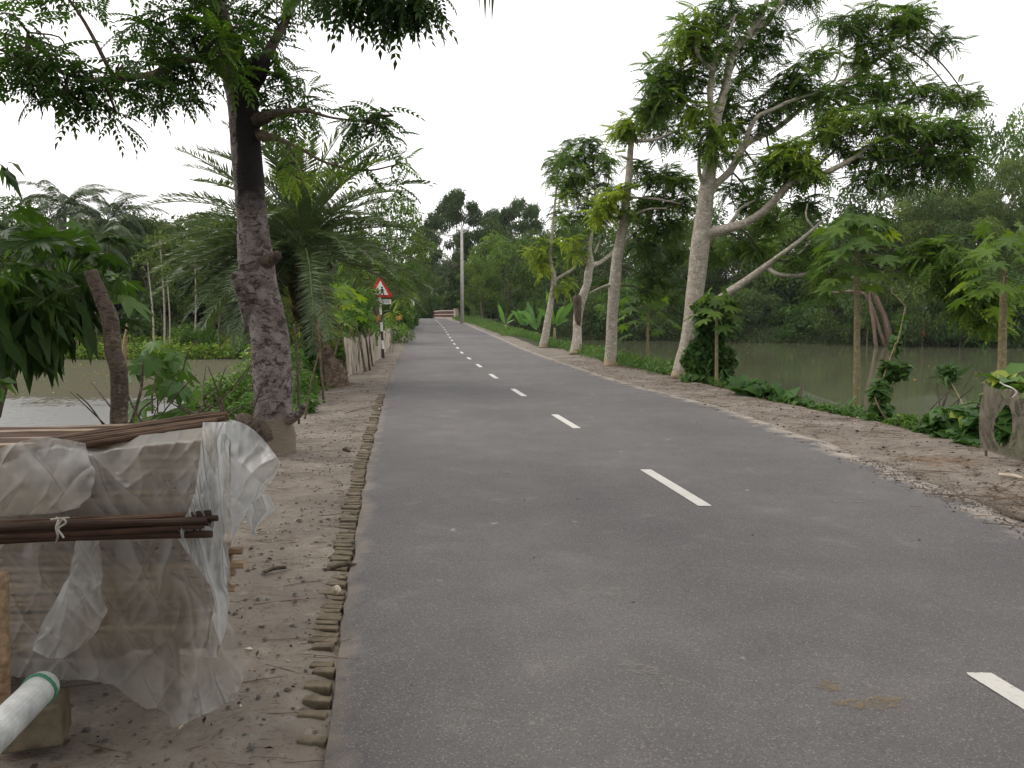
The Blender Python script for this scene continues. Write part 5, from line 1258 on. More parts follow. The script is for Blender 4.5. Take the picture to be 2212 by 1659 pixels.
def papaya(x, ybase, ytop, Y, w, n, pet, ls, label, seed, tint=.5, fruits=0, lean=0):
    b = P(x, ybase, Y); t = P(x + lean, ytop, Y); zb = min(b.z, gz(b.x, Y)); b.z = zb - .05
    r0 = empty('papaya_tree', (b.x, Y, zb), label, 'tree', 'papaya trees')
    wm = w / 2 / FPX * Y; mb = MB(); o, r = spline([b, b.lerp(t, .5), t], [wm * 1.15, wm, wm * .8], 14)
    r = [q * (1 + .05 * (i % 2)) for i, q in enumerate(r)]
    mb.tube(o, r, 10, rough=.03, seed=seed); mb.build('trunk', M['papaya_stem'], r0, smooth=True)
    papaya_crown(r0, t, n, pet, ls, M['leaf_right'], seed, tint)
    rr = random.Random(seed)
    for k in range(fruits):
        mb = MB(); a = rr.uniform(0, 6.28); c = t + Vector((math.cos(a) * .1, math.sin(a) * .1, -.1 - .25 * rr.random()))
        mb.tube([c + Vector((0, 0, .08)), c + Vector((0, 0, .04)), c, c - Vector((0, 0, .06)), c - Vector((0, 0, .1))], [.01, .04, .055, .04, .008], 8); mb.build('fruit', M['green_stem'], r0, smooth=True)
    return r0
papaya(1856, 880, 535, 16.5, 13.5, 60, .85, .38, 'tall papaya tree with a ringed bare stem before the middle of the right pond', 41, .5, 3, -4)
papaya(2172, 840, 575, 13.2, 17, 38, .75, .33, 'papaya tree with a darker stem at the right picture edge', 42, .62, 0, -3)
papaya(1400, 745, 672, 26, 6, 26, .9, .4, 'small low papaya between the slender tree and the tallest tree', 43, .45)
papaya(1330, 735, 640, 40, 5, 16, .9, .5, 'small papaya half hidden behind the slender tree trunk', 44, .4)
papaya(1548, 835, 668, 18.2, 7, 24, .5, .32, 'young papaya growing out of the vine-covered stump', 45, .5)
papaya(730, 800, 655, 24.5, 8, 20, .7, .45, 'papaya sapling behind the stick fence between palm and sign', 46, .72)
papaya(700, 800, 700, 22, 7, 16, .6, .4, 'low papaya sapling right beside the date palm trunk behind the fence', 47, .7)
def leaf_mass(name, label, cat, clusters, size, mat, seed, tmpl=SIMPLE, group=None, stems=0, el=(-60, 30), base=None, stem_mat=None):
    "clusters: (x, y, rx, ry, Y, depth, n, tint) in the photo's view"
    rng = np.random.default_rng(seed); L = Leaves(); rr = random.Random(seed)
    c0 = P(*[clusters[0][i] for i in (0, 1, 4)]); bx = base or (c0.x, c0.y, gz(c0.x, c0.y))
    root = empty(name, bx, label, cat, group)
    cs = []
    for (x, y, rx, ry_, Y, dm, n, tint) in clusters:
        c = P(x, y, Y); s = Y / FPX; cs.append(c)
        p = ell_points(rng, n, c, (rx * s, dm, ry_ * s)); p[:, 2] = np.maximum(p[:, 2], ground_h(p[:, 0], p[:, 1]) + .02)
        d = rand_dirs(rng, n, *el); up = rng.normal(0, .35, (n, 3)) + [0, -.25, 1]
        sub = np.repeat(rng.normal(0, .1, (n + 7) // 8), 8)[:n]
        L.stamp(tmpl[0], tmpl[1], frames(d, up), p, size * rng.uniform(.5, 1.25, n), np.clip(tint + sub + rng.normal(0, .08, n), 0, 1))
    L.build('foliage', mat, root)
    if stems:
        mb = MB()
        for k in range(stems):
            c = cs[k % len(cs)]; r_ = clusters[k % len(cs)]; s = r_[4] / FPX
            b = Vector((c.x + rr.uniform(-1, 1) * r_[2] * s * .5, c.y + rr.uniform(-.1, .1), gz(c.x, c.y) - .03)); t = c + Vector((rr.uniform(-1, 1) * r_[2] * s, rr.uniform(-.1, .1), rr.uniform(-.2, .9) * r_[3] * s))
            o, r = spline([b, b.lerp(t, .5) + Vector((rr.uniform(-.06, .06), 0, .03)), t], [.009, .007, .004], 4); mb.tube(o, r, 4)
        tag(mb.build('stems', stem_mat or M['stick'], root), kind='stuff')
    return root
# vine-covered stump beside the tallest tree
VS = leaf_mass('vine_covered_stump', 'stump smothered in climbing vines just right of the tallest tree base', 'vine', [
    (1515, 820, 44, 24, 18.7, .3, 640, .6), (1505, 775, 34, 34, 18.8, .25, 520, .55), (1528, 750, 38, 40, 18.7, .3, 700, .3), (1540, 700, 42, 44, 18.7, .3, 760, .28), (1550, 780, 42, 44, 18.6, .3, 700, .35), (1560, 825, 40, 20, 18.5, .3, 420, .4), (1535, 660, 42, 20, 18.6, .3, 420, .6), (1560, 655, 34, 14, 18.4, .3, 220, .7), (1490, 815, 20, 14, 18.8, .2, 140, .7), (1580, 830, 16, 14, 18.3, .2, 90, .4)],
    .13, M['leaf_vine'], 51, HEART, el=(-75, 0))
mb = MB(); a, b = P(1532, 835, 18.8), P(1532, 680, 18.8); o, r = spline([a, a.lerp(b, .5), b], [.24, .2, .16], 5); mb.tube(o, r, 10, rough=.15); mb.build('stump', M['bark_dark'], VS, smooth=True)
# bank plants, right
BK = 'bushes and creepers along the near bank of the right pond'
TARO = (np.array([(0, 0, 0), (-.1, .22, .04), (.35, .34, .06), (1, 0, -.28), (.35, -.34, .06), (-.1, -.22, .04), (.3, 0, .0)]), np.array([(0, 1, 2, 6), (6, 2, 3, 4), (0, 6, 4, 5)]))
leaf_mass('taro_plant', 'dark long-leaved taro clump on the bank right of the vine-covered stump', 'plant', [(1625, 845, 34, 16, 15.6, .3, 40, .25), (1665, 852, 32, 18, 15.2, .3, 42, .2), (1605, 838, 20, 12, 16.4, .3, 22, .2), (1700, 868, 18, 10, 14.6, .2, 18, .2)], .33, M['leaf_vine'], 52, TARO, stems=10, el=(-15, 60), stem_mat=M['green_stem'])
leaf_mass('creeper', 'low heart-leaved creeper at the bank foot of the fishing net stakes', 'vine', [(1780, 885, 30, 12, 13.2, .3, 130, .6), (1830, 893, 34, 14, 12.8, .3, 150, .45), (1740, 872, 22, 9, 13.8, .2, 80, .5)], .12, M['leaf_vine'], 53, HEART, BK, stems=14)
leaf_mass('climbing_vine', 'leafy climber on a leaning stake right of the tall papaya stem', 'vine', [(1905, 890, 22, 24, 11.9, .2, 190, .45), (1900, 845, 20, 28, 12, .2, 180, .5), (1915, 800, 16, 26, 12.1, .15, 120, .5), (1935, 750, 9, 26, 12.2, .1, 50, .55), (1950, 800, 14, 24, 12, .15, 60, .5), (1948, 700, 8, 20, 12.3, .1, 24, .7), (1885, 905, 18, 10, 11.8, .2, 60, .5)], .115, M['leaf_vine'], 54, HEART, BK, stems=3)
leaf_mass('creeper', 'low light green weed tuft between the climber and the twiggy plant', 'plant', [(1955, 905, 26, 14, 11.2, .25, 160, .7), (1985, 925, 30, 14, 10.8, .25, 170, .6), (1930, 915, 16, 10, 11.3, .2, 70, .7)], .1, M['leaf_shrub'], 55, SIMPLE, BK, stems=16)
leaf_mass('bank_bush', 'broad-leaved bush with a few yellow leaves on the bank left of the hanging net', 'bush', [(2040, 910, 34, 30, 10.4, .3, 210, .4), (2085, 905, 30, 32, 10.2, .3, 200, .45), (2110, 930, 25, 24, 9.8, .3, 130, .35), (2060, 945, 40, 12, 10, .2, 130, .3), (2000, 935, 26, 14, 10.5, .2, 110, .4), (2075, 895, 26, 10, 10.2, .2, 16, 1.0), (2100, 965, 26, 8, 9.4, .2, 50, .2)], .14, M['leaf_vine'], 56, HEART, BK, stems=16)
leaf_mass('bank_bush', 'bright green pointed-leaf plant behind the hanging net at the right edge', 'plant', [(2175, 830, 25, 26, 9.5, .3, 44, .9), (2205, 860, 20, 30, 9.3, .3, 44, .8), (2160, 880, 24, 24, 9.6, .3, 60, .3), (2200, 930, 22, 34, 9.2, .3, 80, .3), (2140, 930, 20, 30, 9.6, .2, 60, .3)], .26, M['leaf_vine'], 57, TARO, BK, stems=8, el=(-30, 40), stem_mat=M['green_stem'])
leaf_mass('spiky_plant', 'thin-stemmed plant with a spiky green rosette standing above the bank', 'plant', [(2052, 808, 16, 12, 11, .14, 110, .35), (2046, 822, 12, 10, 11, .1, 50, .3)], .22, M['leaf_vine'], 58, LANCE, el=(-20, 70))
def sticks(name, label, cat, lst, mat, group=None, rough=.12):
    root = None
    for k, (x0, y0, Y0, x1, y1, Y1, w) in enumerate(lst):
        a, b = P(x0, y0, Y0), P(x1, y1, Y1)
        if root is None: root = empty(name, a, label, cat, group)
        mb = MB(); rr = random.Random(k + len(label)); m_ = a.lerp(b, .5) + Vector((rr.uniform(-.05, .05), 0, rr.uniform(-.03, .05)))
        o, r = spline([a, m_, b], [w / 2 / FPX * Y0, w / 2.3 / FPX * Y0, w / 4 / FPX * Y1], 5); mb.tube(o, r, 5, rough=rough, seed=k); mb.build('stem', mat, root, smooth=True)
    return root
sticks('bare_twigs', 'bare brown twigs rising from the bank bush left of the hanging net', 'twigs', [(2022, 950, 10.6, 2062, 815, 11, 7), (1975, 935, 10.6, 2070, 830, 10.8, 4), (2000, 930, 10.6, 2110, 830, 10.4, 4), (2045, 940, 10.4, 2080, 880, 10.4, 4), (2080, 920, 10.2, 2125, 840, 10, 4), (2035, 900, 10.7, 2020, 790, 10.8, 2.5), (2060, 900, 10.5, 2120, 780, 10.2, 2.5), (2085, 940, 10, 2130, 880, 9.8, 4)], M['bark_dark'])
sticks('stake', 'pale leaning stake in the shallows right of the climber', 'stake', [(1917, 912, 11.4, 1890, 858, 11.6, 4)], M['stick'], 'stakes on the right bank')
sticks('stake', 'pale bamboo stake leaning behind the bank bush', 'stake', [(2100, 935, 10, 2046, 812, 11, 4)], M['papaya_stem'], 'stakes on the right bank')
sticks('stake', 'dark short stake with the fishing net, right of the taro clump', 'stake', [(1720, 872, 14.3, 1730, 826, 14.3, 5)], M['stick'], 'stakes on the right bank')
sticks('stake', 'tall thin stake wound with vine stems, curling at its top', 'stake', [(1893, 905, 11.9, 1935, 740, 12.1, 5), (1930, 770, 12.1, 1956, 660, 12.2, 4), (1956, 662, 12.2, 1925, 632, 12.2, 3), (1926, 634, 12.2, 1932, 618, 12.2, 2)], M['papaya_stem'], 'stakes on the right bank')
# fishing nets in the water
def net_sheet(name, label, gridf, nu, nv, mat, group=None, cat='net'):
    V = [gridf(i / (nu - 1), j / (nv - 1)) for i in range(nu) for j in range(nv)]
    F = [(i * nv + j, i * nv + j + 1, (i + 1) * nv + j + 1, (i + 1) * nv + j) for i in range(nu - 1) for j in range(nv - 1)]
    o = build(name, V, F, mat, None, True); return tag(o, label, cat, group)
net_sheet('fishing_net', 'thin fishing net sagging from a dark stake right of the taro clump', lambda a, b: P(1730 + 95 * a, (833 + 40 * a ** .6) + (880 - 833 - 38 * a ** .6) * b, 14.3 - .8 * a), 16, 8, M['net_thin'], 'fishing nets in the right pond')
net_sheet('fishing_net', 'arched thin fishing net in the water between the climber and the bank bush', lambda a, b: P(1905 + 215 * a, 905 - (30 + 22 * math.sin(a * 3.1) + 2 * math.sin(a * 40)) * b, 12.4 - 1.4 * a), 60, 8, M['net_thin'], 'fishing nets in the right pond')
# the net hanging at the right edge
NT = empty('hanging_net', G(2190, 1000), 'grey-brown net sheet slung on stakes with a sagging hole, at the right edge', 'net')
def netpt(a, b):
    # a 0..1 left to right, b 0..1 top to bottom
    top = (2128 + 100 * a + 20 * a, 826 + 34 * a ** .8 + 4 * math.sin(a * 9)); bot = (2118 + 150 * a, 968 + 34 * a + 10 * math.sin(a * 2.4))
    x = top[0] * (1 - b) + bot[0] * b - 8 * math.sin(b * 3.14); y = top[1] * (1 - b) + bot[1] * b
    fold = .12 * mnoise.noise(Vector((a * 5 + b * 2, b * 2.2, 1))) + .04 * mnoise.noise(Vector((a * 11 - 3 * b, b * 5, 5)))
    return P(x, y, 8.25 + fold + .25 * math.sin(b * 3.14) * -.4)
V, F = [], []
nu, nv = 60, 40
for i in range(nu):
    for j in range(nv): V.append(netpt(i / (nu - 1), j / (nv - 1)))
for i in range(nu - 1):
    for j in range(nv - 1):
        a, b = (i + .5) / nu, (j + .5) / nv
        if ((a - .36 - .18 * (.62 - b)) / (.13 + .06 * (b - .4))) ** 2 + ((b - .52) / .3) ** 2 < 1 and b > .2: continue
        F.append((i * nv + j, i * nv + j + 1, (i + 1) * nv + j + 1, (i + 1) * nv + j))
build('net_sheet', V, F, M['net_grey'], NT, True)
for k, (x0, y0, x1, y1) in enumerate([(2130, 985, 2130, 822), (2228, 1010, 2222, 842)]):
    mb = MB(); mb.tube([P(x0, y0, 8.32), P(x1, y1, 8.32)], .014, 6); mb.build('stake', M['stick'], NT)
mb = MB(); o, r = spline([P(2185, 860, 8.2), P(2196, 848, 8.15), P(2186, 838, 8.15), P(2170, 832, 8.2), P(2160, 826, 8.2)], [.007] * 5, 5); mb.tube(o, r, 6); mb.build('cord', M['white_paint'], NT, smooth=True)

# bananas on the far right verge and one across the pond
def banana(x, yb, Y, label, leaves, seed, group='banana plants on the right verge', tint=.4, stem_h=.5):
    b = P(x, yb, Y); zb = gz(b.x, Y); b.z = zb - .03
    r0 = empty('banana_plant', (b.x, Y, zb), label, 'plant', group)
    top = Vector((b.x, Y, zb + stem_h)); mb = MB(); mb.tube([b, b.lerp(top, .5), top], [.09, .075, .05], 9); mb.build('stem', M['papaya_stem'], r0, smooth=True)
    rng = np.random.default_rng(seed)
    for (tx, ty, w, br) in leaves:
        tip = P(tx, ty, Y + rng.uniform(-.4, .4)); d = tip - top; mid = top.lerp(tip, .5) + Vector((0, 0, br * d.length))
        o, r = spline([top, mid, tip], [.02, .012, .004], 9); V, F, T = [], [], []
        sd = Vector((-d.z, 0, d.x)).normalized() if abs(d.z) > abs(d.x) * .6 else Vector((0, 1, .25)).normalized()
        sd = (sd + Vector((0, rng.uniform(-.5, .5), 0))).normalized(); n = len(o); wm = w / FPX * Y / 2
        for i, p in enumerate(o):
            u_ = i / (n - 1); ww = wm * (0 if u_ < .12 else math.sin(min(1, (u_ - .12) / .88 * 1.02) * math.pi) ** .55)
            V += [p + sd * ww + Vector((0, 0, -.25 * ww)), p, p - sd * ww + Vector((0, 0, -.25 * ww))]
        for i in range(n - 1): F += [(3 * i, 3 * i + 1, 3 * i + 4, 3 * i + 3), (3 * i + 1, 3 * i + 2, 3 * i + 5, 3 * i + 4)]
        build('leaf', V, F, M['leaf_banana'], r0, True, tint=[tint + rng.uniform(-.3, .3)] * len(V))
    return r0
banana(1092, 704, 62, 'small banana plant with one upright yellow-green leaf, leftmost on the right verge', [(1076, 655, 9, .02), (1111, 690, 10, .1), (1080, 680, 7, .1), (1112, 672, 6, .1)], 1, tint=.9)
banana(1130, 712, 56, 'banana plant with blue-green arching leaves, second from left on the right verge', [(1105, 670, 9, .2), (1118, 668, 10, .2), (1150, 672, 9, .2), (1163, 690, 9, .2), (1140, 660, 8, .1)], 2, tint=.2)
banana(1160, 724, 50, 'banana plant with broad hanging leaves directly left of the farthest pale trunk', [(1118, 672, 10, .25), (1138, 650, 10, .1), (1150, 695, 10, .3), (1172, 670, 9, .2), (1128, 690, 9, .25)], 3, tint=.3)
banana(1198, 736, 42, 'tall banana plant with long upright leaves right of the farthest pale trunk', [(1180, 626, 12, .02), (1240, 650, 14, .06), (1218, 660, 13, .12), (1160, 665, 12, .15), (1228, 690, 10, .2), (1185, 660, 10, .1)], 4, tint=.5, stem_h=1.0)
banana(1992, 700, 70, 'banana plant with drooping leaves on the far bank of the right pond', [(1975, 640, 12, .1), (1972, 690, 14, .3), (2012, 660, 12, .2), (2005, 640, 10, .1)], 5, group='far bank plants', stem_h=1.5)
# the leaning pinkish trunk and stems on the far bank
FB = 'stems on the far bank of the right pond'
for k, (pts, w, lab) in enumerate([
    ([(1927, 728, 66.5), (1912, 690, 66.5), (1895, 650, 66.5), (1880, 615, 66.5)], 15, 'thick pinkish trunk leaning left over the far bank water'),
    ([(1893, 740, 66), (1887, 700, 66), (1880, 660, 66), (1878, 615, 66)], 8, 'pale upright stem left of the thick pinkish leaning trunk'),
    ([(1915, 700, 66.4), (1880, 655, 66.4), (1855, 630, 66.4), (1800, 632, 66.4)], 8, 'pinkish limb crossing behind the tall papaya stem on the far bank'),
    ([(2032, 720, 68), (2038, 680, 68), (2034, 640, 68)], 3.5, 'thin grey stem right of the orange bract on the far bank'),
    ([(2050, 735, 67), (2052, 690, 67), (2051, 650, 67)], 3.5, 'thin pale stem left of the red bract on the far bank'),
    ([(2078, 728, 67), (2070, 690, 67), (2057, 645, 67)], 3.5, 'thin reddish leaning stem beside the red bract on the far bank'),
    ([(1955, 722, 68), (1957, 690, 68), (1956, 650, 68)], 3.5, 'thin pale stem just left of the orange bract on the far bank')]):
    p = [P(*q) for q in pts]; r0 = empty('slender_tree', (p[0].x, p[0].y, -1), lab, 'tree', FB); p[0].z = min(p[0].z, -1.05)
    o, r = spline(p, [w * f_ / 2 / FPX * 68 for f_ in np.linspace(1, .5, len(p))], 5); mb = MB(); mb.tube(o, r, 7, rough=.08, seed=k); mb.build('trunk', M['bark_pink'] if k in (0, 1, 2, 5) else M['bark_far'], r0, smooth=True)
for x, y0, y1, lab in ((1996, 690, 726, 'orange dry bract hanging to the water on the far bank'), (2086, 690, 712, 'red dry bract hanging at the far bank, right of the orange one')):
    rr = random.Random(x); V, F = [], []; c = P(x, y0, 66); mb = MB()
    for k in range(9):
        h = (y1 - y0) / 9 * k * 66 / FPX; c2 = c - Vector((rr.uniform(-.08, .08), 0, h)); mb.tube([c2, c2 - Vector((rr.uniform(-.12, .12), rr.uniform(-.1, .1), .22))], [.07, .02], 5)
    tag(mb.build('dry_bract', M['orange']), lab, 'leaf', 'dry bracts on the far bank')

# ------------------------------------------------------------------ grass and weeds
def scatter(nm, label, pts_fn, n, tmplA, size, mat, seed, el=(-20, 60), tint=.5, cat='weeds', k=5, jit=.09, hz=0):
    rng = np.random.default_rng(seed); L = Leaves(); XY = pts_fn(rng, n)
    z = ground_h(XY[:, 0], XY[:, 1])
    p0 = np.stack([XY[:, 0], XY[:, 1], np.maximum(z, -1.02)], -1)
    p = np.repeat(p0, k, 0) + rng.normal(0, jit, (len(p0) * k, 3)) * [1, 1, .0] + np.abs(rng.normal(0, size * .45, (len(p0) * k, 1))) * [0, 0, 1] + rng.uniform(0, 1, (len(p0) * k, 1)) ** 1.5 * [0, 0, hz]
    d = rand_dirs(rng, len(p), *el); up = rng.normal(0, .4, (len(p), 3)) + [0, 0, 1]
    tt = np.repeat(tint + rng.normal(0, .16, len(p0)), k) + rng.normal(0, .06, len(p))
    L.stamp(tmplA[0], tmplA[1], frames(d, up), p, size * rng.uniform(.5, 1.3, len(p)), np.clip(tt, 0, 1))
    return tag(L.build(nm, mat), label, cat, kind='stuff')
BLADE = (np.array([(0, -.04, 0), (0, .04, 0), (.6, .03, .0), (1, 0, -.15)]), np.array([(0, 1, 2, 3)]))
def band(tab, o0, o1, y0, y1, side=1, pw=1.0):
    def f(rng, n):
        y = y0 + (y1 - y0) * rng.random(n) ** pw; x = interp(tab, y) + side * (o0 + (o1 - o0) * rng.random(n)); return np.stack([x, y], -1)
    return f
scatter('verge_weeds', 'green weeds and grass along the pond side of the right verge', band(XB, .0, 1.6, 19.5, 60), 4200, SIMPLE, .14, M['leaf_shrub'], 61, tint=.55, hz=.3)
scatter('verge_grass', 'grass blades among the weeds of the right verge', band(XB, -.3, 1.2, 21, 80), 2600, BLADE, .26, M['grass'], 62, el=(20, 85), tint=.35, jit=.14)
scatter('verge_weeds', 'low weeds down the near bank of the right pond', band(XB, .35, 1.5, 7, 20), 800, SIMPLE, .08, M['leaf_vine'], 63, tint=.35)
scatter('verge_grass', 'sparse grass on the near right bank', band(XB, .2, 1.3, 7, 20), 420, BLADE, .2, M['grass'], 64, el=(20, 80), tint=.3)
scatter('bank_weeds', 'leafy weeds on the left bank behind the fence and trees', band(XF, -.05, 1.6, 8.0, 50, -1), 6500, SIMPLE, .12, M['leaf_shrub'], 65, tint=.55)
scatter('verge_grass', 'thin grass on the left verge beyond the sign', band(XL, .5, 3.2, 42, 92, -1), 3800, BLADE, .22, M['grass'], 66, el=(20, 80), tint=.6)
scatter('verge_grass', 'grass around the foot of the power pole', band(XR, .5, 3.5, 52, 94), 3600, BLADE, .25, M['grass'], 67, el=(20, 80), tint=.6)
def farleft(rng, n):
    x = rng.uniform(-40, -9, n); y = interp(YFL, x) + rng.uniform(-3.5, 3, n) ; return np.stack([x, y], -1)
scatter('bank_weeds', 'bright green water weeds along the far shore of the left pond', farleft, 6500, SIMPLE, .26, M['leaf_shrub'], 68, tint=.86, jit=.3, hz=.75)

# ------------------------------------------------------------------ near left: trees, saplings, twigs
NL = empty('cut_tree', P(252, 960, 4.2), 'dark crooked sawn-off trunk behind the wrapped stack, leaves at its top', 'tree')
NL.location.z = gz(NL.location.x, 4.2)
mb = MB(); l7, _ = limb_mesh(mb, [(256, 1010, 4.2, 40), (257, 930, 4.2, 38), (258, 860, 4.2, 36), (256, 800, 4.2, 34), (243, 750, 4.2, 35), (238, 690, 4.2, 36), (222, 650, 4.2, 30), (205, 610, 4.2, 29), (196, 585, 4.2, 28)], 44, 14, .05, 6); mb.build('trunk', M['bark_dark'], NL, smooth=True)
papaya_crown(NL, P(140, 600, 4.9), 16, .36, .2, M['leaf_near'], 71, .5, (75, -10), LOB2, pr=.004)
rngq = np.random.default_rng(7)
L = Leaves()
for (x, y, Y, s_, t) in [(x_ + rngq.uniform(-28, 28), y_ + rngq.uniform(-18, 22), Y_ + rngq.uniform(-.3, .3), s__ * rngq.uniform(.45, .8), t__ * .55) for _r in range(3) for (x_, y_, Y_, s__, t__) in [(40, 515, 4.6, .3, .5), (90, 500, 4.6, .28, .4), (150, 505, 4.8, .3, .35), (195, 530, 4.7, .27, .35), (228, 500, 4.9, .26, .35), (240, 560, 4.9, .26, .3), (70, 570, 4.4, .3, .75), (140, 590, 4.6, .3, .6), (190, 600, 4.8, .24, .6), (250, 615, 5.0, .28, .5), (290, 640, 5.1, .27, .4), (275, 680, 5.1, .24, .35), (10, 480, 4.4, .26, .6), (20, 600, 4.3, .3, .6), (110, 640, 4.5, .26, .4), (215, 585, 4.9, .2, .6), (60, 460, 4.6, .22, .3)]]:
    L.stamp(LOB[0], LOB[1], frames(np.array([[rngq.uniform(-.4, 1), rngq.uniform(-.8, .5), -.25]]), np.array([[rngq.normal(0, .25), rngq.uniform(-.1, .3), 1]])), np.array([P(x, y, Y)]), np.array([s_]), np.array([t]))
L.build('crown', M['leaf_near'], NL)
MG = leaf_mass('mango_sapling', 'dark sapling with long drooping narrow leaves at the left edge', 'tree', [(60, 640, 70, 40, 4.5, .3, 80, .2), (130, 670, 60, 50, 4.5, .25, 80, .15), (40, 710, 60, 50, 4.4, .25, 60, .12), (20, 600, 40, 40, 4.4, .2, 50, .3), (100, 720, 40, 30, 4.5, .2, 40, .15), (180, 640, 24, 30, 4.7, .15, 24, .25)], .24, M['leaf_near'], 72, (np.array([(0, 0, 0), (.45, .12, .03), (1, 0, -.15), (.45, -.12, .03)]), np.array([(0, 1, 2, 3)])), el=(-88, -45))
mb = MB(); o, r = spline([P(-10, 900, 4.5), P(18, 790, 4.5), P(40, 720, 4.5), P(70, 640, 4.5), P(90, 600, 4.5)], [.03, .026, .022, .016, .01], 5); mb.tube(o, r, 8, rough=.06); mb.build('trunk', M['bark_dark'], MG, smooth=True)
leaf_mass('mango_branch', 'few long dark leaves hanging into the picture at the left edge against the sky', 'branch', [(2, 350, 14, 16, 3.6, .08, 7, .15), (6, 372, 10, 14, 3.6, .08, 4, .2)], .17, M['leaf_near'], 73, (np.array([(0, 0, 0), (.45, .1, .03), (1, 0, -.25), (.45, -.1, .03)]), np.array([(0, 1, 2, 3)])), el=(-60, -10))
leaf_mass('weed_tuft', 'small green leaf tuft behind the stack at the left edge', 'plant', [(20, 960, 36, 16, 3.9, .1, 60, .4), (50, 948, 16, 10, 4.0, .1, 20, .5), (0, 830, 22, 20, 4.1, .1, 10, .8)], .08, M['leaf_vine'], 74, HEART, stems=5)
SP_ = empty('sapling', P(330, 900, 6.6), 'bright green lobed-leaf sapling between the cut trunk and the blotchy tree', 'plant'); SP_.location.z = gz(SP_.location.x, 6.6)
papaya_crown(SP_, P(352, 820, 6.6), 11, .28, .2, M['leaf_shrub'], 75, .35, (70, -50), LOB2, pr=.004)
L = Leaves()
for (x, y, s_, t) in [(318, 770, .17, .3), (345, 790, .18, .35), (370, 775, .16, .25), (300, 790, .15, .4), (360, 830, .17, .4), (385, 850, .15, .3), (430, 900, .14, .9), (415, 850, .13, .7), (440, 950, .12, .85), (470, 905, .12, .9), (330, 740, .13, .6), (400, 880, .14, .5)]:
    L.stamp(LOB2[0], LOB2[1], frames(np.array([[rngq.uniform(-1, 1), rngq.uniform(-.9, .1), -.4]]), np.array([[rngq.normal(0, .3), -.7, 1]])), np.array([P(x, y, 6.5)]), np.array([s_]), np.array([t]))
L.build('foliage', M['leaf_shrub'], SP_)
tw = []
rr = random.Random(77)
for k in range(26):
    x0 = rr.uniform(280, 540); x1 = x0 + rr.uniform(-110, 110); tw.append((x0, rr.uniform(890, 940), rr.uniform(5.8, 6.8), x1, rr.uniform(780, 880), rr.uniform(5.8, 6.8), rr.uniform(2.2, 5)))
tw += [(282, 920, 5.4, 310, 775, 5.5, 9), (235, 935, 5.2, 165, 850, 5.2, 4), (240, 930, 5.2, 150, 845, 5.2, 3), (395, 800, 6.3, 430, 735, 6.3, 3), (500, 850, 6.5, 560, 770, 6.5, 2.5)]
sticks('bare_twigs', 'tangle of bare brown twigs between the cut trunk and the blotchy tree', 'twigs', tw, M['bark_dark'])
sticks('stake', 'orange-brown broken stake standing in the left pond behind the cut trunk', 'stake', [(272, 840, 12, 277, 692, 12, 11)], M['cane'])
leaf_mass('bank_bush', 'bright small-leaved shrub left of the blotchy trunk on the bank', 'bush', [(440, 860, 40, 34, 9.6, .4, 380, .6), (490, 850, 44, 50, 9.8, .5, 560, .68), (530, 820, 30, 50, 10, .4, 340, .6), (500, 900, 50, 30, 9.2, .4, 420, .5), (540, 880, 24, 34, 9.4, .3, 240, .5), (470, 830, 26, 26, 9.8, .3, 160, .78), (545, 770, 16, 30, 10.2, .3, 90, .8), (400, 890, 30, 20, 9.2, .3, 140, .45)], .08, M['leaf_shrub'], 76, SIMPLE, stems=20)
leaf_mass('bank_bush', 'dusty green shrub between the blotchy trunk and the date palm foot', 'bush', [(660, 830, 26, 34, 14, .4, 300, .45), (640, 780, 20, 40, 15, .4, 240, .5), (670, 870, 22, 20, 12.6, .3, 200, .4), (620, 720, 30, 40, 17, .5, 240, .5), (690, 740, 22, 30, 19, .4, 160, .5)], .1, M['leaf_shrub'], 78, SIMPLE, stems=14)
leaf_mass('climbing_vine', 'green vine climbing the left side of the leaning date palm trunk', 'vine', [(672, 760, 10, 40, 17.6, .2, 150, .4), (664, 715, 9, 30, 17.7, .2, 100, .4), (684, 800, 10, 20, 17.4, .2, 60, .4)], .12, M['leaf_vine'], 79, HEART)
leaf_mass('climbing_bush', 'green leafy bush among the fence posts left of the sign', 'bush', [(725, 735, 24, 34, 23.2, .4, 300, .55), (748, 760, 16, 28, 23, .3, 160, .5), (745, 700, 24, 26, 24, .4, 240, .65), (775, 690, 20, 22, 26.8, .4, 160, .7), (800, 700, 14, 20, 28.6, .3, 110, .7), (845, 700, 16, 22, 33, .4, 160, .75), (870, 710, 14, 14, 40, .4, 110, .75), (790, 730, 20, 20, 28, .3, 120, .6)], .14, M['leaf_shrub'], 80, SIMPLE, stems=20)
for x, y, Y, lab in ((814, 690, 29.2, 'big orange-yellow dying leaf left of the sign post'), (861, 690, 36, 'orange-yellow dying leaf right of the sign post')):
    L = Leaves(); L.stamp(LOB2[0], LOB2[1], frames(np.array([[.2, -.5, -1.0]]), np.array([[0, -1, .4]])), np.array([P(x, y - 6, Y)]), np.array([.22]), np.array([.95])); tag(L.build('dying_leaf', M['dry']), lab, 'leaf')

# ------------------------------------------------------------------ unseen trees added behind the camera to shade the near ground
for kind, X, Y, H, W_, lab in (('broad1', 0.2, -5.2, 16, 15, 'unseen tree added behind the camera so its crown shades the near road'), ('broad2', 7.5, -6.5, 14, 12, 'unseen tree added for shade behind the camera, right side of the road')):
    p, used = proto(kind); o_ = copy_tree(p); o_.location = (X, Y, 0); sx = W_ / 9.8; o_.scale = (sx, sx, H / 10.0); o_['label'] = lab; o_['category'] = 'tree'; o_['group'] = 'unseen trees added for shade behind the camera'

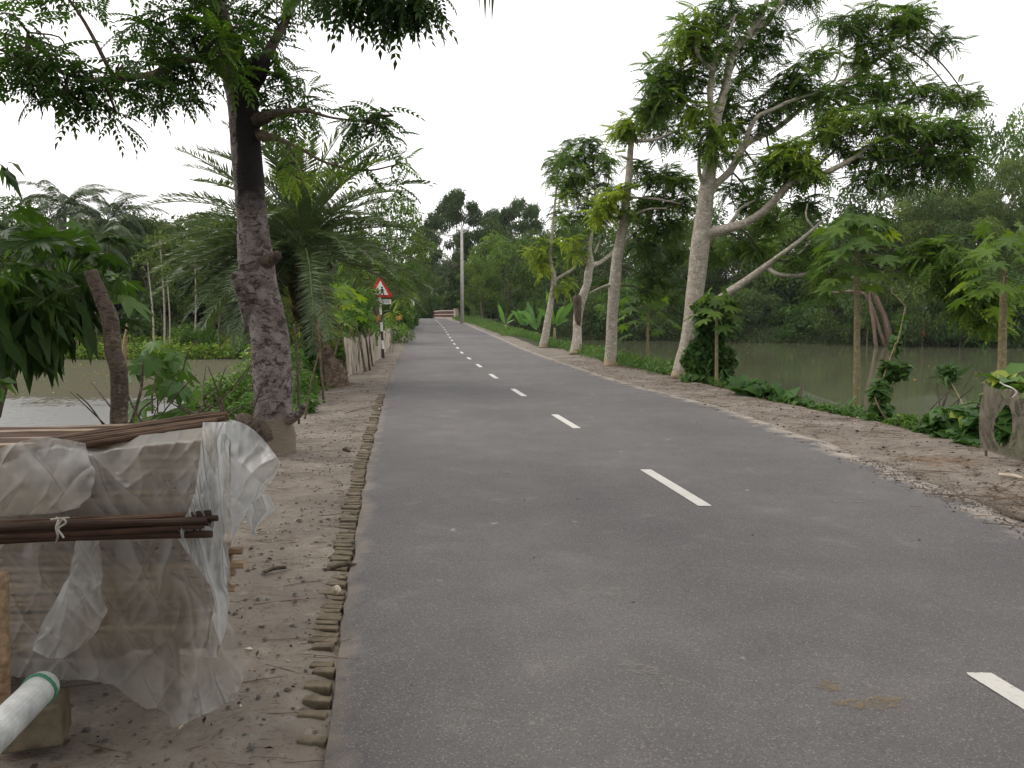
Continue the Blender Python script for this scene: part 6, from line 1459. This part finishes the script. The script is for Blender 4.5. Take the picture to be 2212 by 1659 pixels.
# ------------------------------------------------------------------ brick edging of the road
rr = random.Random(21); mb = MB(); y = 2.75
while y < 15.5:
    w = rr.uniform(.05, .068); ln = rr.uniform(.105, .14) * (1 if y > 3.6 else .8); x1 = float(interp(XL, y)) - .005 + .02 * mnoise.noise(Vector((y * 2.3, 0, 0)))
    keep = rr.random() > (.07 if y > 3.5 else .45) 
    if y > 9: keep = keep and rr.random() > .15
    if keep:
        z = -.043 + rr.uniform(-.008, .008); mb.box((x1 - ln / 2 - rr.uniform(0, .02), y, z), (ln, w * .9, .07), -.08 + rr.uniform(-.06, .06), rr.random(), tilt=rr.uniform(-.04, .04))
    y += w + rr.uniform(.002, .009)
be = mb.build('kerb', M['brick'])
bv = be.modifiers.new('bevel', 'BEVEL'); bv.width = .006; bv.segments = 2
tag(be, kind='structure')

# ------------------------------------------------------------------ litter: twigs, leaf scraps, pebbles (uncountable)
def twig_tmpl():
    V = [(-.5, -.006, 0), (-.5, .006, 0), (-.5, 0, .012), (.1, .03 - .006, .0), (.1, .03 + .006, .0), (.1, .03, .014), (.5, -.003, 0.01), (.5, .003, 0.01), (.5, 0, .016)]
    F = [(0, 3, 5, 2), (1, 2, 5, 4), (3, 6, 8, 5), (4, 5, 8, 7)]; return np.array(V), np.array(F)
TWIG = twig_tmpl()
CURL = (np.array([(0, 0, 0.01), (.45, .22, .12), (1, 0, .05), (.45, -.22, .1)]), np.array([(0, 1, 2, 3)]))
def peb():
    V = [(0, 0, .35)] + [(math.cos(a) * .5 * q, math.sin(a) * .5, .0) for a, q in ((0, 1), (1.2, .8), (2.4, 1.1), (3.6, .9), (4.9, 1.2))]
    return np.array(V), np.array([(0, 1, 2, 2), (0, 2, 3, 3), (0, 3, 4, 4), (0, 4, 5, 5), (0, 5, 1, 1)])
def pebq():
    V = [(-.5, -.35, 0), (.5, -.4, 0), (.45, .4, 0), (-.45, .35, 0), (-.28, -.2, .34), (.3, -.22, .3), (.25, .25, .36), (-.25, .2, .3)]
    return np.array(V, float), np.array([(4, 5, 6, 7), (0, 1, 5, 4), (1, 2, 6, 5), (2, 3, 7, 6), (3, 0, 4, 7)])
PEB = pebq()
M['scrap'] = leaf_mat('leaf_scrap', [(0, (.03, .02, .014)), (.5, (.09, .055, .03)), (.85, (.2, .13, .06)), (1, (.42, .36, .24))], trans=.1, rough=.9)
def litter(nm, label, fn, n, T, s0, s1, mat, seed, flat=.12, onroad=False, tint=.4, aniso=False):
    rng = np.random.default_rng(seed); XY = fn(rng, n); z = ground_h(XY[:, 0], XY[:, 1]); zr = interp(ZR, XY[:, 1])
    inroad = (XY[:, 0] > interp(XL, XY[:, 1]) - .02) & (XY[:, 0] < interp(XR, XY[:, 1]) + .02)
    z = np.where(inroad, zr + .003, z + .004)
    az = rng.uniform(0, 6.28, n)
    if aniso: az = rng.normal(0, .5, n)
    d = np.stack([np.cos(az), np.sin(az), rng.normal(0, flat * .4, n)], -1); up = rng.normal(0, flat, (n, 3)) + [0, 0, 1]
    L = Leaves(); L.stamp(T[0], T[1], frames(d, up), np.stack([XY[:, 0], XY[:, 1], z], -1), s0 + (s1 - s0) * rng.random(n) ** 3, np.clip(tint + rng.normal(0, .25, n), 0, 1))
    return tag(L.build(nm, mat), label, 'litter', kind='stuff')
def lsh(y0, y1, pw):
    def f(rng, n):
        y = y0 + (y1 - y0) * rng.random(n) ** pw; a = interp(XF, y) + .2; b = interp(XL, y) - .0; u_ = rng.random(n); return np.stack([a + (b - a) * u_ ** .8, y], -1)
    return f
def rsh(y0, y1, pw, inn=-.35):
    def f(rng, n):
        y = y0 + (y1 - y0) * rng.random(n) ** pw; a = interp(XR, y) + inn; b = interp(XB, y) + .25; u_ = rng.random(n); return np.stack([a + (b - a) * u_ ** .75, y], -1)
    return f
def onroad(y0, y1):
    def f(rng, n):
        y = y0 + (y1 - y0) * rng.random(n) ** 1.4; a = interp(XL, y); b = interp(XR, y); return np.stack([a + (b - a) * rng.random(n), y], -1)
    return f
litter('twig_litter', 'dark twigs and bark bits strewn over the left verge', lsh(1.8, 26, 1.6), 1500, TWIG, .04, .34, M['litter_wood'], 81, aniso=True)
litter('leaf_litter', 'dead leaf scraps strewn over the left verge', lsh(1.8, 26, 1.7), 3400, CURL, .012, .055, M['scrap'], 82, .5)
litter('gravel', 'small stones and crumbs on the left verge', lsh(1.8, 12, 1.3), 1700, PEB, .004, .03, M['stone'], 83)
litter('twig_litter', 'dark twigs and straw strewn over the right verge', rsh(4.5, 28, 1.4), 2300, TWIG, .05, .42, M['litter_wood'], 84, aniso=True)
litter('leaf_litter', 'dead leaf scraps strewn over the right verge', rsh(4.5, 30, 1.4), 5200, CURL, .015, .07, M['scrap'], 85, .5)
litter('gravel', 'loose dark gravel along the broken right asphalt edge', lambda rng, n: np.stack([interp(XR, 5 + 3.4 * (q := rng.random(n))) + rng.normal(-.05, .16, n), 5 + 3.4 * q], -1), 2000, PEB, .005, .024, M['stone'], 86)
litter('leaf_litter', 'few scattered leaf crumbs on the asphalt', onroad(1.8, 26), 240, CURL, .008, .04, M['scrap'], 87, .4)
litter('leaf_litter', 'pale wood chips on both verges', lambda rng, n: np.concatenate([lsh(2.5, 14, 1.2)(rng, n // 2), rsh(5, 16, 1.2)(rng, n - n // 2)]), 110, CURL, .02, .07, M['pale_litter'], 88, .3)
# straw heap at the right edge
litter('straw_heap', 'brown straw and dead stems heaped at the right picture edge', lambda rng, n: np.stack([4.35 + rng.normal(0, .38, n), 6.15 + rng.normal(0, .42, n)], -1), 420, TWIG, .1, .6, M['litter_wood'], 89, .5)
litter('straw_heap', 'patch of reddish straw on the right verge before the hanging net', lambda rng, n: np.stack([4.5 + rng.normal(0, .22, n), 8.3 + rng.normal(0, .22, n)], -1), 300, TWIG, .06, .3, M['cane'], 90, .3, aniso=True)
def small(name, label, cat, pts, rad, mat):
    mb = MB(); o, r = spline(pts, rad, 5); mb.tube(o, r, 6, rough=.15, seed=len(label)); return tag(mb.build(name, mat, smooth=True), label, cat)
def gp(x, y, dz=.01): v = G(x, y, 0); v.z = gz(v.x, v.y) + dz; return v
small('branch_piece', 'dark stick lying across the brick edging onto the road', 'stick', [gp(700, 1232), gp(745, 1222, .03), gp(795, 1208, .02)], [.012, .012, .007], M['bark_dark'])
small('branch_piece', 'thick dark stick on the left verge right of the wrapped stack', 'stick', [gp(568, 1232), gp(595, 1226, .02), gp(618, 1221)], [.012, .014, .008], M['bark_dark'])
small('branch_piece', 'thin pale stick across the left road edge beyond the brick edging', 'stick', [gp(745, 893), gp(790, 886, .03), gp(812, 883)], [.006, .006, .004], M['stick'])
small('branch_piece', 'curved pale stick at the bottom edge of the road', 'stick', [gp(700, 1662), gp(735, 1650, .02), gp(775, 1668, .02), gp(790, 1690)], [.006] * 4, M['cane'])
small('branch_piece', 'short dry stick on the asphalt at the bottom edge', 'stick', [gp(1078, 1618), gp(1120, 1632, .015), gp(1158, 1636)], [.004] * 3, M['bark_dark'])
small('branch_piece', 'dark log end among the straw at the right edge', 'stick', [gp(2105, 1098, .03), gp(2160, 1108, .05), gp(2230, 1128, .03)], [.018, .026, .028], M['bark_dark'])
small('clod', 'dark round dung-like clod on the left verge', 'clod', [gp(742, 971, .02), gp(749, 970, .03), gp(755, 974, .02)], [.018, .03, .016], M['bark_dark'])
small('pale_husk', 'pale husk lying on the ground at the right edge before the net', 'husk', [gp(2158, 1026, .02), gp(2185, 1030, .03), gp(2215, 1034, .02)], [.012, .022, .014], M['pale_litter'])
small('stone_chip', 'pale round stone on the brick edging', 'stone', [gp(722, 1291, .05), gp(727, 1290, .06), gp(733, 1291, .05)], [.016, .026, .014], M['pale_litter'])

# ------------------------------------------------------------------ the wrapped stack at the lower left
rr = random.Random(31)
SX0, SX1, SYF, SZ0, SZ1 = -2.6, -1.02, 2.98, .22, 1.03
CS = empty('cane_stack', (-1.6, 3.25, 0), 'waist-high stack of brown canes wrapped in torn translucent plastic at the lower left', 'stack')
def cane(mb, y, z, r, x0, x1, tilt=.0, n=7): 
    m_ = (x0 + x1) / 2; mb.tube([(x0, y, z - tilt * (m_ - x0)), (m_, y + rr.uniform(-.01, .01), z + rr.uniform(-.006, .006)), (x1, y, z + tilt * (x1 - m_))], r, n, tint=rr.random())
lay = MB(); z = SZ0
while z < SZ1:
    r = rr.uniform(.011, .017)
    for kx in range(4):
        yy = SYF + .02 + kx * .16 + rr.uniform(-.01, .01)
        cane(lay, yy if kx == 0 else yy + .02, z, r, SX0, (SX1 - .09 + rr.uniform(-.04, .0) if not (.44 < z < .64) else SX1 + rr.uniform(-.07, -.005)) - kx * .17, .02)
    z += r * 1.9
lay.build('canes', M['cane'], CS)
core = MB(); core.box(((SX0 + SX1) / 2 - .32, SYF + .3, (SZ0 + SZ1) / 2), (SX1 - SX0 - .5, .46, SZ1 - SZ0 - .03)); core.build('inner_bale', M['cane_top'], CS)
for k, (lx, ly) in enumerate(((-1.35, 3.05), (-1.6, 3.5), (-2.2, 3.05), (-2.2, 3.55))):
    mb = MB(); mb.tube([(lx, ly, -.02), (lx + .01, ly, .22)], [.035, .03], 7, rough=.08, seed=k); mb.build('leg', M['stick'], CS)
mb = MB(); mb.box(((SX0 + SX1) / 2 - .25, SYF + .28, SZ0 - .03), (SX1 - SX0 - .5, .5, .035)); mb.build('platform', M['bark_dark'], CS)
# plastic film
def warp(x, y, seed, sc=1.0):
    return mnoise.noise(Vector((x * sc, y * sc, seed)))
def ridged(v, k=1.0): return 1 - abs(((v) % 2.0) - 1) ** k
def crease(x, y, ang, sc, seed, stretch=.22, p=3.0):
    u_ = x * math.cos(ang) + y * math.sin(ang); v_ = -x * math.sin(ang) + y * math.cos(ang)
    wv = 14 * mnoise.noise(Vector((x * .012, y * .012, seed + 50)))
    n_ = mnoise.noise(Vector((u_ * sc * stretch, (v_ + wv) * sc, seed)))
    return max(0, 1 - 2.6 * abs(n_)) ** p
def crease_all(x, y, seed):
    m = .5 + .5 * mnoise.noise(Vector((x * .006, y * .006, seed + 7)))
    return (.06 * crease(x, y, 1.15, .009, seed + 1, .2, 1.6) * m + .055 * crease(x, y, 1.7, .008, seed + 2, .2, 1.6) * (1 - m) + .03 * crease(x, y, .9, .014, seed + 3, .2, 2.5) * m + .012 * crease(x, y, 2.2, .02, seed + 4)
            + .07 * mnoise.noise(Vector((x * .008, y * .007, seed + 5))) + .006 * mnoise.noise(Vector((x * .05, y * .035, seed + 6))))
def film_sheet(name, outline_fn, nu, nv, mat, depth_fn, label=None, tears=None):
    V, F = [], []
    for i in range(nu):
        for j in range(nv):
            a, b = i / (nu - 1), j / (nv - 1); x, y = outline_fn(a, b); V.append(P(x, y, depth_fn(a, b, x, y)))
    for i in range(nu - 1):
        for j in range(nv - 1): F.append((i * nv + j, i * nv + j + 1, (i + 1) * nv + j + 1, (i + 1) * nv + j))
    o = build(name, V, F, mat, CS, True)
    if label: o['label'] = label
    return o
def lin(tab, v):
    return float(np.interp(v, [a for a, b in tab], [b for a, b in tab]))
TOPL = [(-60, 1000), (0, 985), (60, 955), (120, 945), (165, 952), (190, 962), (240, 948), (300, 940), (380, 930), (430, 924), (465, 912), (500, 906)]
BOTL = [(-60, 1462), (0, 1460), (60, 1464), (110, 1468), (180, 1468), (240, 1480), (290, 1512), (330, 1532), (352, 1530), (395, 1545), (410, 1572), (440, 1562), (480, 1538), (520, 1500)]
RIGHTL = [(905, 502), (960, 512), (1030, 520), (1100, 512), (1150, 498), (1190, 494), (1250, 498), (1300, 490), (1340, 494), (1380, 512), (1430, 529), (1470, 524), (1510, 512), (1560, 470)]
def main_out(a, b):
    xt = -60 + 560 * a; yt = lin(TOPL, xt)
    xb_ = -60 + 575 * a; yb = lin(BOTL, xb_)
    y = yt + (yb - yt) * b
    xr = lin(RIGHTL, y)
    x = -60 + (xr + 60) * a
    j = 4 * mnoise.noise(Vector((a * 20, b * 20, 3)))
    return x + j * b, y + (3 * mnoise.noise(Vector((a * 50, 7, 0))) if b > .97 else 0)
def folds(a, b, x, y):
    return crease_all(x, y, 0) * (1 - .7 * math.exp(-((y - 1130) / 45) ** 2)) + max(0, (x - 380) / 140) * crease(x, y, 1.45, .02, 40) * .05
    # long creases fanning from the top right corner and from the tied middle, plus crumple
    d1 = math.atan2(y - 860, 560 - x + 40)
    w = .35 * warp(x * .01, y * .01, 2)
    f = .030 * (1 - abs(math.sin(d1 * 9 + 2.2 * w + 1.0))) ** 1.6
    ang = x * .028 + y * .006 + 1.4 * warp(x * .008, y * .006, 9)
    f += .026 * (1 - abs(math.sin(ang))) ** 2 * (.3 + .9 * max(0, warp(x * .007, y * .005, 5) + .4))
    f += .02 * abs(warp(x * .035, y * .02, 11)) + .012 * warp(x * .09, y * .06, 4)
    pressed = math.exp(-((y - 1130) / 45) ** 2)                 # squeezed in by the tied sticks
    side = max(0, (x - 380) / 140)
    return f * (1 - .75 * pressed) + side * .05 * (1 - abs(math.sin(x * .07 + y * .008))) * (1 - .5 * pressed)
def main_depth(a, b, x, y):
    base = 2.93 - .06 * min(1, b * 6) - .09 * max(0, b - .5)
    if b < .04: base = 3.06 - b * 3
    if x > 440: base += (x - 440) / 80 * .12
    return base - folds(a, b, x, y)
film_sheet('plastic_sheet', main_out, 210, 190, M['film'], main_depth)
# a second, bunched layer over the upper left with a bright torn edge
def l2(a, b):
    xr = lin([(0, 185), (.25, 192), (.45, 206), (.6, 203), (.8, 196), (1, 172)], b); xl_ = -60
    yt = lin([(0, 1010), (.15, 985), (.3, 962), (.6, 943), (.85, 950), (1, 958)], a); yb = lin([(0, 1118), (.5, 1112), (.8, 1108), (1, 1096)], a)
    return xl_ + (xr - xl_) * a + 3 * warp(b * 9, a * 3, 2), yt + (yb - yt) * b
film_sheet('plastic_sheet', l2, 90, 60, M['film'], lambda a, b, x, y: 2.80 - .05 * math.sin(a * 3.1) - 1.3 * crease_all(x, y, 20) - .03 * max(0, a - .85) / .15 * math.sin(b * 11))
def l3(a, b):
    xl_ = lin([(0, 165), (.3, 150), (.55, 120), (.8, 85), (1, 70)], b); xr = lin([(0, 215), (.3, 222), (.5, 218), (.65, 232), (.85, 212), (1, 180)], b)
    yt = 1168; yb = lin([(0, 1405), (.3, 1422), (.6, 1422), (1, 1395)], a)
    return xl_ + (xr - xl_) * a + 4 * warp(b * 8, a * 3, 7), yt + (yb - yt) * b
film_sheet('plastic_sheet', l3, 50, 80, M['film_white'], lambda a, b, x, y: 2.74 - .02 * b - 1.2 * crease_all(x * 1.3, y * 1.3, 30))
# bright gathered strip down the right corner
def l4(a, b):
    cx = lin([(0, 468), (.2, 462), (.35, 452), (.5, 432), (.62, 460), (.75, 480), (.9, 470), (1, 455)], b); w = lin([(0, 30), (.3, 34), (.45, 52), (.55, 42), (.7, 18), (1, 14)], b)
    y = 912 + (1420 - 912) * b; return cx + (a - .5) * 2 * w + 3 * warp(b * 12, a * 3, 5), y
film_sheet('plastic_sheet', l4, 50, 150, M['film_white'], lambda a, b, x, y: 2.80 + .05 * (a - .3) - 1.3 * crease_all(x * 1.6, y * .8, 44) - .05 * crease(x, y, 1.5, .035, 48))
# flap blown out to the right with its knotted tail
def flap(a, b):
    top = (498 + 109 * a, 908 + (1000 - 908) * a ** 1.25 - 14 * math.sin(a * 3.14)); bot = (500 + 40 * a, 1180 - 88 * a ** .8)
    k = b; return top[0] * (1 - k) + bot[0] * k + 10 * math.sin(k * 3.14) * a, top[1] * (1 - k) + bot[1] * k
film_sheet('plastic_flap', flap, 60, 60, M['film_white'], lambda a, b, x, y: 2.96 - .10 * a - 1.4 * crease_all(x * 1.3, y * 1.3, 60) - .05 * crease(x, y, -.9, .02, 65, .15))
def tail(a, b):
    w = lin([(0, 30), (.35, 34), (.6, 22), (.8, 7), (.88, 4), (1, 9)], b); cx = lin([(0, 552), (.4, 562), (.7, 550), (1, 547)], b); return cx + (a - .5) * 2 * w, 1068 + 86 * b
film_sheet('plastic_tail', tail, 30, 40, M['film_white'], lambda a, b, x, y: 2.9 - .05 * math.sin(a * 3.1) + .03 * abs(math.sin(a * 9)))
# bundle tied across the front, and the sticks lying on top
def stick_bundle(name, label, rods, seed, mat, strings=()):
    r0 = empty(name, rods[0][0], label, 'stick bundle')
    for k, (A, B, rad) in enumerate(rods):
        mb = MB(); q = random.Random(seed + k); o, r = spline([A, A.lerp(B, .5) + Vector((0, q.uniform(-.008, .008), q.uniform(-.008, .008))), B], [rad, rad * 1.05, rad * q.uniform(.8, 1)], 5)
        mb.tube(o, r, 9, rough=.05, seed=seed + k, tint=q.random()); mb.build('stick', mat, r0, smooth=False)
    for s_ in strings:
        mb = MB(); mb.tube(s_, .0035, 5); mb.build('string', M['string'], r0, smooth=True)
    return r0
rr = random.Random(9); rods = []
for k, (y0, y1, xe, Y) in enumerate([(1136, 1108, 462, 2.71), (1146, 1119, 470, 2.68), (1131, 1112, 452, 2.75), (1152, 1128, 455, 2.70), (1158, 1136, 440, 2.66), (1163, 1146, 432, 2.72), (1168, 1154, 458, 2.68), (1172, 1151, 425, 2.75), (1142, 1126, 448, 2.66)]):
    rods.append((P(-120, y0 + 4, Y), P(xe, y1, Y + .03), rr.uniform(.0105, .0145)))
c = P(124, 1142, 2.64)
ring = [P(122, 1118, 2.7), P(126, 1124, 2.645), P(121, 1140, 2.63), P(125, 1158, 2.64), P(121, 1172, 2.70)]
bow = [P(124, 1138, 2.63), P(136, 1122, 2.62), P(142, 1130, 2.62), P(126, 1142, 2.62), P(134, 1156, 2.62), P(138, 1162, 2.62)]
bow2 = [P(110, 1122, 2.63), P(126, 1120, 2.62), P(150, 1118, 2.63)]
stick_bundle('stick_bundle', 'bundle of brown sticks tied with white string across the front of the wrapped stack', rods, 90, M['cane_top'], (spline(ring, [0] * 5, 5)[0], spline(bow, [0] * 6, 5)[0], bow2))
rods = []
for k, (y0, y1, xe, Y) in enumerate([(968, 897, 492, 3.12), (976, 904, 488, 3.06), (984, 910, 470, 3.04), (990, 916, 480, 3.10), (972, 893, 470, 3.2), (978, 900, 492, 3.16), (996, 920, 440, 3.02), (983, 905, 455, 3.22)]):
    rods.append((P(-60, y0 + 8, Y - .12), P(xe, y1, Y), rr.uniform(.012, .016)))
stick_bundle('stick_bundle', 'long brown sticks lying loose on top of the wrapped stack', rods, 120, M['cane_top'])
# pipe, post and block at the left edge
mb = MB(); a, b = P(94, 1482, 2.5), P(-90, 1665, 2.0); d = (b - a).normalized(); n_ = 20; V, F = [], []
ax = d.orthogonal().normalized(); bx_ = d.cross(ax)
for k, (t, r) in enumerate([(0, .043), (.0, .05), (.6, .05), (.6, .05)]):
    for q in range(24): th = q / 24 * 6.2832; V.append(a + d * t + (ax * math.cos(th) + bx_ * math.sin(th)) * r)
for k in range(3):
    for q in range(24): F.append((k * 24 + q, k * 24 + (q + 1) % 24, (k + 1) * 24 + (q + 1) % 24, (k + 1) * 24 + q))
for q in range(24): th = q / 24 * 6.2832; V.append(a + d * .12 + (ax * math.cos(th) + bx_ * math.sin(th)) * .043)
for q in range(24): F.append((q, 96 + q, 96 + (q + 1) % 24, (q + 1) % 24))
F.append(tuple(96 + q for q in range(24)))
PV = empty('pipe', a, 'white plastic pipe wound with green string at the bottom left corner', 'pipe'); tube_ = build('tube', V, F, M['pvc'], PV, False)
mb = MB()
for t in (.03, .04): 
    pts = [a + d * (t + .006 * math.sin(q)) + (ax * math.cos(q / 16 * 6.2832) + bx_ * math.sin(q / 16 * 6.2832)) * .053 for q in range(17)]; mb.tube(pts, .003, 5, cap=False)
mb.build('string', M['green_string'], tube_, smooth=True)
mb = MB(); o, r = spline([P(0, 1560, 2.55), P(2, 1400, 2.55), P(-2, 1240, 2.55)], [.03, .028, .026], 8); mb.tube(o, r, 10, rough=.05, seed=3)
tag(mb.build('wooden_post', M['cane'], smooth=True), 'pale brown wooden post standing at the left edge before the wrapped stack', 'post')
mb = MB(); q = G(38, 1640, 0); mb.box((q.x - .02, q.y + .14, .065), (.2, .16, .15), .3); bo = mb.build('brick_block', M['brick']); bv = bo.modifiers.new('bevel', 'BEVEL'); bv.width = .014; bv.segments = 3
tag(bo, 'mossy broken brick at the bottom left corner under the pipe', 'brick')

def farright(rng, n):
    x = rng.uniform(2, 75, n); y = interp(YFR, x) + rng.uniform(-3.2, 4, n); return np.stack([x, y], -1)
scatter('bank_weeds', 'dark green leafy growth hanging over the far shore of the right pond', farright, 5600, SIMPLE, .3, M['leaf_far'], 69, tint=.4, jit=.4, hz=1.1)
CF = empty('coconut_frond', P(640, -60, 7), 'thin pointed palm leaflets hanging into the top of the picture beside the big tree', 'palm frond')
L = Leaves(); rr = random.Random(5); NB = (np.array([(0, 0, 0), (.4, .035, .0), (1, 0, .0), (.4, -.035, 0)]), np.array([(0, 1, 2, 3)]))
for (x, y1, ln) in [(597, 40, 110), (612, 62, 130), (622, 30, 100), (633, 75, 140), (645, 50, 120), (655, 20, 100), (664, 52, 115), (672, 12, 90), (1036, 26, 90), (1048, 52, 120), (1056, 30, 100), (1062, 55, 130), (1070, 10, 80), (702, 5, 80), (585, 10, 80)]:
    a_, b_ = P(x + rr.uniform(-4, 8), y1 - ln, 7), P(x, y1, 7); d_ = np.array(b_ - a_); L.stamp(NB[0], NB[1], frames(d_[None], np.array([[rr.uniform(-.4, .4), -1, 0]])), np.array([a_]), np.array([np.linalg.norm(d_)]), np.array([.3]))
L.build('leaflets', M['leaf_palm'], CF)
mb = MB(); o, r = spline([P(500, -120, 7.4), P(640, -78, 7), P(850, -74, 7), P(1080, -70, 7), P(1200, -40, 7)], [.016, .014, .011, .007, .004], 6); mb.tube(o, r, 6); mb.build('frond_stalk', M['green_stem'], CF, smooth=True)

# stains on the asphalt
def blob(name, label, x, y, rx, ry_, mat, seed):
    c = G(x, y, 0); rr = random.Random(seed); z = float(interp(ZR, c.y)) + .003; n = 36; ph = [rr.uniform(0, 6.28) for _ in range(5)]
    V = [(c.x, c.y, z)]
    for k in range(n):
        a = k / n * 6.2832; r = 1 + .25 * math.sin(2 * a + ph[0]) + .2 * math.sin(3 * a + ph[1]) + .15 * math.sin(7 * a + ph[2]) + .1 * math.sin(11 * a + ph[3])
        V.append((c.x + rx * r * math.cos(a), c.y + ry_ * r * math.sin(a), z))
    tag(build(name, V, [(0, 1 + k, 1 + (k + 1) % n) for k in range(n)], mat), label, kind='structure')
def stain_mat(name, col, op):
    m, t, o = nmat(name); n = noise_tex(t, 22, 5, .7, vec=objco(t)); d = princ(t, None, col, .9, .1); tp = N(t, 'ShaderNodeBsdfTransparent')
    mm = N(t, 'ShaderNodeMixShader'); t.links.new(ramp(t, [(.42, 0), (.6, op)], n.outputs[0]).outputs[0], mm.inputs[0]); t.links.new(tp.outputs[0], mm.inputs[1]); t.links.new(d.outputs[0], mm.inputs[2]); t.links.new(mm.outputs[0], o.inputs[0]); return m
M['mud_stain'] = stain_mat('mud_stain', (.22, .165, .1), .6); M['pale_stain'] = stain_mat('pale_stain', (.24, .23, .21), .45)
for k, (x, y, rx, ry_, mt) in enumerate([(1790, 1482, .06, .04, 'mud_stain'), (1885, 1520, .11, .06, 'mud_stain'), (1590, 1416, .022, .018, 'pale_stain'), (1455, 1472, .05, .05, 'pale_stain'), (1272, 1270, .03, .06, 'pale_stain'), (1030, 1528, .04, .03, 'pale_stain'), (1330, 1280, .09, .08, 'pale_stain'), (1090, 1022, .05, .07, 'pale_stain'), (1165, 1200, .05, .03, 'pale_stain'), (1380, 1445, .09, .06, 'pale_stain'), (1830, 1085, .16, .03, 'pale_stain')]):
    blob('road_stain', '', x, y, rx, ry_, M[mt], k)
# ------------------------------------------------------------------ the air
def haze(density):
    V = [(x, y, z) for z in (-3, 24) for y in (-30, 230) for x in (-120, 120)]
    F = [(0, 2, 3, 1), (4, 5, 7, 6), (0, 1, 5, 4), (2, 6, 7, 3), (0, 4, 6, 2), (1, 3, 7, 5)]
    m, t, o = nmat('haze'); v = N(t, 'ShaderNodeVolumePrincipled'); v.inputs['Color'].default_value = (.9, .94, 1, 1); v.inputs['Density'].default_value = density; v.inputs['Anisotropy'].default_value = .2
    t.links.new(v.outputs[0], o.inputs['Volume'])
    tag(build('haze', V, F, m), kind='stuff')
haze(.00018)

def inpond(rng, n):
    x = rng.uniform(-34, -6.5, n); y = 24 + 24 * rng.random(n) ** .7; return np.stack([x, y], -1)
scatter('floating_weeds', 'sparse low weeds and pale scraps dotting the scummy left pond', inpond, 900, SIMPLE, .1, M['leaf_shrub'], 95, tint=.75, k=3, jit=.12)
def inpond2(rng, n):
    y = rng.uniform(30, 62, n); x = interp(XB, y) + rng.uniform(4, 26, n); return np.stack([x, y], -1)
scatter('floating_weeds', 'small pale leaves and scraps floating on the right pond', inpond2, 150, SIMPLE, .12, M['dry'], 96, el=(-3, 3), tint=.8, k=2, jit=.15)
